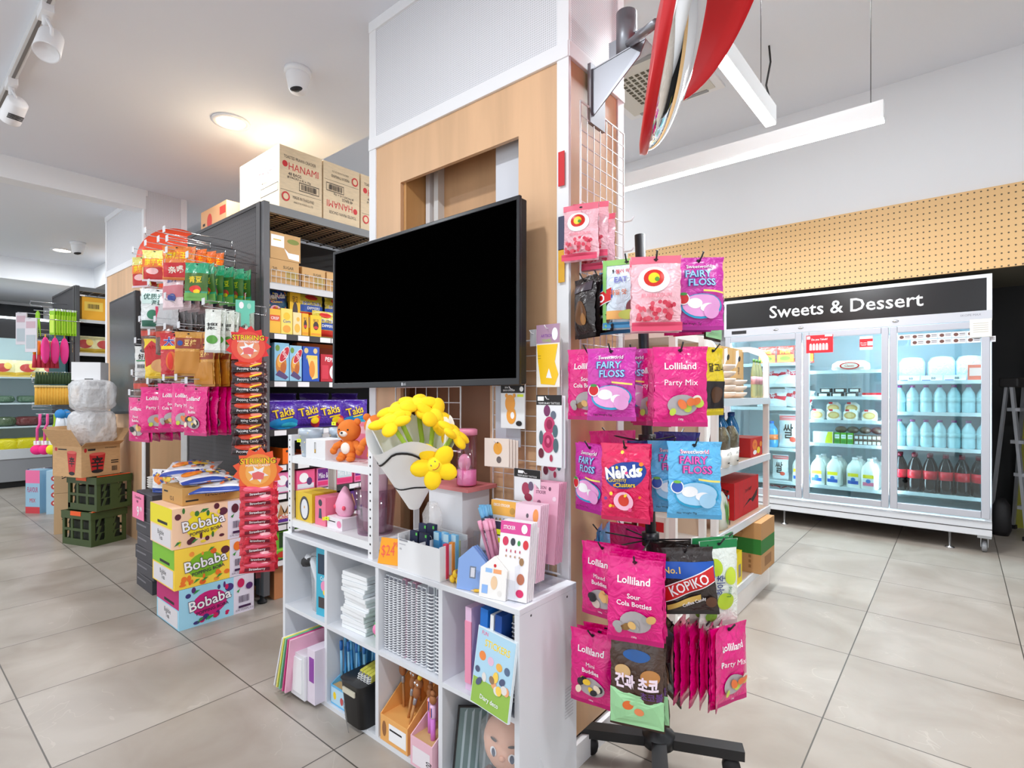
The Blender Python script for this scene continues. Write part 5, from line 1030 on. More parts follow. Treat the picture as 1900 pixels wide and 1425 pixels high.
# ================================================================ green crates and noodle carton
def crate_me():
    g = G(); c = M((62, 78, 38), .55); w, d, h = .26, .34, .26; 
    g.box(-w/2, w/2, -d/2, d/2, 0, .012, c)
    for sx in (-1, 1):
        g.box(sx*w/2, sx*(w/2-.008), -d/2, d/2, 0, .05, c).box(sx*w/2, sx*(w/2-.008), -d/2, d/2, .11, .13, c).box(sx*(w/2+.006), sx*(w/2-.012), -d/2-.006, d/2+.006, .205, h, c)
        for yy in (-d/2+.015, -d/6, d/6, d/2-.015): g.box(sx*w/2, sx*(w/2-.008), yy-.012, yy+.012, 0, .21, c)
    for sy in (-1, 1):
        g.box(-w/2, w/2, sy*d/2, sy*(d/2-.008), 0, .04, c).box(-w/2-.006, w/2+.006, sy*(d/2+.006), sy*(d/2-.012), .205, h, c).box(-w/2, -w/2+.03, sy*d/2, sy*(d/2-.008), 0, .21, c).box(w/2-.03, w/2, sy*d/2, sy*(d/2-.008), 0, .21, c).box(-.03, .03, sy*d/2, sy*(d/2-.008), 0, .21, c)
        for k in range(3):
            x = -w/2+.04+.055*k
            for z_ in (.04, .095, .15):
                g.add([(x, sy*d/2, z_), (x+.018, sy*d/2, z_), (x+.036, sy*d/2, z_+.055), (x+.018, sy*d/2, z_+.055), (x, sy*(d/2-.006), z_), (x+.018, sy*(d/2-.006), z_), (x+.036, sy*(d/2-.006), z_+.055), (x+.018, sy*(d/2-.006), z_+.055)], [(0, 1, 2, 3), (7, 6, 5, 4), (0, 4, 5, 1), (1, 5, 6, 2), (2, 6, 7, 3), (3, 7, 4, 0)], c)
            g.box(-w/2, w/2, sy*d/2, sy*(d/2-.006), .093, .098, c)
    return g
cr = thing('folding_crate', 'dark olive plastic folding crate on the floor, lower of two', 'crate', (0, 0, 0)); rzc = math.radians(109)
part('crate_body', crate_me(), cr)
part('orange_clip', G().box(-.135, -.10, -.17, .17, .205, .212, M((236, 90, 30), .5)).box(-.12, .12, -.172, -.155, .262, .267, M((236, 90, 30), .5)).box(-.139, -.13, -.06, .06, .23, .262, M((236, 90, 30), .5)), cr, 'orange clip strips')
part('dark_contents', G().box(-.10, .10, -.14, .14, .013, .18, M((44, 48, 36), .7)), cr)
# near corner of the crate on the floor at PZ(187,1013)
nc = Vector(PZ(187, 1013, 0)); ax = Vector((math.cos(rzc), math.sin(rzc), 0)); ay = Vector((-math.sin(rzc), math.cos(rzc), 0))
cc = nc+ax*.13+ay*.17+Vector((0,-.06,0)); cr.location = cc; cr.rotation_euler = (0, 0, rzc)
cr2 = dup(cr, cc+Vector((.02, .03, .268)), rzc, 'dark olive plastic folding crate under the open noodle carton, upper of two')
g = G(); w_, d_, h_ = .28, .34, .235; KK = M((200, 158, 112), .75, 0, 'card'); e_ = .004
g.box(-w_/2, w_/2, -d_/2, d_/2, 0, e_, KK).box(-w_/2, w_/2, -d_/2, -d_/2+e_, 0, h_, KK).box(-w_/2, w_/2, d_/2-e_, d_/2, 0, h_, KK).box(-w_/2, -w_/2+e_, -d_/2, d_/2, 0, h_, KK).box(w_/2-e_, w_/2, -d_/2, d_/2, 0, h_, KK)
def flap(a, b, out, m=KK): a = Vector(a); b = Vector(b); o = Vector(out); g.add([tuple(a), tuple(b), tuple(b+o), tuple(a+o), tuple(a+Vector((0, 0, -.003))), tuple(b+Vector((0, 0, -.003))), tuple(b+o+Vector((0, 0, -.003))), tuple(a+o+Vector((0, 0, -.003)))], [(0, 1, 2, 3), (7, 6, 5, 4), (0, 4, 5, 1), (1, 5, 6, 2), (2, 6, 7, 3), (3, 7, 4, 0)], m)
flap((-w_/2, -d_/2, h_), (-w_/2, d_/2, h_), (-.07, 0, .13)); flap((w_/2, d_/2, h_), (w_/2, -d_/2, h_), (.08, 0, .12)); flap((w_/2, -d_/2, h_), (-w_/2, -d_/2, h_), (0, -.05, .03)) ; flap((-w_/2, d_/2, h_), (w_/2, d_/2, h_), (0, .08, .14))
BR = M((190, 30, 35), .5)
cup = lambda u, s: [('P', [(u, .42), (u-.33*s, .72), (u+.33*s, .72), (u+.24*s, .16), (u-.24*s, .16)], BR), ('E', u, .72, .33*s, .05, M((220, 90, 80), .5)), ('E', u, .16, .24*s, .06, INK), ('T', '辛', u, .42, .36, INK, 0, .5*s, .03)]
g.side(0, (0, -d_/2, 0)).art([('E', -.8, .86, .07, .07, BR), ('R', -.68, -.3, .84, .9, INK), ('T', 'INSTANT CUP NOODLE SOUP', .5, .9, .04, INK, 0, .6)]+cup(-.2, 1.25)+bars(.55, .85, .12, .28, INK, 10)+[('R', .5, .9, .45, .48, INK), ('R', .5, .9, .38, .41, INK)], w_, h_)
g.side(-PI/2, (-w_/2, 0, 0)).art([('E', -.75, .88, .1, .06, BR), ('R', -.6, .0, .86, .9, INK), ('P', [(.35, .45), (.02, .8), (.68, .8), (.55, .12), (.15, .12)], BR), ('E', .35, .8, .33, .05, M((220, 90, 80), .5)), ('T', '辛', .35, .5, .25, INK, 0, .4, .03), ('E', .35, .12, .2, .06, INK)], d_, h_)
g.frame(); 
one('noodle_carton', 'open brown noodle carton with red cup print on the green crates', 'carton', g, cc+Vector((.0, -.05, .5355)), rzc)
def plump(w, d, h, seed, m):
    r = random.Random(seed); ph = [r.uniform(0, 6) for _ in range(6)]; g = G()
    def f(i, j):
        a = 2*PI*i; t = -PI/2+PI*j; e = .5
        c = math.copysign(abs(math.cos(a))**e, math.cos(a)); s_ = math.copysign(abs(math.sin(a))**e, math.sin(a)); ct = max(0, math.cos(t))**.4; st = math.copysign(abs(math.sin(t))**.6, math.sin(t))
        q = 1+.08*math.sin(5*a+ph[0]+3*j)+.06*math.sin(11*a+ph[1])*math.cos(7*t+ph[2])+.04*math.sin(19*a+9*t+ph[3])
        return (w/2*c*ct*q, d/2*s_*ct*q, h/2+h/2*st)
    g.grid(f, 36, 16, m); return g
PB = M((238, 238, 240), .2, 0, 'film', .62)
base_ = cc+Vector((-.02, -.02, 0))
one('plastic_bag', 'bulging white plastic bag rising from the noodle carton', 'plastic bag', plump(.30, .24, .28, 3, PB), (base_.x, base_.y, .76), .3)
one('plastic_bag', 'crumpled white plastic bag on the bag above the noodle carton', 'plastic bag', plump(.30, .25, .25, 8, PB), (base_.x+.01, base_.y, 1.03), .1)
one('white_paper_box', 'square white box on top of the white plastic bags', 'box', carton(.20, .12, .14, (232, 232, 234), [('R', -.1, .5, .03, .08, INK)], (), False), (base_.x-.02, base_.y, 1.275), .9)
for k in range(2):
    a = Vector(PZ(115, 985, 0)); b_ = Vector(PZ(136, 993, 0)); d1 = (b_-a); 
    one('tall_carton', 'tall narrow brown carton left of the green crates, %s' % ('on the floor', 'stacked on top')[k], 'carton', carton(.30, .18, .338, (206, 172, 130), [('T', '夏洋葱', -.1, .5, .2, INK, .1, 1.2)], [('R', -.6, .6, .8, .9, INK), ('R', -.5, .5, .2, .5, M((110, 90, 70), .6))], False), (-5.80, 1.17, .34*k), 1.25, 'tall brown cartons') if k < 2 else None
# far boxes near the far gondola
g = carton(.16, .13, .42, (150, 190, 214), [('R', -1, 1, .7, 1, M((235, 110, 160), .5)), ('T', 'FLAVOUR', 0, .55, .12, M((180, 60, 110), .5), 0, 1.5, .02), ('R', -1, 1, 0, .15, M((205, 60, 70), .5)), ('T', 'MIX', 0, .3, .1, RED, 0, .8)], (), False)
one('display_carton', 'pale blue display carton with a pink top near the far gondola', 'carton', g, (-6.98, 1.10, 0), .55)
g = carton(.15, .14, .42, (170, 205, 226), [('E', -.1, .82-.19*k, .4, .065, M((190, 60, 60), .5)) for k in range(4)]+[('E', -.1, .82-.19*k, .2, .03, M((235, 225, 215), .5)) for k in range(4)], (), False)
one('display_carton', 'pale blue display carton with four red round pictures near the far gondola', 'carton', g, (-6.80, 1.22, 0), 1.0)
one('small_brown_box', 'small brown box on the floor behind the pink topped display carton', 'carton', carton(.12, .2, .26, (150, 110, 70), (), (), False), (-7.30, 1.18, 0), .8)
# wall screen on far column
x0, x1, z0, z1 = onY(203, 251, 545, 790, 1.33)
t = thing('television', 'tall dark screen mounted on the far plywood column', 'television', ((x0+x1)/2, 1.335, 1.17), 0, rot=(0, -.03, 0))
zt = PY(250, 540, 1.33)[2]; zb = PY(250, 770, 1.33)[2]; hw = (x1-x0)/2
part('bezel', G().box(-hw, hw, 0, .035, zb-1.17, zt-1.17, M((40, 38, 40), .4)), t, bevel=.004); part('screen', G().box(-hw+.02, hw-.02, -.001, .0, zb-1.15, zt-1.19, M((78, 74, 76), .25)), t)
part('wall_plate', G().box(-.1, .1, .035, .05, -.1, .1, INK), t)
# red hood behind the near gondola
c = Vector(PT(328, 490, 4.15)); t = thing('convex_mirror', 'orange red round mirror back showing behind the near gondola top', 'mirror', c)
n2 = Vector((.86, -.5, -.1)).normalized(); t.rotation_mode = 'QUATERNION'; t.rotation_quaternion = n2.to_track_quat('Z', 'Y')
part('shell', G().lathe([(0, .03), (.2, .02), (.27, -.01), (.27, -.03), (.2, -.02), (0, -.03)], M((246, 82, 44), .45), 40), t); part('bracket', G().tube([(0, 0, -.03), (0, 0, -.2), (0, .1, -.42)], .012, STEEL, 8), t)
g = G().tube([(-4.0, 1.62, 2.36), (-3.96, 1.60, 2.38), (-3.7, 1.58, 2.36)], .006, INK, 6).ell((-3.95, 1.60, 2.38), (.03, .02, .015), INK)
# ================================================================ contents of the cube shelf
CF = SY0+.01; ZU, ZL = .3085, .0175
def clampx(px, py, Y): return PY(px, py, Y)[0]
# upper left cube: boxed straightener and teal hanging card
g = G().box(-.045, .045, -.03, .03, 0, .26, M((62, 176, 205), .45)); g.side(0, (0, -.03, 0)).art([('R', -.8, .8, .62, .92, M((40, 60, 80), .5)), ('E', 0, .45, .4, .08, M((240, 150, 190), .5)), ('T', 'Color', 0, .56, .06, WH, 0, .9), ('E', .1, .36, .2, .04, YEL), ('R', -.7, .7, .12, .28, M((70, 60, 60), .5))], .09, .26)
one('teal_toy_box', 'teal boxed toy standing in the upper left cube of the white shelf', 'box', g, (-1.885, 1.16, ZU), .12)
g = G(); g.tube([(0, 0, 0), (.005, 0, .12), (-.03, 0, .19), (-.07, 0, .20)], [.016, .018, .018, .014], M((210, 212, 216), .3)); g.tube([(-.03, 0, .19), (-.085, 0, .175)], .02, INK, 8)
loft(g, [(-.002, .03, .012, 3), (.1, .035, .014, 3), (.21, .05, .016, 3), (.225, .03, .01, 3)], FILM, 14)
one('packed_whisk', 'silver tool with a black head sealed in clear plastic, left cube', 'tool', g, (-1.955, 1.15, ZU+.002), .1)
# second cube: stack of white notebooks
nb = G().box(-.07, .07, -.1, .1, 0, .0135, M((240, 242, 244), .5)).box(-.068, .072, -.098, .098, .0015, .012, M((214, 222, 226), .7)); nbm = nb.mesh('white_notebook')
r = random.Random(5)
for k in range(14):
    one('white_notebook', 'thin white notebook in the tall stack in the second upper cube, %s half' % ('lower' if k < 7 else 'upper'), 'notebook', nbm, (-1.685+(.02 if 4 < k < 9 else 0)+r.uniform(-.004, .004), 1.225+r.uniform(-.004, .004), ZU+.0005+.0150*k), r.uniform(-.05, .05)+(.06 if k > 10 else 0), 'white notebooks %s half' % ('lower' if k < 7 else 'upper'))
g = G(); g.ell((0, 0, .045), (.035, .035, .045), M((70, 170, 80), .6)); g.ell((0, -.025, .05), (.02, .015, .02), M((240, 130, 180), .5)); g.ell((.01, -.03, .07), (.01, .01, .01), M((240, 200, 215), .5))
one('green_plush_ball', 'round green toy with a pink flower beside the notebook stack', 'toy', g, (-1.535, 1.15, ZU))
# third cube: spiral notebooks upright
SP = M((228, 232, 238), .45)
def spiral(th, h, d, cov, pitch=.008, rr=.004):
    g = G().box(-th/2, th/2, -d/2+.006, d/2, 0, h, cov).box(-th*.36, th*.36, -d/2+.0045, -d/2+.0062, .004, h-.004, M((118, 120, 130), .6)); W = M((244, 245, 248), .35)
    for k in range(int(h/pitch)-1):
        z = .006+pitch*k; g.tube([(-th*.45, -d/2+.008, z), (-th*.3, -d/2-.003, z+.001), (th*.3, -d/2-.003, z+.001), (th*.45, -d/2+.008, z)], .0016 if rr < .005 else .0022, W, 4, False)
    return g
s1 = spiral(.018, .25, .19, SP); s2 = spiral(.03, .262, .19, M((205, 212, 218), .45), .011, .006); s3 = spiral(.016, .255, .19, M((196, 150, 172), .4))
s1m, s2m, s3m = s1.mesh('spiral_notebook'), s2.mesh('spiral_notebook'), s3.mesh('spiral_notebook')
xs_ = [(-1.480, s1m), (-1.458, s1m), (-1.436, s1m), (-1.414, s1m), (-1.392, s3m), (-1.366, s1m), (-1.342, s3m), (-1.318, s1m), (-1.294, s1m), (-1.262, s2m), (-1.224, s2m)]
for k, (x, me_) in enumerate(xs_):
    nm = 'mauve covered' if me_ is s3m else ('thick grey' if me_ is s2m else 'white')
    one('spiral_notebook', '%s spiral notebook upright in the third upper cube%s' % (nm, {4: ', left one', 6: ', right one', 9: ', left one', 10: ', right one'}.get(k, '')), 'notebook', me_, (x, 1.215, ZU), 0, None if me_ is not s1m else 'white spiral notebooks')
# fourth cube: folder, binders, spiral, leaning sticker book
one('pink_folder', 'translucent pink document folder at the left of the fourth upper cube', 'folder', G().box(-.012, .012, -.11, .11, 0, .24, M((226, 190, 220), .3)).box(-.0125, .0125, -.112, -.108, .02, .2, M((240, 150, 180), .4)), (-1.095, 1.23, ZU))
one('blue_binder', 'bright blue binder in the fourth upper cube', 'binder', G().box(-.014, .014, -.115, .115, 0, .255, M((20, 110, 200), .4)), (-1.040, 1.23, ZU), 0, None, rot=(0, .05, 0))
one('white_book', 'thin white book between the two blue binders', 'book', G().box(-.006, .006, -.115, .115, 0, .245, WHITE), (-1.010, 1.23, ZU), 0, None, rot=(0, .05, 0))
one('navy_binder', 'dark blue binder right of the thin white book', 'binder', G().box(-.012, .012, -.115, .115, 0, .25, M((16, 70, 150), .4)), (-.986, 1.23, ZU), 0, None, rot=(0, .05, 0))
one('spiral_notebook', 'cream spiral notebook behind the leaning sticker book', 'notebook', spiral(.024, .24, .17, M((196, 190, 150), .5), .012, .006), (-.945, 1.235, ZU+.001), 0)
g = G().box(-.078, .078, -.004, .004, 0, .205, M((225, 236, 242), .35)); g.side(0, (0, -.004, 0)).art([('R', -.97, .97, .01, .34, M((150, 190, 80), .5)), ('R', -.97, .97, .34, .98, M((178, 216, 236), .5)), ('T', 'STICKERS', .1, .82, .09, YEL, 0, 1.3, .05), ('T', 'FUN', -.6, .93, .05, M((230, 100, 150), .5), 0, .4), ('E', -.6, .64, .18, .06, M((240, 140, 70), .5)), ('E', -.15, .62, .16, .055, M((230, 190, 215), .5)), ('E', .3, .6, .16, .05, M((240, 180, 80), .5)), ('E', .7, .6, .14, .05, M((90, 110, 140), .5))]+blobs([(150, 120, 90), (240, 170, 120), (250, 210, 90), (80, 90, 120), (230, 225, 220)], -.8, .9, .28, .48, 12, .13, .06, 3)+[('T', 'Diary deco', 0, .13, .06, WH, 0, 1.2)], .156, .205)
one('sticker_book', 'large pale blue and green sticker book leaning out of the fourth upper cube', 'book', g, (-.975, 1.078, ZU+.001), -.12, None, rot=(-.16, 0, -.12))
# lower left: folders leaning out, clear boxes
for k, (c, x, a, nm) in enumerate([((226, 228, 236), -2.085, -.42, 'clear'), ((240, 228, 110), -2.065, -.36, 'yellow'), ((120, 200, 160), -2.045, -.33, 'mint green'), ((214, 70, 140), -2.02, -.28, 'magenta'), ((238, 180, 205), -2.00, -.24, 'pale pink')]):
    one('plastic_folder', '%s plastic folder leaning out of the lower left cube' % nm, 'folder', G().box(-.0035, .0035, -.145, .115, 0, .215, M(c, .25)), (x+.02, 1.17, ZL+.008), 0, None, rot=(0, a*-.75, 0)) 
one('clear_gift_box', 'clear plastic box with white lining in the lower left cube', 'box', G().box(-.05, .05, -.08, .08, 0, .165, M((225, 226, 230), .15)).box(-.03, .03, -.084, -.08, .02, .15, WHITE), (-1.93, 1.13, ZL), .0)
g = G().box(-.026, .026, -.1, .1, 0, .20, M((226, 214, 228), .3)).box(-.012, .02, -.1012, -.1, .08, .17, M((140, 60, 160), .4)); one('purple_label_box', 'white boxed set with a purple label at the right of the lower left cube', 'box', g, (-1.852, 1.16, ZL))
# lower second: pens in display, black basket
BLU = M((60, 150, 215), .35)
def display(w, d, hf, hb, base, ops): 
    g = G(); m = M(base, .5); g.add([(-w/2, -d/2, 0), (-w/2, d/2, 0), (-w/2, d/2, hb), (-w/2, d/2-.03, hb), (-w/2, -d/2, hf), (-w/2+.003, -d/2, 0), (-w/2+.003, d/2, 0), (-w/2+.003, d/2, hb), (-w/2+.003, d/2-.03, hb), (-w/2+.003, -d/2, hf)], [(4, 3, 2, 1, 0), (5, 6, 7, 8, 9), (0, 5, 9, 4), (4, 9, 8, 3), (3, 8, 7, 2)], m)
    g.add([(w/2, -d/2, 0), (w/2, d/2, 0), (w/2, d/2, hb), (w/2, d/2-.03, hb), (w/2, -d/2, hf), (w/2-.003, -d/2, 0), (w/2-.003, d/2, 0), (w/2-.003, d/2, hb), (w/2-.003, d/2-.03, hb), (w/2-.003, -d/2, hf)], [(0, 1, 2, 3, 4), (9, 8, 7, 6, 5), (4, 9, 5, 0), (3, 8, 9, 4), (2, 7, 8, 3)], m)
    g.box(-w/2, w/2, -d/2, -d/2+.003, 0, hf, m).box(-w/2, w/2, d/2-.003, d/2, 0, hb, m).box(-w/2, w/2, -d/2, d/2, hf*.9, hf*.9+.003, M((214, 176, 120), .6) if base[2] > 150 else m)
    g.side(0, (0, -d/2, 0)).art(ops, w, hf); g.frame(); return g
one('pen_display_box', 'light blue cardboard display box of pens in the second lower cube', 'display box', display(.13, .18, .07, .15, (110, 190, 235), [('R', -.95, .95, .1, .9, M((190, 225, 245), .5)), ('E', -.6, .5, .15, .2, YEL), ('E', .1, .4, .15, .2, M((200, 80, 80), .5)), ('T', 'PEN', .6, .6, .3, INKB, 0, .5)]), (-1.735, 1.20, ZL))
def pen(body, top, L=.15, head=None, tip=None):
    g = G(); g.tube([(0, 0, 0), (0, 0, L*.78)], .0048, body, 8); g.lathe([(.0055, L*.78), (.0065, L*.84), (.0065, L)], top, 8)
    if head: g.ell((0, 0, L+.012), (.013, .012, .014), head); g.ell((.0, 0, L+.03), (.007, .007, .008), tip or head)
    return g
pm = pen(BLU, M((110, 190, 235), .4), .165).mesh('pen'); pm2 = pen(M((130, 195, 235), .35), M((36, 110, 190), .4), .16).mesh('pen')
r = random.Random(2)
for k in range(14): one('pen', 'blue pen with a patterned cap standing in the pale blue display box', 'pen', pm if k % 2 else pm2, (-1.79+.0185*(k % 7), 1.15+.045*(k//7)+.03*(k % 7)/7, ZL+.068+.012*(k//7)), 0, 'blue pens in the display box', rot=(r.uniform(-.08, .08), r.uniform(-.14, .1), 0))
g = G(); BK = M((22, 22, 24), .45); 
wv = .062
loft(g, [(0, .055, .085, 6), (.15, .066, .10, 6), (.155, .069, .103, 6)], BK, 28)
g.box(-.035, .035, -.1035, -.098, .115, .133, M((205, 200, 180), .6))
g.side(0, (0, -.094, 0)).art([('E', -.68+.124*i, .1+.085*j, .035, .022, M((120, 118, 116), .6)) for i in range(12) for j in range(6)], .115, .15, surf=lambda x, z: .009-.1*z, eps=.0012)
g.frame(); one('black_basket', 'black perforated plastic basket standing in front of the blue pens', 'basket', g, (-1.615, 1.165, ZL))
yn = spiral(.012, .13, .11, M((214, 210, 90), .5)).mesh('small_notebook')
for k in range(4): one('small_notebook', 'small yellow green spiral notebook in the black basket, %s' % ('front', 'second', 'third', 'back')[k], 'notebook', yn, (-1.645+.018*k, 1.15+.0*k, ZL+.06), 0, 'small notebooks in the basket', rot=(0, .25, .2))
# lower third: animal pens
one('pen_display_box', 'orange cardboard display box with brown topped pens, third lower cube', 'display box', display(.14, .19, .085, .215, (240, 176, 100), [('R', -.35, .9, .15, .8, WH), ('R', -.3, .6, .55, .62, INK), ('E', -.7, .5, .15, .3, M((150, 100, 60), .6))]), (-1.415, 1.195, ZL))
BRN = M((160, 100, 55), .6); YL2 = M((245, 200, 40), .5); STE = M((170, 170, 175), .3, .6)
def critter():
    g = G(); g.tube([(0, 0, 0), (0, 0, .10)], .0045, M((196, 140, 84), .5), 8); g.lathe([(.005, .10), (.0065, .105), (.0065, .12), (.005, .125)], STE, 8)
    g.ell((0, 0, .148), (.014, .012, .024), BRN); g.ell((0, 0, .178), (.016, .014, .016), BRN); g.ell((0, 0, .199), (.008, .008, .008), YL2); g.ell((-.006, -.012, .182), (.004, .003, .004), WH); g.ell((.006, -.012, .182), (.004, .003, .004), WH); g.ell((-.006, -.0145, .182), (.0015, .0015, .0015), INK); g.ell((.006, -.0145, .182), (.0015, .0015, .0015), INK); return g.mesh('novelty_pen')
cm = critter()
for k, (dx, dy, zz, a) in enumerate([(-.045, .0, .08, -.05), (-.015, .02, .09, .05), (.01, -.03, .08, .2), (.035, .04, .09, .1), (-.03, .06, .085, -.1), (.04, -.05, .075, .28), (.015, .07, .095, .02)]):
    one('novelty_pen', 'brown animal topped pen with a yellow tuft in the orange display box', 'pen', cm, (-1.415+dx, 1.18+dy, ZL+zz-.02), 0, 'brown animal pens', rot=(0, a, 0))
one('pen_display_box', 'pale pink cardboard display box of purple pens at the right of the third lower cube', 'display box', display(.10, .19, .09, .19, (238, 190, 205), [('R', -.8, .8, .1, .7, M((240, 232, 238), .5)), ('T', '200', .7, .3, .3, INK, 1.57, .5)]), (-1.262, 1.18, ZL))
def cpen():
    g = G(); P = M((210, 120, 205), .4); g.tube([(0, 0, 0), (0, 0, .09)], .008, P, 10); g.lathe([(.0085, .09), (.0095, .095), (.0095, .125), (.007, .13)], M((235, 190, 225), .4), 10); g.box(-.003, -.001, -.0105, -.008, .095, .123, M((240, 110, 40), .4)).box(.002, .004, -.0105, -.008, .095, .123, INKB); g.ell((0, 0, .145), (.013, .011, .014), BRN); g.ell((0, 0, .165), (.009, .008, .009), BRN); return g.mesh('multicolour_pen')
cpm = cpen()
for k, (dx, dy) in enumerate([(-.02, -.03), (.015, -.05), (-.015, .03), (.02, .04)]): one('multicolour_pen', 'pink purple chunky pen with a brown top in the pale pink box, %s' % ('front left', 'front right', 'back left', 'back right')[k], 'pen', cpm, (-1.262+dx, 1.17+dy, ZL+.062+.015*(k > 1)), 0, 'pink chunky pens')
# lower fourth: wrapped doll and frame
SKN = M((224, 172, 146), .7); t = thing('plush_doll', 'big headed plush doll in clear plastic in the fourth lower cube', 'doll', (-.985, 1.19, ZL), .25)
g = G(); g.ell((0, 0, .155), (.088, .07, .088), SKN, 20, 14); g.ell((0, -.072, .145), (.009, .006, .008), M((214, 158, 130), .7))
part('head', g, t)
g = G()
def hs(x, z): q = 1-(x/.088)**2-((z-.155)/.088)**2; return -.07*math.sqrt(max(0, q))
g.art([('E', -.42, .62, .16, .055, WH), ('E', .42, .6, .16, .055, WH), ('E', -.40, .615, .09, .05, M((50, 60, 90), .4)), ('E', .42, .595, .09, .05, M((50, 60, 90), .4)), ('E', 0, .40, .16, .012, M((120, 60, 50), .6)), ('E', -.42, .75, .17, .014, M((60, 45, 40), .6), -.12), ('E', .42, .73, .17, .014, M((60, 45, 40), .6), .1)], .14, .25, surf=hs, eps=.001); part('face', g, t)
g = G(); g.ell((0, 0, .04), (.055, .045, .05), M((90, 60, 52), .8)); g.ell((-.06, -.03, .05), (.02, .02, .035), M((90, 60, 52), .8)); g.ell((.06, -.03, .05), (.02, .02, .035), M((90, 60, 52), .8)); part('body', g, t)
g = G(); g.ell((0, .02, .18), (.09, .06, .072), M((110, 74, 60), .85), 18, 10); part('hair', g, t)
g = G(); loft(g, [(0, .09, .06, 2.5), (.1, .10, .085, 2.2), (.2, .095, .08, 2), (.262, .04, .03, 2), (.27, .015, .01, 2)], M((236, 240, 244), .08, 0, 'film', .16), 22); part('plastic_wrap', g, t)
g = G().box(-.09, .09, -.003, .003, 0, .20, M((110, 130, 130), .25)).box(-.093, -.088, -.005, .005, 0, .20, INK).box(.088, .093, -.005, .005, 0, .20, INK).box(-.093, .093, -.005, .005, .197, .202, INK)
g.side(0, (0, -.003, 0)).art([('R', -.8+.25*k, -.72+.25*k, .05, .95, M((170, 185, 190), .3), .05) for k in range(6)], .18, .2)
one('framed_print', 'dark edged grey green framed picture leaning at the left of the wrapped doll', 'frame', g, (-1.095, 1.18, ZL+.001), 0, None, rot=(-.15, .12, .9))

# ================================================================ on the slotted rack
ZT, ZM = .9155, .6555
BK2 = M((188, 200, 212), .35, .2)
def tin():
    g = G(); g.lathe([(.0, .0), (.034, 0), (.036, .004), (.045, .085), (.048, .087), (.048, .112), (.045, .112), (.044, .09)], BK2, 24)
    r = random.Random(3)
    for k in range(20): a = k*2.4; z = .01+.0048*k; rr = .0352+.010*z/.085; g.ell((rr*math.cos(a), rr*math.sin(a), z), (.0035, .0035, .003), M((236, 226, 180), .5), 6, 4)
    return g.mesh('metal_cup')
tn = tin(); one('metal_cup', 'pale blue metal cup with a yellow tag at the left of the rack top', 'cup', tn, (-2.035, 1.165, ZT)); one('metal_cup', 'pale blue metal cup on the white box behind the first cup', 'cup', tn, (-1.985, 1.27, ZT+.0)) ; one('metal_cup', 'pale blue metal cup peeping over the flat white box', 'cup', tn, (-1.895, 1.25, ZT+.0))
one('white_box', 'white lidded box with a small black label between the metal cups and the bear', 'box', carton(.14, .10, .075, (236, 236, 238), frame_ops(-.1, .05, .3, .85, .02, INK)+[('R', -.08, .03, .32, .5, M((226, 176, 60), .5))], (), False), (-1.925, 1.17, ZT), 0)
ORB = M((226, 122, 44), .9)
def bear():
    t = thing('plush_bear', '', 'plush toy'); CR = M((244, 236, 226), .9)
    g = G(); g.ell((0, 0, .05), (.034, .028, .038), ORB); g.ell((0, -.022, .05), (.02, .01, .022), CR); part('body', g, t)
    g = G(); g.ell((0, 0, .115), (.046, .038, .042), ORB, 20, 14); g.ell((0, -.034, .105), (.017, .01, .011), CR); g.ell((0, -.045, .109), (.005, .004, .004), INK); g.ell((-.019, -.034, .120), (.0035, .003, .0035), INK); g.ell((.019, -.034, .120), (.0035, .003, .0035), INK)
    for s_ in (-1, 1): g.ell((s_*.036, 0, .148), (.014, .01, .014), ORB)
    part('head', g, t)
    for s_ in (-1, 1):
        g = G(); g.tube([(s_*.028, 0, .068), (s_*.05, -.012, .055), (s_*.056, -.016, .04)], [.014, .013, .012], ORB, 10); g.ell((s_*.057, -.017, .038), (.014, .013, .014), ORB); part('arm', g, t)
        g = G(); g.tube([(s_*.018, -.01, .028), (s_*.022, -.02, .01)], [.016, .016], ORB, 10); g.ell((s_*.022, -.022, .011), (.016, .018, .011), ORB); part('leg', g, t)
    return t
b = bear(); X_ = PY(665, 850, 1.165)[0]; b.location = (-1.765, 1.165, ZT); b.rotation_euler = (0, 0, .35); b['label'] = 'orange plush bear standing at the front of the rack top'
dup(b, (-1.64, 1.20, ZT+.02), 1.0, 'orange plush bear turned sideways, half hidden by the white bouquet paper')
one('pink_gift_box', 'pink gift box wrapped in clear film behind the orange bears', 'box', carton(.22, .08, .14, (236, 130, 160), [('R', -.9, .9, .7, .9, M((240, 190, 205), .4))], (), False), (-1.74, 1.278, ZT))
def ytag(loc, label, rz=.3): g = G().box(-.01, .01, -.0006, .0006, 0, .013, M((235, 250, 40), .5)); g.side(0, (0, -.0006, 0)).art([('T', '$5', 0, .5, .4, INK, 0, 1)], .02, .013, eps=.0003); one('price_sticker', label, 'price tag', g, loc, rz, 'yellow price stickers')
ytag((-2.045, 1.118, ZT+.058), 'yellow price sticker on the left metal cup'); ytag((-1.800, 1.122, ZT+.135), 'yellow price sticker left of the front bear head')
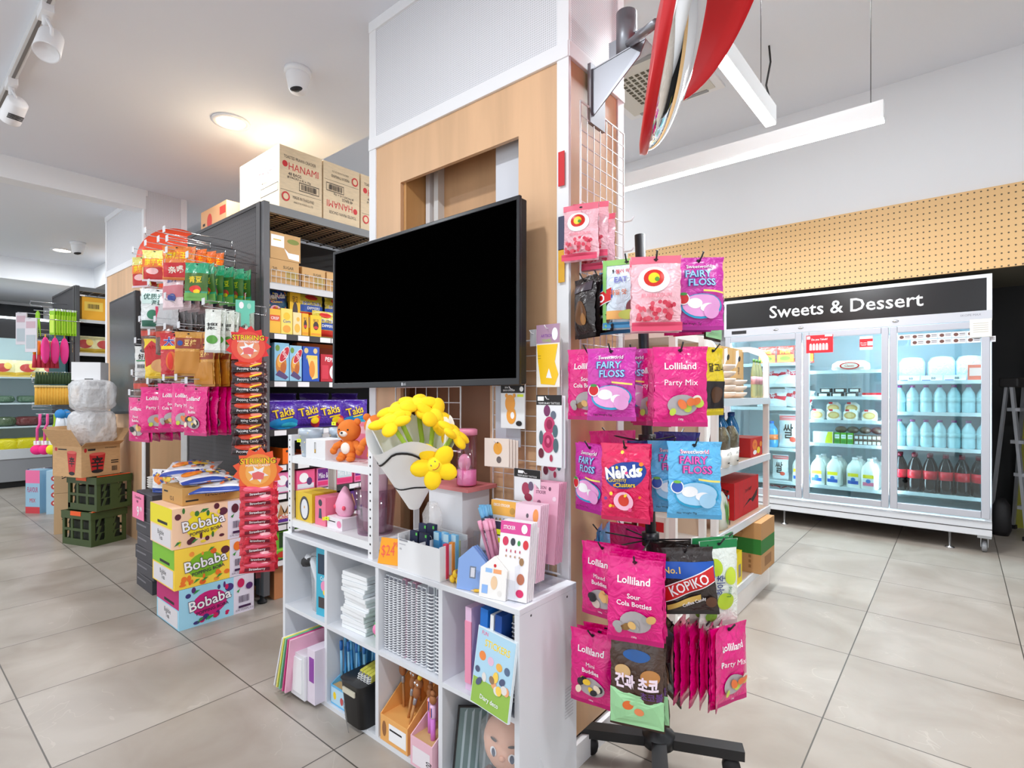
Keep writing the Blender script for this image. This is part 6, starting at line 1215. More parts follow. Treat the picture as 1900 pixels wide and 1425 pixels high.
# middle rack shelf
t = thing('toy_box', 'yellow window box with a black and white oval figure on the lower rack shelf', 'box', (-2.03, 1.185, ZM), 0)
part('carton', carton(.125, .11, .115, (246, 205, 40), [('E', .1, .46, .58, .42, M((60, 56, 60), .5)), ('E', .1, .44, .42, .34, WH), ('E', .1, .5, .06, .05, M((240, 170, 40), .5))], (), False), t)
part('clear_sleeve', G().box(-.066, .066, -.058, .058, -.0, .125, ACRY), t)
one('toy_box', 'pink toy box with small dark figures beside the yellow window box', 'box', carton(.075, .1, .11, (236, 120, 150), [('E', 0, .8, .35, .12, M((60, 60, 70), .5)), ('P', [(0, .4), (-.3, .25), (-.2, .6), (.2, .6), (.3, .25)], M((60, 70, 90), .5)), ('R', .4, .8, .2, .32, YEL)], (), False), (-1.915, 1.185, ZM))
t = thing('peach_toy', 'pink drop shaped soft toy in a white based box on the lower rack shelf', 'toy', (-1.815, 1.18, ZM), 0)
part('carton', carton(.10, .09, .045, (240, 232, 238), [('E', .6, .5, .3, .3, M((240, 140, 180), .5)), ('R', -.8, .1, .6, .68, INK)], (), False), t)
g = G(); loft(g, [(.045, .03, .02, 2), (.06, .044, .03, 2), (.09, .045, .032, 2), (.125, .03, .022, 2), (.15, .012, .01, 2), (.158, .004, .004, 2)], M((244, 176, 205), .6), 20); g.ell((-.028, -.024, .08), (.009, .006, .009), M((240, 80, 110), .6)); g.ell((.028, -.024, .08), (.009, .006, .009), M((240, 80, 110), .6)); part('soft_figure', g, t)
ytag((-1.858, 1.128, ZM+.03), 'yellow price sticker at the foot of the pink drop shaped toy')
g = G(); VB = M((240, 226, 236), .05, 0, 'glass', .14); g.lathe([(.0, .002), (.062, 0), (.064, .004), (.078, .165), (.075, .165), (.061, .008), (0, .006)], VB, 28)
one('clear_vase', 'clear mauve tinted tub holding pink tumblers on the lower rack shelf', 'tub', g, (-1.665, 1.21, ZM))
PT_ = M((226, 168, 190), .3)
for k, (dx, dy, hh, a) in enumerate([(-.03, -.01, .22, -.06), (.0, -.02, .23, .0), (.03, 0, .22, .05), (.0, .03, .235, 0.02), (-.03, .03, .21, -.05)]):
    g = G(); g.lathe([(.0, .0), (.017, 0), (.021, hh-.01), (.024, hh-.008), (.024, hh), (0, hh)], PT_ if k % 2 else M((238, 200, 214), .25), 14)
    one('pink_umbrella', 'rolled pink item standing in the clear tub', 'folded umbrella', g, (-1.665+dx, 1.21+dy, ZM+.008), 0, 'rolled pink items in the tub', rot=(0, a, 0))

# ================================================================ bouquet of plush flowers
t = thing('flower_bouquet', 'white paper wrapped bouquet of yellow plush flowers on the cube shelf', 'bouquet', (0, 0, 0))
bt = Vector(PT(768, 925, 1.62)); dirn = (Vector(PT(762, 790, 1.52))-bt).normalized()
tq = dirn.to_track_quat('Z', 'Y').to_matrix().to_4x4(); tm_ = Matrix.Translation(bt) @ tq
WP = M((250, 250, 250), .6); 
camdir = Vector((-bt.x, -bt.y, 0)).normalized(); loc_ = tq.inverted() @ camdir; ac = math.atan2(loc_.y, loc_.x)
g = G(); g.T = tm_
def cone(i, j):
    a = ac-2.0+4.0*i; r0 = .018+.108*j; top = .255+.03*math.cos((a-ac)*3.1); L_ = top*j; return (r0*math.cos(a), r0*math.sin(a)*.85, L_-.03)
g.grid(cone, 30, 8, WP)
def cone2(i, j): a = ac+1.2+4.0*i; r0 = .015+.095*j; L_ = (.265+.02*math.sin(4*a))*j; return (r0*math.cos(a), r0*math.sin(a)*.85, L_-.03)
g.grid(cone2, 24, 6, WP); part('wrapping_paper', g, t)
g = G(); g.T = tm_; 
def strip_(i, j): j2 = .66+.03*j+.24*(1-min(1, abs(i-.42)/.5)); p = cone(.14+.6*i, min(.97, j2)); return (p[0]*1.03, p[1]*1.03, p[2])
g.grid(strip_, 20, 1, INK); part('black_border', g, t)
g = G(); g.T = tm_
def strip2(i, j): p = cone(.2+.55*i, .42+.022*j-.08*math.sin(PI*i)); return (p[0]*1.03, p[1]*1.03, p[2])
g.grid(strip2, 16, 1, INK); part('black_border', g, t)
YF = M((252, 208, 24), .95); YF2 = M((250, 222, 40), .95); GRN = M((170, 205, 70), .9)
def pflower(name, c, s, n, face=False, seed=0):
    r = random.Random(seed); n = Vector(n).normalized(); q = n.to_track_quat('Z', 'Y').to_matrix().to_4x4(); g = G(); base = Matrix.Translation(c) @ q @ Matrix.Rotation(r.uniform(0, 1), 4, 'Z')
    for k in range(5):
        g.T = base @ Matrix.Rotation(2*PI*k/5, 4, 'Z') @ Matrix.Translation((s*.62, 0, r.uniform(-.2, .15)*s)) @ Matrix.Rotation(r.uniform(-.25, .25), 4, 'Y'); g.ell((0, 0, 0), (s*.54, s*.42, s*.22), YF, 14, 8)
    f = part(name, g, t)
    g = G(); g.T = base; g.ell((0, 0, s*.08), (s*.42, s*.42, s*.24), YF2)
    if face:
        zf = lambda x, y: s*.08+s*.24*math.sqrt(max(0, 1-(x*x+y*y)/(s*.42)**2))
        for x in (-.13, .13): g.ell((x*s, s*.12, zf(x*s, s*.12)), (s*.035, s*.05, s*.02), M((150, 130, 90), .6))
        pts = [(s*.25*math.sin(a), -s*.20*math.cos(a)+s*.02) for a in (-1.1, -.7, -.35, 0, .35, .7, 1.1)]; g.tube([(x, y, zf(x, y)+.0005) for x, y in pts], s*.018, M((190, 60, 50), .6), 5)
    part('flower_centre', g, f)
    return f
tow = Vector((-0.0, 0, 0))
def cpt(px, py, t_): return Vector(PT(px, py, t_))
tc_ = (Vector((0, 0, HH))-bt).normalized()
up_ = Vector((0, 0, 1)); rt = Vector((_dx[0], _d2[0], 0))
fl = [(735, 762, 1.56, .042, tc_*.5+up_*.8-rt*.3), (775, 750, 1.58, .042, tc_*.5+up_*.7), (808, 772, 1.57, .042, tc_*.5+up_*.4+rt*.6), (725, 783, 1.50, .042, tc_*.4+up_*.8-rt*.3), (826, 800, 1.60, .036, rt*.8+up_*.3+tc_*.3), (842, 806, 1.52, .038, up_*.7+rt*.5+tc_*.2), (806, 864, 1.46, .044, tc_+rt*.05), (828, 858, 1.60, .030, rt)]
for k, (px, py, t_, s_, n_) in enumerate(fl):
    c = cpt(px, py, t_); pflower('plush_flower', c, s_*1.3, n_, k == 6, k)
    g = G(); e = bt+dirn*.08; g.tube([tuple(c-Vector(n_).normalized()*s_*.2), tuple(c*.5+e*.5+rt*.02), tuple(e)], .007, GRN, 8); part('flower_stem', g, t)

# ================================================================ other things on top of the cube shelf
Zs = SZ+.0006
g = G(); g.lathe([(.0, .0), (.030, 0), (.032, .004), (.032, .05), (0, .05)], M((236, 150, 200), .3), 22); g.lathe([(.033, .0), (.034, .004), (.034, .165)], M((252, 222, 236), .03, 0, 'glass', .14), 26)
g.ell((0, -.01, .075), (.023, .019, .028), M((236, 196, 214), .4)); g.lathe([(.035, .165), (.0355, .182), (.03, .185), (0, .185)], M((232, 140, 170), .35), 26)
XT = PY(866, 915, 1.27)[0]
one('pink_tumbler', 'clear pink drinking tumbler with a lid standing on the white carton', 'tumbler', g, (XT, 1.27, .8565+.012))
one('white_carton', 'plain white carton standing against the column under the pink tumbler', 'carton', carton(.16, .13, .25, (224, 224, 228), (), (), False), (-1.315, 1.30, Zs))
one('red_flat_box', 'flat dusty pink box lying on the white carton under the tumbler', 'box', carton(.20, .14, .012, (206, 120, 120), (), (), False), (-1.30, 1.295, .8525))
# desk organiser with contents, front left
t = thing('desk_organizer', 'white cardboard desk organiser holding packets near the front edge of the cube shelf', 'organizer', (-1.30, 1.165, Zs), -.0)
WC = M((234, 234, 236), .55); g = G(); w_, d_, h_ = .20, .12, .115
for (a0, a1, b0, b1, hh) in ((-w_/2, w_/2, -d_/2, -d_/2+.003, .10), (-w_/2, w_/2, d_/2-.003, d_/2, .12), (-w_/2, -w_/2+.003, -d_/2, d_/2, .115), (w_/2-.003, w_/2, -d_/2, d_/2, .105), (0, .003, -d_/2, d_/2, .10)): g.box(a0, a1, b0, b1, 0, hh, WC)
g.box(-w_/2, w_/2, -d_/2, d_/2, 0, .003, WC); g.side(0, (0, -d_/2, 0)).art([('R', -.92, -.5, .82, .87, M((150, 150, 156), .6)), ('R', -.92, -.6, .72, .75, M((190, 190, 196), .6)), ('T', 'A6', -.85, .6, .06, M((170, 170, 175), .6), 0, .2)], w_, h_)
part('tray', g, t)
def pouch(c, w, h, ops): return carton(w, .012, h, c, ops, (), False)
for k, (x, y, c, h) in enumerate([(-.06, .01, (28, 36, 70), .135), (-.02, .01, (28, 36, 70), .14), (-.055, -.03, (24, 32, 62), .12), (-.01, -.03, (24, 32, 62), .12)]):
    one('navy_pen_box', 'slim navy blue pen box in the white organiser, %s' % ('back left', 'back right', 'front left', 'front right')[k], 'pen box', pouch(c, .038, h, [('E', 0, .62, .5, .12, WH), ('E', 0, .62, .42, .1, M(c, .5)), ('R', -.6, .6, .08, .4, M((190, 215, 235), .5)), ('R', -.2, .2, .1, .36, M((230, 130, 160), .5)), ('R', .5, .9, .9, .97, M((90, 205, 80), .5))]), (-1.30+x, 1.165+y, Zs+.004), 0, 'navy pen boxes', rot=(-.05, 0, 0))
for k in range(4): one('blue_packet', 'light blue wrapped packet in the right half of the white organiser, %s' % ('first', 'second', 'third', 'fourth')[k], 'packet', pouch((120, 190, 230) if k % 2 else (80, 165, 220), .026, .125, [('R', -.9, .9, .8, 1, M((190, 225, 240), .3)), ('R', -.5, .5, .1, .5, M((160, 210, 240), .3))]), (-1.275+.022*k, 1.165+.01*(k % 2), Zs+.004), 0, 'light blue packets')
for k in range(3): one('colour_packet', 'small %s packet at the right end of the white organiser' % ('red', 'orange', 'pale green')[k], 'packet', pouch([(220, 60, 90), (240, 150, 60), (200, 220, 160)][k], .014, .105, []), (-1.205, 1.135+.025*k, Zs+.004), .1)
# clear cellophane packet left of navy boxes
g = G(); loft(g, [(0, .02, .02, 2), (.06, .035, .025, 2), (.13, .04, .03, 2), (.17, .02, .012, 2)], M((240, 236, 232), .08, 0, 'film', .3), 16); g.ell((.0, -.02, .085), (.014, .01, .013), M((240, 140, 30), .6)); 
one('cellophane_gift', 'clear cellophane gift with an orange dot left of the navy pen boxes', 'gift', g, (-1.355, 1.215, Zs+.035))
# price card
g = G().prism([(-.04, 0), (.04, 0), (.034, .085), (-.036, .085)], -.001, .001, M((250, 165, 20), .55)); g.side(0, (0, -.001, 0)).art([('T', '$24', -.1, .5, .42, M((245, 90, 70), .5), .08, 1.3, .0), ('T', '99', .6, .78, .18, M((245, 90, 70), .5), .08, .5)], .08, .085, eps=.0005)
XC = PY(722, 1045, 1.118)[0]
g.frame(); g.box(-.04, .04, .0, .03, 0, .002, M((250, 165, 20), .55))
one('price_card', 'orange folded price card with handwritten $24 on the shelf front edge', 'price card', g, (XC, 1.112, Zs), .0, rot=(-.2, 0, .3))
# pens in clear holder, pencils
def pens(px, py, Y, n, body, top, label, grp, L_=.13, sp=.05, zoff=.0, ppx=None):
    me_ = pen(body, top, L_).mesh('pen'); c = PY(px, py, Y); r = random.Random(n)
    for k in range(n):
        a = 2*PI*k/n; rr = .018*(.4+.6*((k*7) % 5)/5)
        one('pen', label, 'pen', me_, (c[0]+rr*math.cos(a), Y+rr*math.sin(a), Zs+zoff), 0, grp, rot=(r.uniform(-.1, .05), -.32+r.uniform(-.06, .06), 0))
pens(915, 1010, 1.20, 12, M((70, 80, 110), .4), M((120, 190, 235), .4), 'slim pen with a light blue cap leaning in the clear stand', 'light blue capped pens', .15, zoff=.085)
pens(922, 1010, 1.165, 11, M((200, 130, 160), .4), M((244, 170, 200), .4), 'slim pen with a pink cap leaning in the clear stand', 'pink capped pens', .13, zoff=.075)
g = G(); 
for (x0, y0, z0, z1) in ((-.03, -.03, .0, .10), (-.03, .03, 0, .14)): g.box(-.035, .035, y0, y0+.002, z0, z1, ACRY)
g.box(-.035, -.033, -.03, .03, 0, .12, ACRY).box(.033, .035, -.03, .03, 0, .12, ACRY).box(-.035, .035, -.03, .03, 0, .002, ACRY)
one('acrylic_pen_stand', 'clear acrylic pen stand between the white organiser and sticker racks', 'pen stand', g, (-1.135, 1.19, Zs))
yp = G(); yp.ell((0, 0, .012), (.01, .01, .012), YL2); yp.tube([(0, 0, .01), (.02, .005, .02)], .004, BRN, 6); ypm = yp.mesh('bee_charm')
for k in range(7): one('bee_charm', 'tiny yellow and brown charm in a heap beside the clear pen stand', 'charm', ypm, (-1.17+.013*(k % 4), 1.13+.012*(k//4), Zs+.0+.018*(k % 2)), k, 'tiny yellow charms')
for k, (px, c, nm) in enumerate([(862, (196, 160, 120), 'light wood'), (880, (240, 190, 60), 'yellow')]):
    c0 = PY(px, 1070, 1.115); g = G().tube([(0, 0, .005), (.07, .045, .005)], .0045, M(c, .5), 6).tube([(0, 0, .005), (-.009, -.006, .005)], [.0045, .0005], M((230, 200, 160), .6), 6); one('pencil', '%s pencil lying on the shelf edge' % nm, 'pencil', g, (c0[0], 1.115, Zs))
# acrylic sticker rack with sticker packs
g = G()
for k, y in enumerate((1.125, 1.175, 1.235, 1.30)):
    h0 = .0+.035*k
    g.box(-1.115, -.925, y, y+.002, Zs, Zs+.06+h0, ACRY)
g.box(-1.115, -1.113, 1.125, 1.32, Zs, Zs+.10, ACRY).box(-.925, -.923, 1.125, 1.32, Zs, Zs+.10, ACRY)
one('acrylic_rack', 'clear acrylic stepped rack holding sticker packs at the right of the cube shelf top', 'rack', g)
def spack(name, label, px, py_b, Y, w, h, base, ops, th=.006, n=1, tilt=-.14, rz=.10, x=None, z=None, poly=None, group=None):
    X = x if x is not None else PY(px, py_b, Y)[0]; zz = z if z is not None else max(Zs, PY(px, py_b, Y)[2])
    for k in range(n):
        g = G()
        if poly: g.prism(poly, -th/2, th/2, M(base, .4))
        else: g.box(-w/2, w/2, -th/2, th/2, 0, h, M(base, .4))
        g.side(0, (0, -th/2, 0)).art(ops if k == 0 else [], w, h, eps=.0006)
        one(name, label if k == 0 else 'spare sheet behind the %s' % ' '.join(label.split(',')[0].split()[:9]), 'sticker pack', g, (X, Y+.009*k, zz), 0, group or (('spares of '+label[:40]) if k and n > 2 else None), rot=(tilt, 0, rz))
    return X
HB = [(-.045, 0), (.045, 0), (.045, .085), (0, .125), (-.045, .085)]
spack('sticker_pack', 'periwinkle blue house shaped sticker pack, front left', 905, 1085, 1.118, .09, .125, (140, 175, 235), [('R', -.1, .35, .28, .55, M((120, 130, 150), .4)), ('R', -.02, .27, .31, .52, M((225, 225, 235), .4))], n=3, poly=HB, x=-1.085, z=Zs, rz=.25)
spack('sticker_pack', 'white house shaped sticker pack with small prints, front middle', 950, 1095, 1.112, .085, .115, (242, 238, 234), [('R', -.6, -.1, .6, .7, M((150, 190, 235), .4)), ('R', .0, .6, .6, .7, M((240, 165, 110), .4)), ('E', .1, .38, .25, .16, M((236, 200, 160), .4)), ('R', -.8, -.35, .1, .3, M((140, 180, 235), .4)), ('E', .1, .78, .1, .04, RED), ('E', .55, .15, .15, .07, M((230, 225, 220), .4))], n=3, poly=[(-.042, 0), (.042, 0), (.042, .08), (0, .115), (-.042, .08)], x=-.995, z=Zs, rz=.2)
spack('sticker_pack', 'white tattoo sticker sheet with a navy header, behind the blue house pack', 0, 0, 1.165, .085, .185, (228, 232, 240), [('R', -1, 1, .78, 1, M((36, 40, 66), .4)), ('T', 'CLEAR', -.5, .93, .05, WH, 0, .6, .02), ('T', 'STICKER', -.4, .85, .05, WH, 0, .8, .02), ('R', .3, .95, .80, .88, M((230, 245, 40), .4)), ('R', .3, .95, .68, .75, M((230, 245, 40), .4)), ('T', 'Tattoo', -.4, .7, .06, M((120, 125, 170), .4), 0, .8), ('T', 'DREAM', -.5, .5, .035, INK, 0, .5), ('T', 'LOVE', .5, .5, .035, M((230, 150, 120), .4), 0, .4), ('T', 'HOPE', .3, .4, .035, INK, 0, .4), ('T', 'Smile', -.5, .38, .035, M((220, 170, 90), .4), 0, .5)], n=2, x=-1.055, z=Zs+.01)
spack('sticker_pack', 'tall white sticker sheet with a magenta header and red berries', 0, 0, 1.135, .095, .21, (246, 242, 244), [('R', -1, 1, .84, 1, M((222, 70, 150), .4)), ('E', .6, .92, .2, .06, WH), ('T', 'STICKER', -.4, .92, .05, WH, 0, .8), ('E', -.6, .74, .2, .06, M((214, 50, 90), .4)), ('E', -.1, .74, .16, .05, M((60, 60, 70), .4)), ('E', .3, .73, .1, .035, M((60, 150, 80), .4)), ('E', .75, .72, .18, .06, M((220, 50, 60), .4)), ('E', .55, .28, .25, .07, M((190, 110, 80), .4)), ('E', .55, .1, .25, .05, M((220, 40, 100), .4)), ('E', .55, .5, .15, .05, M((160, 120, 80), .4))]+[('E', -.5+.3*k, .62, .04, .02, M((190, 60, 90), .4)) for k in range(4)]+[('E', -.5+.3*k, .55, .05, .015, M((190, 150, 120), .4)) for k in range(4)], n=4, x=-.945, z=Zs+.002, rz=.18)
spack('sticker_pack', 'sticker pack with an orange header and brown prints in the third step', 0, 0, 1.215, .10, .20, (226, 226, 232), [('R', -1, 1, .78, 1, M((240, 176, 70), .4)), ('T', 'DECO STICKER', -.2, .93, .04, WH, 0, 1.2), ('E', .6, .86, .2, .05, M((200, 150, 60), .4))]+[('E', -.8+.28*k, .7, .08, .04, M([(90, 90, 120), (160, 140, 120), (200, 160, 90)][k % 3], .4)) for k in range(7)], n=3, x=-1.055, z=Zs+.045)
spack('sticker_pack', 'pale pink sticker pack with an orange oval print, third step right', 0, 0, 1.20, .085, .215, (240, 205, 220), [('R', -1, 1, 0, .72, M((244, 240, 242), .4)), ('E', .65, .86, .22, .09, M((240, 150, 80), .4)), ('E', .0, .85, .1, .03, M((90, 80, 90), .4)), ('E', .3, .62, .3, .05, M((240, 150, 60), .4)), ('E', -.6, .64, .15, .04, M((200, 80, 90), .4))], n=5, x=-.955, z=Zs+.035)
spack('sticker_pack', 'tall pink sticker pack at the back of the acrylic rack', 0, 0, 1.275, .085, .235, (236, 176, 200), [('T', 'SEASON', -.4, .93, .04, M((120, 60, 90), .4), 0, .8), ('T', 'STICKER', -.4, .87, .04, M((120, 60, 90), .4), 0, .8), ('E', .3, .92, .1, .025, M((110, 60, 90), .4)), ('E', .7, .8, .15, .03, M((240, 210, 225), .4)), ('E', -.5, .74, .15, .03, M((150, 90, 120), .4))], n=5, x=-.945, z=Zs+.07, rz=.12)

# ---- cards hanging on the grid beside the television
def card(label, px0, px1, py0, py1, Y, base, ops, name='hanging_card', rz=.0, cat='card', n=1):
    x0, x1, z0, z1 = onY(px0, px1, py0, py1, Y); w = x1-x0; h = z1-z0
    for k in range(n):
        g = G().box(-w/2, w/2, -.0015, .0015, -h, 0, M(base, .35)); g.side(0, (0, -.0015, -h)).art(ops if k == 0 else [], w, h, eps=.0006); g.frame()
        if k == 0: g.tube([(0, .06, .012-.03), (0, -.012, -.012), (0, -.02, -.004)], .0016, WHITE, 5)
        one(name, label if k == 0 else 'spare card behind the %s' % ' '.join(label.split()[:9]), cat, g, ((x0+x1)/2+.006*k, Y+.008*k, z1-.002*k), rz, 'spare keyring cards' if k and n > 2 else None)
card('bear shaped sticker card with a black header on the wire grid', 930, 974, 715, 796, 1.33, (232, 234, 236), [('R', -1, 1, .82, 1, INK), ('T', 'SEAL', -.5, .95, .04, WH, 0, .6), ('T', 'DECO STICKER', -.3, .88, .04, WH, 0, 1.0), ('E', .75, .91, .16, .06, WH), ('R', .4, .9, .73, .79, M((226, 245, 50), .4)), ('E', -.2, .58, .42, .2, M((240, 160, 50), .4)), ('E', -.1, .3, .4, .2, M((240, 160, 50), .4)), ('E', .0, .3, .16, .08, WH), ('E', -.5, .76, .12, .05, M((240, 160, 50), .4)), ('E', .15, .76, .12, .05, M((240, 160, 50), .4)), ('E', .55, .12, .25, .06, INK)], cat='sticker card')
ROSE = [('E', -.15, .78, .26, .08, M((120, 50, 100), .4)), ('E', .35, .72, .22, .06, M((100, 110, 130), .4)), ('E', .05, .58, .42, .12, M((196, 60, 110), .4)), ('E', .05, .59, .24, .07, M((150, 30, 80), .4)), ('E', .5, .5, .2, .09, M((80, 110, 120), .4)), ('E', -.05, .34, .5, .15, M((214, 70, 120), .4)), ('E', -.05, .35, .3, .09, M((170, 40, 90), .4)), ('E', -.05, .36, .12, .04, M((230, 110, 150), .4)), ('E', .55, .3, .2, .1, M((80, 105, 115), .4)), ('E', -.6, .18, .22, .07, M((110, 40, 60), .4)), ('E', -.6, .4, .16, .1, M((90, 110, 120), .4)), ('E', .2, .12, .12, .05, M((180, 60, 90), .4))]
TAT = [('R', -1, 1, .86, 1, INK), ('R', -.9, -.4, .92, .98, WH), ('T', 'TEMPORARY TATTOO', .0, .885, .03, WH, 0, 1.7, .01)]
card('tall temporary tattoo card with crimson roses on the wire grid', 996, 1043, 733, 868, 1.31, (236, 238, 242), TAT+ROSE, cat='tattoo card', n=2)
card('rose tattoo card mostly hidden below the tall tattoo card', 1005, 1048, 770, 896, 1.36, (236, 238, 242), [(q[0], q[1], q[2]*.9)+tuple(q[3:]) for q in ROSE], cat='tattoo card')
card('small temporary tattoo card with dark roses below the keyring cards', 955, 1003, 868, 935, 1.30, (238, 238, 242), [('R', -1, 1, .74, 1, INK), ('R', -.7, -.3, .86, .95, WH), ('T', 'TEMPORARY TATTOO', 0, .79, .055, WH, 0, 1.7, .01), ('E', -.1, .4, .3, .2, M((170, 60, 90), .4)), ('E', .3, .5, .2, .14, M((110, 90, 120), .4)), ('E', .1, .15, .3, .12, M((150, 40, 70), .4))], cat='tattoo card')
card('cream keyring card with an orange charm on the wire grid', 903, 941, 812, 868, 1.30, (240, 226, 216), [('E', .1, .65, .36, .22, M((240, 170, 70), .4)), ('E', .1, .85, .05, .03, INK), ('E', .2, .25, .2, .12, M((110, 100, 100), .4))], rz=.25, cat='keyring card', n=4)
card('yellow phone grip card with a mauve header high on the wire grid', 996, 1039, 604, 718, 1.33, (244, 238, 230), [('R', -1, 1, .70, 1, M((176, 140, 165), .4)), ('T', 'ARTBOX', -.1, .82, .05, M((120, 50, 150), .4), 0, 1), ('T', 'TOWEL', -.1, .74, .05, M((160, 200, 60), .4), 0, .8), ('E', .6, .84, .25, .1, WH), ('P', [(0, .3), (-.95, .68), (.85, .68), (.6, .4), (.9, .2), (.6, .03), (-.6, .05), (-.85, .4)], M((250, 200, 20), .4)), ('P', [(.1, .22), (-.15, .15), (.1, .3), (.35, .14)], WH), ('R', -.85, -.6, .5, .505, INK), ('R', -.85, -.6, .46, .465, INK)], cat='accessory card')
card('blank white tag hanging left of the yellow accessory card', 984, 995, 612, 642, 1.34, (236, 236, 240), [], cat='tag', name='blank_tag')
card('clear grey sleeve behind the bear sticker card', 920, 966, 716, 830, 1.355, (190, 194, 204), [], cat='plastic sleeve', name='clear_sleeve')
# pink board behind, left of the column
for k, (px0, px1, c) in enumerate([(645, 672, (205, 90, 190)), (666, 689, (170, 30, 100))]):
    x0, x1, z0, z1 = onX(px0, px1, 722, 1000, -2.2); 
one('pink_board', 'upright magenta pink board standing behind the slotted rack', 'board', G().box(-.14, .14, -.01, .01, 0, 1.19, M((206, 92, 190), .5)).box(-.02, .14, -.012, -.01, .0, 1.18, M((168, 36, 104), .5)), (-2.06, 1.72, 0), 0)
# ================================================================ black spinner stand
SB = Vector(PZ(1222, 1400, .03)); SB.z = 0
STOP = Vector(PT(1187, 436, 1.715)); PMT = M((24, 25, 28), .35)
t = spin = thing('spinner_stand', 'black wheeled spinner stand with wire hook tiers in front of the column', 'display stand', SB)
pv = STOP-SB
def pole_at(z): return SB+pv*((z-.0)/pv.z)
part('pole', G().tube([(0, 0, .05), tuple(pv)], .0165, PMT, 16), t)
ANG = []
for px, py in ((1349, 1392), (1090, 1420), (1168, 1330)): q = Vector(PZ(px, py, .075)); ANG.append(math.atan2(q.y-SB.y, q.x-SB.x))
ANG = [ANG[0], ANG[0]+PI/2, ANG[0]+PI, ANG[0]+1.5*PI]
for a in ANG:
    e = Vector((math.cos(a), math.sin(a), 0)); g = G(); g.bar(tuple(e*.012+Vector((0, 0, .08))), tuple(e*.25+Vector((0, 0, .075))), .045, .03, PMT); lg = part('base_leg', g, t)
    g = G(); g.frame(Matrix.Translation(e*.215+Vector((0, 0, .028))) @ Matrix.Rotation(a, 4, 'Z') @ Matrix.Rotation(PI/2, 4, 'X')); g.lathe([(0, -.014), (.026, -.013), (.027, 0), (.026, .013), (0, .014)], INK, 16)
    g.frame(Matrix.Translation(e*.215)); g.tube([(0, 0, .04), (0, 0, .065)], .012, INK, 8); part('caster', g, lg)
g = G().lathe([(.05, .065), (.05, .1), (.025, .115), (.02, .13)], PMT, 18); part('hub', g, t)
def tier(z, pts, extra=()):
    c = pole_at(z)-SB
    g = G(); d = pv.normalized(); g.tube([tuple(c-d*.02), tuple(c+d*.02)], .027, PMT, 16); h = part('tier_collar', g, t)
    for p in pts:
        p = Vector(p)-SB; dd = (p-c); dd.z = 0; n = dd.normalized(); s = c+n*.024
        e = Vector((p.x, p.y, c.z)) if abs(p.z-c.z) < .03 else p
        g = G().tube([tuple(s), tuple(p+n*.004), tuple(p+n*.022+Vector((0, 0, .022)))], .0024, PMT, 6); part('hook_arm', g, t)
def S(style, px, py, t_, label, face=None, n=1, gap=.02, lean=0, grp=None, v=0, cat='candy bag', sc_=1.0, roll=0):
    """front bag hung at pixel-measured point px,py at forward distance t_; n-1 more behind it towards the pole"""
    p = Vector(PT(px, py, t_)); c = pole_at(p.z); dd = Vector((p.x-c.x, p.y-c.y, 0)); L_ = dd.length; nn = dd.normalized()
    rz = math.atan2(nn.y, nn.x)+PI/2 if face is None else face
    r = random.Random(int(px+py)); lift = Vector((0, 0, .012))
    for k in range(n):
        q = p-nn*gap*k
        bag(style, label if k == 0 else 'bag right behind the %s' % ' '.join(label.split()[:11]), tuple(q+lift), rz, ('bags behind '+label[:40]) if k and n > 2 else None, v+k, cat=cat, rot=(lean+(r.uniform(-.05, .05) if k else 0), roll+(r.uniform(-.05, .05) if k else 0), rz+(r.uniform(-.12, .12) if k else 0)), sc_=sc_)
    return p
CAMF = math.atan2(-SB.y, -SB.x)+PI/2          # facing the camera
def F(a): return CAMF+a
T1 = [S('dark', 1086, 522, 1.60, 'dark plastic bag hanging at the far left of the top tier', F(-.9), 2), S('kopiko', 1113, 517, 1.60, 'dark coffee candy bag at the left of the top tier', F(-.9)), 
      S('fairyb', 1146, 508, 1.64, 'blue fairy floss bag low behind the pale green bag', F(-.5), 1), S('kids', 1163, 488, 1.53, 'white bag with green top edge in the top tier', F(-.15), 2), S('bean', 1217, 484, 1.42, 'pink jelly bean bag with red oval emblem in the top tier', F(.10), 2, .03),
      S('fairyp', 1296, 486, 1.44, 'magenta fairy floss bag at the right of the top tier', F(.2), 3, .028), S('nuts', 1322, 492, 1.62, 'dark magenta bag edge at the far right of the top tier', F(1.15), 1, cat='candy bag'), S('party', 1285, 510, 1.72, 'magenta bag low behind the top tier right side', F(2.6), 2)]
tier(PT(1190, 505, 1.70)[2], T1)
T2 = [S('cola', 1092, 655, 1.55, 'magenta sour candy bag at the far left of the second tier', F(-.35), 2), S('fairyp', 1134, 654, 1.44, 'purple fairy floss bag in front of the second tier', F(-.15), 1), S('fairyp', 1172, 655, 1.54, 'purple fairy floss bag tucked behind its twin in the second tier', F(-.1), 1, v=1),
      S('party', 1210, 662, 1.50, 'magenta candy bag turned left in the middle of the second tier', F(-.75), 4, .022), S('party', 1262, 652, 1.38, 'magenta party mix bag, front of the second tier', F(.12), 3, .025), S('duo', 1322, 652, 1.58, 'yellow and black bag at the right of the second tier', F(.95), 2)]
tier(PT(1196, 668, 1.70)[2], T2)
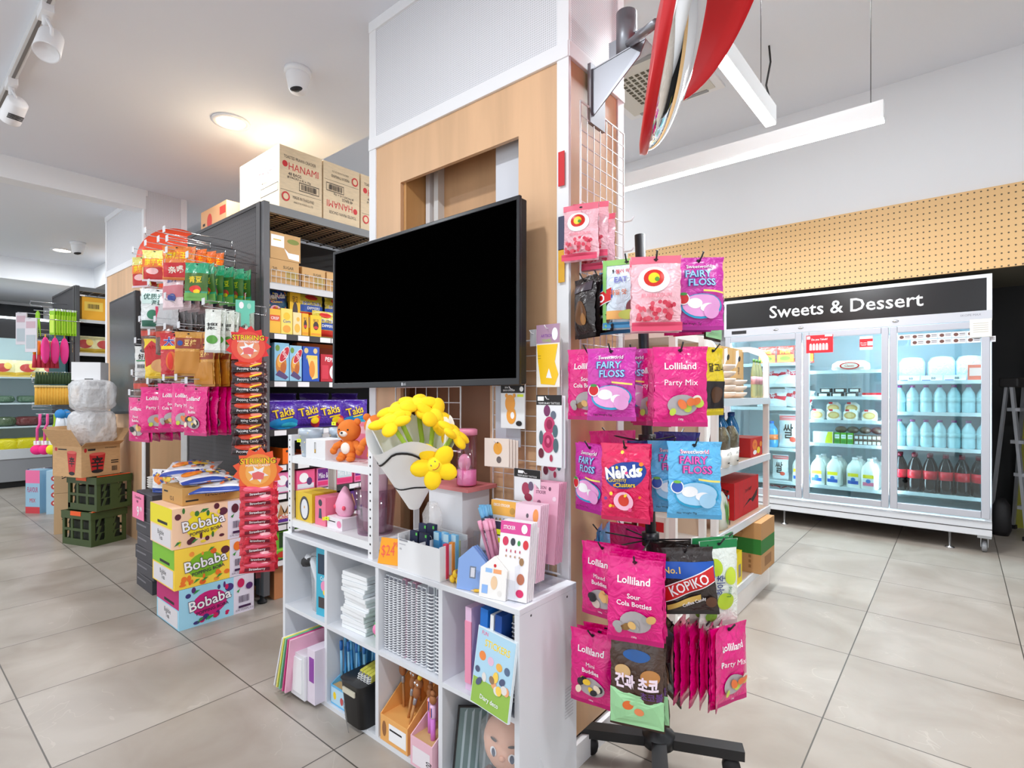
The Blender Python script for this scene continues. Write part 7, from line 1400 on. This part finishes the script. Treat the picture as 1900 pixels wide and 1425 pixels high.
T3 = [S('fairyp', 1095, 832, 1.54, 'narrow looking purple fairy floss bag at the left of the third tier', F(-.75), 2), S('nerds', 1160, 832, 1.42, 'hot pink gummy candy bag with a blue splash in the third tier', F(-.25), 2), S('clink', 1208, 826, 1.54, 'navy and yellow chocolate bag in the middle of the third tier', F(.05), 1),
      S('fairyb', 1248, 826, 1.47, 'blue fairy floss bag behind the front blue one in the third tier', F(.1), 1), S('fairyb', 1288, 828, 1.36, 'blue fairy floss bag at the front right of the third tier', F(.10), 1), S('clink', 1260, 808, 1.78, 'blue bag at the back of the third tier', F(2.9), 2), S('mixed', 1130, 806, 1.70, 'purple bag at the back left of the third tier', F(-2.6), 2)]
tier(PT(1204, 818, 1.70)[2], T3)
T4 = [S('fairyb', 1112, 985, 1.64, 'blue bag at the back left of the fourth tier', F(-1.6), 2), S('cola', 1155, 978, 1.82, 'magenta bag at the back of the fourth tier', F(2.8), 2), S('mixed', 1118, 1018, 1.50, 'magenta mixed candy bag at the left of the fourth tier', F(-.45), 2), S('cola', 1178, 1045, 1.34, 'magenta sour cola bottles bag, front of the fourth tier', F(-.12), 4, .024, sc_=1.03),
      S('kopiko', 1270, 1024, 1.42, 'black red and blue coffee candy bag in the fourth tier', F(.0), 3, .03, roll=-.1), S('lime', 1333, 1010, 1.44, 'white and lime green bag at the right of the fourth tier', F(.55), 2, .03), S('lime', 1345, 1000, 1.60, 'green topped bag behind the lime bag', F(1.1), 1, v=1)]
tier(PT(1210, 1000, 1.70)[2], T4)
T5 = [S('mini', 1100, 1180, 1.50, 'magenta mini candy bag at the lowest tier left', F(-.3), 3, .03), S('nuts', 1182, 1188, 1.40, 'dark brown and mint green nut bag in the lowest tier', F(-.1), 2, .03), S('dark', 1243, 1162, 1.52, 'brown bag seen edge on in the lowest tier', F(-1.15), 2, .03, sc_=1.15)]
r = random.Random(12)
for k in range(7):
    px = 1352-15*k; t_ = 1.40+.012*k
    T5.append(S('party', px, 1168-2*k, t_, 'magenta bag, rightmost of the lowest tier row' if k == 0 else 'magenta bag seen edge on, %s from the right end of the lowest tier' % ('', 'second', 'third', 'fourth', 'fifth', 'sixth', 'seventh')[k], F(.75 if k == 0 else 1.30+r.uniform(-.08, .08)), 1, v=k))
tier(PT(1214, 1165, 1.70)[2], T5[:4]+[T5[6]])
# bags on the column's side grid
for k, (px, py, Y) in enumerate([(1096, 376, 1.50), (1078, 380, 1.55), (1110, 400, 1.60)]):
    p = PX(px, py, -.87+.0*k) if k == 0 else PT(px, py, 1.58+.05*k)
    bag('bean', ['pink jelly bean bag with red oval emblem high on the column side grid', 'pink jelly bean bag tucked left behind the front one on the side grid', 'pink jelly bean bag lowest behind the others on the side grid'][k], p, F(-.05-.1*k), None, k, cat='candy bag', sc_=.86)
g = G().tube([(-.903, 1.50, 1.66), (-.84, 1.50, 1.66), (-.83, 1.50, 1.675)], .0025, WHITE, 6); one('grid_hook', 'white hook carrying the pink jelly bean bags', 'hook', g)
a = PT(1085, 495, 1.80); g = G().tube([(0, .04, -.02), (0, -.02, 0), (-.02, -.06, .0), (-.03, -.08, .012)], .004, WHITE, 6).box(.0, .02, -.03, -.028, .0, .05, WHITE); one('grid_hook', 'empty white plastic hook with a tag on the side grid above the dark bag', 'hook', g, a, .3)
for k, (px, py) in enumerate(((1158, 413), (1158, 468))): a = PX(px, py, -.903); one('grid_hook', 'small white hook sticking out from the far edge of the side grid, %s' % ('upper', 'lower')[k], 'hook', G().tube([(0, 0, 0), (.03, .0, 0), (.04, 0, .012)], .0028, WHITE, 6), (-.903, 1.70, a[2]))

# ================================================================ goods on the white gondola (fronts face +X)
WX = -.915
def wbox(name, label, cat, pl, pr_, z, h, d, base, front, other=(), X=WX, grp=None, tape=False, Y=None):
    y0, y1 = (PX(pl, 700, X)[1], PX(pr_, 700, X)[1]) if Y is None else Y
    g = carton(y1-y0, d, h, base, front, (), tape, other); return one(name, label, cat, g, (X-d/2, (y0+y1)/2, z), FX, grp)
TAN = (196, 158, 100)
for k, (a, b) in enumerate([(2.93, 3.13), (3.14, 3.34), (3.35, 3.55)]):
    wbox('tan_box', 'tan box with white petal and black oval on the top white shelf, %s' % ('nearest', 'second', 'third')[k], 'box', 0, 0, 1.1435, .30, .18, TAN, [('P', [(-.2, .8), (-.6, .6), (-.5, .95), (0, .98), (.1, .8)], WH), ('E', .15, .8, .25, .055, INK, .4), ('T', '20', 0, .58, .1, INK, 0, .5), ('T', 'cm', 0, .5, .06, INK, 0, .4), ('R', -.4, .4, .08, .4, M((150, 135, 110), .5))], (), -1.045, None, False, (a, b))
BWL = M((226, 212, 198), .4)
def bowls(n, r_, h):
    g = G()
    for k in range(n): g.lathe([(r_*.55, h*k), (r_*.95, h*k+h*.6), (r_, h*k+h*.95), (r_*.96, h*k+h*.95), (r_*.5, h*k+h*.2), (0, h*k+h*.2)], BWL, 24)
    return g
one('bowl_stack', 'stack of cream ribbed bowls at the front of the top white shelf', 'bowl stack', bowls(5, .075, .036), (-.975, 2.92, 1.1435))
one('bowl_stack', 'cream bowls with paper bands, upper stack behind the first', 'bowl stack', bowls(3, .07, .034), (-.965, 3.10, 1.1435))
for k in range(3): one('sauce_bottle', 'slim clear sauce bottle at the far end of the top white shelf, %s' % ('nearest', 'middle', 'farthest')[k], 'bottle', bottle_mesh(.017, .23, M((150, 160, 120), .25), M((90, 150, 70), .4), M((196, 150, 160), .4)), (-.93, 3.36+.06*k, 1.1435), 0, 'slim sauce bottles')
BW = bottle_mesh(.04, .26, M((26, 110, 170), .15), M((20, 70, 140), .4), M((40, 140, 190), .3), (.1, .25)).mesh('water_bottle')
for k in range(4): one('water_bottle', 'deep blue bottle on the second white shelf, %s in line' % ('nearest', 'second', 'third', 'fourth')[k], 'drink bottle', BW, (-1.0-.02*(k % 2), 2.98+.088*k, .8015), 0, 'blue bottles on the white shelf')
g = G(); loft(g, [(0, .05, .03, 3), (.09, .055, .035, 3)], M((240, 238, 232), .5), 18); g.frame(Matrix.Translation((0, 0, 0))); loft(g, [(.09, .052, .034, 3), (.15, .055, .036, 2.4), (.19, .04, .02, 2), (.2, .03, .01, 2)], M((92, 84, 62), .35, 0, 'foil'), 18); g.side(0, (0, -.0365, 0)).art([('T', 'Seed Mix', 0, .35, .10, INK, 0, 1.4), ('R', -.5, .1, .1, .13, INK)], .10, .2); sm = g.mesh('seed_pouch')
for k, y_ in enumerate((2.72, 2.86)): one('seed_pouch', 'pouch of mixed seeds with a white label in front of the blue bottles, %s' % ('left', 'right')[k], 'food pouch', sm, (-.91, y_+.02, .8015), FX, 'seed pouches')
wbox('lollipop_box', 'red and orange lollipop box with a raised yellow back card', 'box', 0, 0, .8015, .11, .14, (200, 40, 35), [('E', -.3, .62, .4, .28, M((240, 130, 40), .5)), ('T', 'POP', -.3, .62, .16, RED, 0, .5, .03), ('E', .3, .3, .3, .18, YEL), ('E', -.3, .22, .3, .12, WH), ('E', .7, .6, .2, .15, M((240, 150, 50), .5))], (), -.915, None, False, (3.24, 3.48))
wbox('yellow_sign_card', 'plain bright yellow card standing behind the lollipop box', 'card', 0, 0, .8015, .21, .01, (240, 220, 20), [], (), -1.06, None, False, (3.26, 3.42))
for k in range(2): bag('noodle', 'red and white snack bag at the back of the second white shelf, %s' % ('lower', 'upper')[k], (-1.16, 3.36+.10*k, .80+.12*k), FX, None, k)
g = carton(.46, .17, .20, (206, 24, 34), [('P', [(.2, .4), (-.3, .22), (.1, .3), (.5, .42), (.95, .62), (.85, .4), (.5, .25)], INK), ('R', -.99, -.97, 0, 1, M((120, 10, 20), .4))]+[('R', -.6+.32*k, -.585+.32*k, .0, 1, M((170, 16, 26), .4)) for k in range(5)]+[('T', 'Zero Sugar', .1, .68, .1, M((90, 10, 20), .5), .1, .8)], (), False, [('T', 'Coca-Cola', 0, .5, .42, INK, 1.3, 1.7, .02)])
one('drink_multipack', 'red cola can multipack on the third white shelf', 'carton', g, (-1.02, 3.24, .4795), FX)
g = G(); loft(g, [(0, .06, .03, 3), (.1, .065, .036, 3), (.155, .05, .025, 3), (.185, .03, .01, 2)], M((228, 232, 220), .4), 18); g.side(0, (0, -.036, 0)).art([('E', -.2, .45, .14, .35, M((90, 160, 50), .5), .3), ('E', .15, .4, .13, .33, M((60, 130, 40), .5), .2), ('E', .4, .5, .1, .25, M((130, 190, 70), .5), .1), ('E', .3, .85, .2, .06, M((120, 190, 215), .5)), ('E', .6, .15, .15, .08, INK)], .12, .19)
one('snow_pea_bag', 'white bag printed with green pods before the red multipack', 'food bag', g, (-.94, 2.80, .4795), FX)
for k in range(3): one('sauce_jar', 'dark topped sauce jar behind the red multipack, %s' % ('nearest', 'second', 'third')[k], 'jar', bottle_mesh(.03, .2, M((150, 160, 110), .2), M((30, 34, 30), .4), M((230, 232, 226), .4), (.2, .5)), (-1.20, 3.10+.14*k, .4795), 0, 'sauce jars')
g = carton(.28, .27, .285, (192, 144, 92), [('R', -1, 1, .38, .66, M((40, 120, 45), .6)), ('R', -.5, .5, .1, .3, M((150, 105, 60), .6))], (), False, [('R', -1, 1, .38, .68, M((40, 120, 45), .6)), ('T', 'FRAGILE', -.1, .82, .07, M((120, 80, 50), .6), 0, .9)]+[('R', .5, .6, .1+.1*k, .16+.1*k, M((150, 105, 60), .6)) for k in range(3)])
one('green_band_carton', 'brown carton with a green band sticking out of the lowest white shelf', 'carton', g, (-.985, 3.35, .1535), FX)
g = carton(.20, .12, .17, (242, 220, 20), [('R', .4, .8, .2, .6, M((150, 140, 130), .6)), ('T', 'TEA', -.2, .8, .12, INK, 0, .8)], (), False, [('T', '24c', .1, .84, .12, INK, 0, .8), ('T', 'soap', 0, .14, .08, M((150, 110, 20), .6), 0, .8)])
one('yellow_box', 'small bright yellow box on the lowest white shelf', 'box', g, (-.96, 2.93, .1535), FX)
one('inner_carton', 'brown carton at the near end of the lowest white shelf', 'carton', carton(.15, .25, .24, (196, 150, 100), [], (), False), (-1.09, 2.72, .1535), FX)
# end bay goods (fronts face the camera side)
r = random.Random(31)
EB = [(.153, .16), (.479, .17), (.801, .19), (1.143, .14)]
PAL = [[(196, 150, 100), (60, 110, 60), (220, 200, 170)], [(190, 30, 40), (120, 26, 30), (232, 226, 220)], [(214, 170, 130), (236, 232, 222), (120, 90, 60)], [(232, 224, 214), (226, 212, 198), (206, 196, 180)]]
nm_ = ['lowest', 'second', 'third', 'top']
for j, (z, h) in enumerate(EB):
    for k in range(6):
        c = PAL[j][k % 3]; hh = h*r.uniform(.8, 1.15)
        ops = [('R', -.9, .9, .55, .85, M(PAL[j][(k+1) % 3], .5)), ('E', 0, .3, .5, .14, M([(90, 140, 60), (240, 220, 200), (80, 40, 40)][k % 3], .5)), ('T', ['김치', 'JOJO', '라면'][k % 3], 0, .7, .16, WH if sum(c) < 500 else INK, 0, 1.4, .02)]
        one('food_pack', 'food pack on the %s end bay shelf, %s from the left' % (nm_[j], HN[k] if k else 'first'), 'food pack', carton(.135, .1, hh, c, ops, (), False), (EX0+.12+.155*k, EY0+.07, z), 0, None)
# counter behind with appliances
t = thing('back_counter', 'white service counter with appliances seen beyond the spinner stand', 'counter', (0, 0, 0))
part('counter_top', G().box(-3.6, -1.76, 5.5, 6.2, 1.28, 1.33, WHITE), t); part('counter_body', G().box(-3.58, -1.78, 5.53, 6.2, 0, 1.28, M((222, 222, 220), .5)), t)
one('counter_appliance', 'white rounded appliance with a dark front beside the fridge header', 'appliance', G().box(-2.15, -1.80, 5.56, 5.9, 1.3305, 1.60, M((206, 208, 208), .4)).box(-2.13, -1.82, 5.545, 5.56, 1.42, 1.58, M((52, 54, 52), .3)), (0, 0, 0))
one('counter_sign', 'small white sign with black letters behind the spinner stand', 'sign', G().box(-.2, .2, 0, .02, 0, .13, WHITE).box(-.02, .02, .002, .018, -.33, 0, CHAR).box(-.1, .1, -.04, .06, -.33, -.32, CHAR).side(0).art([('T', 'PHOTO', 0, .5, .7, INK, 0, 1.8, .05)], .4, .13), (-2.46, 5.56, 1.66-.0))
# long white rail of the gondola seen beyond the pole

# ================================================================ far left: gondola end goods and chilled cabinet
def fhook(px, py, L_=.26, lab=''):
    X, _, zz = PY(px, py, 1.395); one('display_hook', lab, 'display hook', G().tube([(0, 0, 0), (0, -L_, .01)], .003, CHROME, 5).tube([(0, 0, .05), (0, -L_, .05)], .003, CHROME, 5).tube([(0, -L_, .01), (0, -L_, .05)], .003, CHROME, 5), (X, 1.39, zz), 0, 'far gondola hooks'); return X, zz
for k, (px, py) in enumerate([(126, 574), (130, 624), (126, 634), (128, 704), (130, 712), (130, 760), (130, 755)]): fhook(px, py, .3, 'chrome hook on the end of the far gondola')
GY = M((150, 205, 30), .4); GY2 = M((210, 240, 90), .4); HP = M((246, 60, 150), .7); OR2 = M((236, 130, 30), .6); RD2 = M((200, 50, 70), .6); STR = M((226, 170, 60), .7); DG = M((48, 70, 36), .7); BLE = M((30, 130, 200), .5)
def fgoods(px0, px1, py0, n, Y0, Y1, mesh, label, cat, name, grp):
    p = PY(px0, py0, Y0); one('display_hook', 'wire hook carrying the %s' % (grp or name.replace('_', ' ')), 'display hook', G().tube([(0, 1.398, 0), (0, Y0-.03, .0)], .004, CHROME, 5), (p[0], 0, p[2]))
    for k in range(n):
        f = k/max(1, n-1); Y = Y0+(Y1-Y0)*f; p = PY(px0, py0, Y0); one(name, label, cat, mesh, (p[0], Y, p[2]), .5+.2*(k % 2), grp)
g = G().box(-.03, .03, -.004, .004, -.26, 0, GY).box(-.025, .025, -.006, -.004, -.24, -.06, GY2).box(-.03, .03, -.005, .005, -.02, .0, WHITE); fgoods(97, 124, 573, 9, 1.20, 1.37, g.mesh('glow_stick_pack'), 'lime green glow stick pack high on the far gondola end', 'toy pack', 'glow_stick_pack', 'lime glow stick packs')
g = G().tube([(0, 0, 0), (-.012, 0, -.03), (-.035, 0, -.26)], [.004, .01, .004], GY, 6).tube([(0, 0, 0), (.0, 0, -.03), (0, 0, -.27)], [.004, .01, .004], GY, 6).tube([(0, 0, 0), (.012, 0, -.03), (.035, 0, -.26)], [.004, .01, .004], GY, 6)
fgoods(70, 74, 576, 1, 1.1, 1.1, g.mesh('green_brush'), 'spread green plastic brush left of the glow stick packs', 'brush', 'green_brush', None)
g = G().ell((0, 0, -.16), (.036, .036, .135), HP, 12, 8).tube([(0, 0, 0), (0, 0, -.05)], .006, M((240, 180, 60), .5), 6); hp = g.mesh('duster')
fgoods(84, 101, 620, 3, 1.15, 1.30, hp, 'hot pink fluffy duster on the far gondola end', 'duster', 'duster', 'pink dusters')
g = G().tube([(0, 0, 0), (0, 0, -.14)], .014, OR2, 6).tube([(0, 0, -.14), (0, 0, -.27)], [.014, .022], RD2, 6); fgoods(64, 78, 632, 6, 1.08, 1.25, g.mesh('small_broom'), 'small orange and red brush left of the pink dusters', 'brush', 'small_broom', 'orange red brushes')
one('teal_board', 'dark teal board hanging on the far gondola end behind the brushes', 'board', G().box(-.4, .4, -.01, .01, -.85, 0, M((20, 78, 90), .6)), (-7.72, 1.375, 2.02))
g = G().tube([(0, 0, 0), (0, 0, -.12)], [.008, .02], DG, 6).lathe([(.02, -.13), (.02, -.15)], M((226, 200, 140), .6), 8).tube([(0, 0, -.15), (0, 0, -.32)], [.016, .018], STR, 6); fgoods(68, 132, 690, 15, 1.06, 1.37, g.mesh('bamboo_brush'), 'green topped brush with a golden handle in the long row of the far gondola end', 'brush', 'bamboo_brush', 'golden handled brushes')
def scrub(c1, c2): g = G().tube([(0, 0, 0), (.0, 0, -.1), (-.03, 0, -.15), (-.03, 0, -.3)], .012, M(c1, .5), 6); g.ell((-.03, 0, -.36), (.06, .05, .05), M(c2, .8), 12, 8); g.box(-.06, 0, -.01, .01, -.31, -.27, WHITE); return g
for k, (px, c1, c2, nm) in enumerate([(74, (244, 90, 160), (246, 40, 130), 'leftmost pink'), (88, (244, 90, 160), (246, 40, 130), 'right hand pink'), (102, (170, 210, 30), (240, 225, 30), 'yellow')]):
    p = PY(px, 768, 1.12+.05*k); one('display_hook', 'wire hook holding a dish scrubber on the far gondola', 'display hook', G().tube([(0, 1.398, 0), (0, p[1]-.03, 0)], .004, CHROME, 5), (p[0], 0, p[2]), 0, 'scrubber hooks'); one('dish_scrubber', '%s ball headed dish scrubber on the far gondola end' % nm, 'scrubber', scrub(c1, c2), p, .6)
for k, px in enumerate((112, 122)):
    p = PY(px, 765, 1.2+.08*k); one('display_hook', 'wire hook holding a blue headed brush on the far gondola', 'display hook', G().tube([(0, 1.398, 0), (0, p[1]-.03, 0)], .004, CHROME, 5), (p[0], 0, p[2]), 0, 'blue brush hooks'); g = G().ell((0, 0, -.02), (.05, .04, .05), BLE).tube([(0, 0, -.04), (0, 0, -.2)], [.03, .05], M((225, 232, 240), .2), 8).tube([(0, 0, -.2), (0, 0, -.36)], [.05, .055], BLE, 8); one('blue_brush', 'blue headed brush in clear wrap at the right of the dish scrubbers, %s' % ('left', 'right')[k], 'brush', g, p, .5)
g = G().box(-.06, .06, -.01, .01, -.1, 0, M((60, 60, 90), .6)).box(-.05, .05, -.012, -.01, -.09, -.02, BLE); fgoods(62, 125, 870, 9, 1.08, 1.36, g.mesh('navy_brush'), 'dark blue brush in the bottom row of the far gondola end', 'brush', 'navy_brush', 'dark blue brushes')
for k, (px, py) in enumerate(((40, 580), (58, 590))):
    p = PY(px, py, 1.0); one('display_hook', 'long wire hook of a pale clear packet on the far gondola', 'display hook', G().tube([(0, 1.398, 0), (0, .97, 0)], .004, CHROME, 5), (p[0], 0, p[2]), 0, 'long packet hooks'); one('clear_packet', 'pale clear packet on the outermost hook of the far gondola, %s' % ('left', 'right')[k], 'packet', G().box(-.06, .06, -.004, .004, -.32, 0, M((206, 200, 206), .2)).side(0, (0, -.005, -.32)).art([('R', -.8, .8, .7, .9, M((190, 160, 170), .5)), ('R', -.8, .8, .1, .5, M((170, 180, 186), .4))], .12, .32), p, .6)
# goods on the far gondola shelves
for k in range(3): one('orange_box', 'orange yellow box on the upper far gondola shelf, %s' % ('nearest', 'second', 'third')[k], 'box', carton(.2, .2, .24, (246, 176, 40), [('R', -.8, .8, .4, .8, M((250, 210, 90), .5))]+bars(-.5, .5, .5, .7), (), False), (G2X-.12, 1.56+.22*k, 1.952), FX, 'orange boxes')
for k in range(5): bag('pasta', 'yellow and red food bag on the far gondola shelf, %s' % HN[k], (G2X-.10, 1.5+.17*k, 1.602), FX, None, k, cat='food bag', rot=(-.2, 0, FX), sc_=.95)
for k in range(4): bag('noodle', 'red packet under the orange boxes on the far gondola, %s' % HN[k], (G2X-.2, 1.5+.2*k, 1.952-.2), FX, None, k, cat='food bag') if 0 else None
g = G().box(-.003, .003, -.6, .6, 0, .09, WG); 
one('white_sheet', 'white sheet draped high behind the far gondola', 'sheet', G().grid(lambda i, j: (-9.0+1.1*i, 1.62+.12*math.sin(3*i), 1.7+.80*j*(1-abs(2*i-1)**3*.6)), 10, 6, M((226, 214, 206), .8)))

t = thing('chilled_cabinet', 'open teal lit chilled food cabinet at the far left', 'fridge', (0, 0, 0))
HX = -9.0
part('back_wall', G().box(HX-.85, HX-.80, -2.0, 1.85, .2, 2.12, FI), t)
part('side_wall', G().box(HX-.85, HX, 1.80, 1.85, .2, 2.12, FW), t); part('side_wall', G().box(HX-.85, HX, -2.05, -2.0, .2, 2.12, FW), t)
part('canopy', G().box(HX-.85, HX-.12, -2.0, 1.80, 2.06, 2.12, FW).box(HX-.14, HX-.10, -2.0, 1.80, 1.86, 2.12, M((34, 34, 38), .5)), t)
part('canopy_light', G().box(HX-.10, HX-.07, -2.0, 1.80, 2.10, 2.125, M((235, 250, 255), .5, 0, 'emit', 2.5)).box(HX-.3, HX-.25, -1.9, 1.7, 2.045, 2.058, M((220, 245, 255), .5, 0, 'emit', 4)), t)
part('base', G().box(HX-.85, HX, -2.0, 1.80, .08, .42, M((150, 152, 156), .4)).box(HX-.02, HX+.01, -2.0, 1.80, .36, .48, M((206, 210, 214), .3)).box(HX-.8, HX-.05, -1.9, 1.7, 0, .08, INK), t)
for z in (.75, 1.05, 1.38): part('cabinet_shelf', G().box(HX-.80, HX-.22, -2.0, 1.80, z-.02, z, M((206, 226, 230), .3)), t)
area('cabinet_lamp', (HX-.2, .2, 2.02), 3.2, .08, 4, rot=(0, math.radians(25), PI/2) if 0 else (0, math.radians(20), 0), col=(.8, .97, 1)).data.size = .08
bpy.data.objects['cabinet_lamp'].data.size_y = 3.2
r = random.Random(9)
for j, (z, st, nmj) in enumerate([(1.382, 'pasta', 'top'), (1.052, 'green', 'third'), (.752, 'floral', 'second'), (.425, 'yellowr', 'lowest')]):
    for k in range(6):
        y = 1.60-.24*k
        if st == 'pasta': bag('pasta', 'large frozen meal bag on the top shelf of the chilled cabinet, %s from the right' % HN[k], (HX-.36, y, z), FX, None, k, rot=(-.3, 0, FX), sc_=1.15, cat='food bag')
        elif j == 1: one('greens_pack', 'clear pack of dark greens on the middle cabinet shelf, %s from the right' % HN[k], 'food pack', plump(.22, .2, .09, k, M((96, 128, 104), .5, 0, 'foil')), (HX-.38, y, z), 0)
        elif j == 2: one('mixed_pack', 'dark mixed vegetable pack on the lower cabinet shelf, %s from the right' % HN[k], 'food pack', plump(.22, .24, .12, k+20, M([(60, 74, 80), (120, 60, 60), (90, 110, 80)][k % 3], .4, 0, 'foil')), (HX-.38, y, z), 0)
        else: one('yellow_produce_bag', 'bright yellow produce bag at the bottom of the chilled cabinet, %s from the right' % HN[k], 'food bag', plump(.24, .3, .17, k+40, M((238, 226, 30), .4, 0, 'foil')), (HX-.36, y, z), 0)
struct('window_2', G().box(-10.6, -10.5, -2.3, 1.7, 1.9, 2.45, M((40, 44, 48), .15)).box(-10.5, -10.45, 1.0, 1.1, 1.9, 2.45, WALLW))
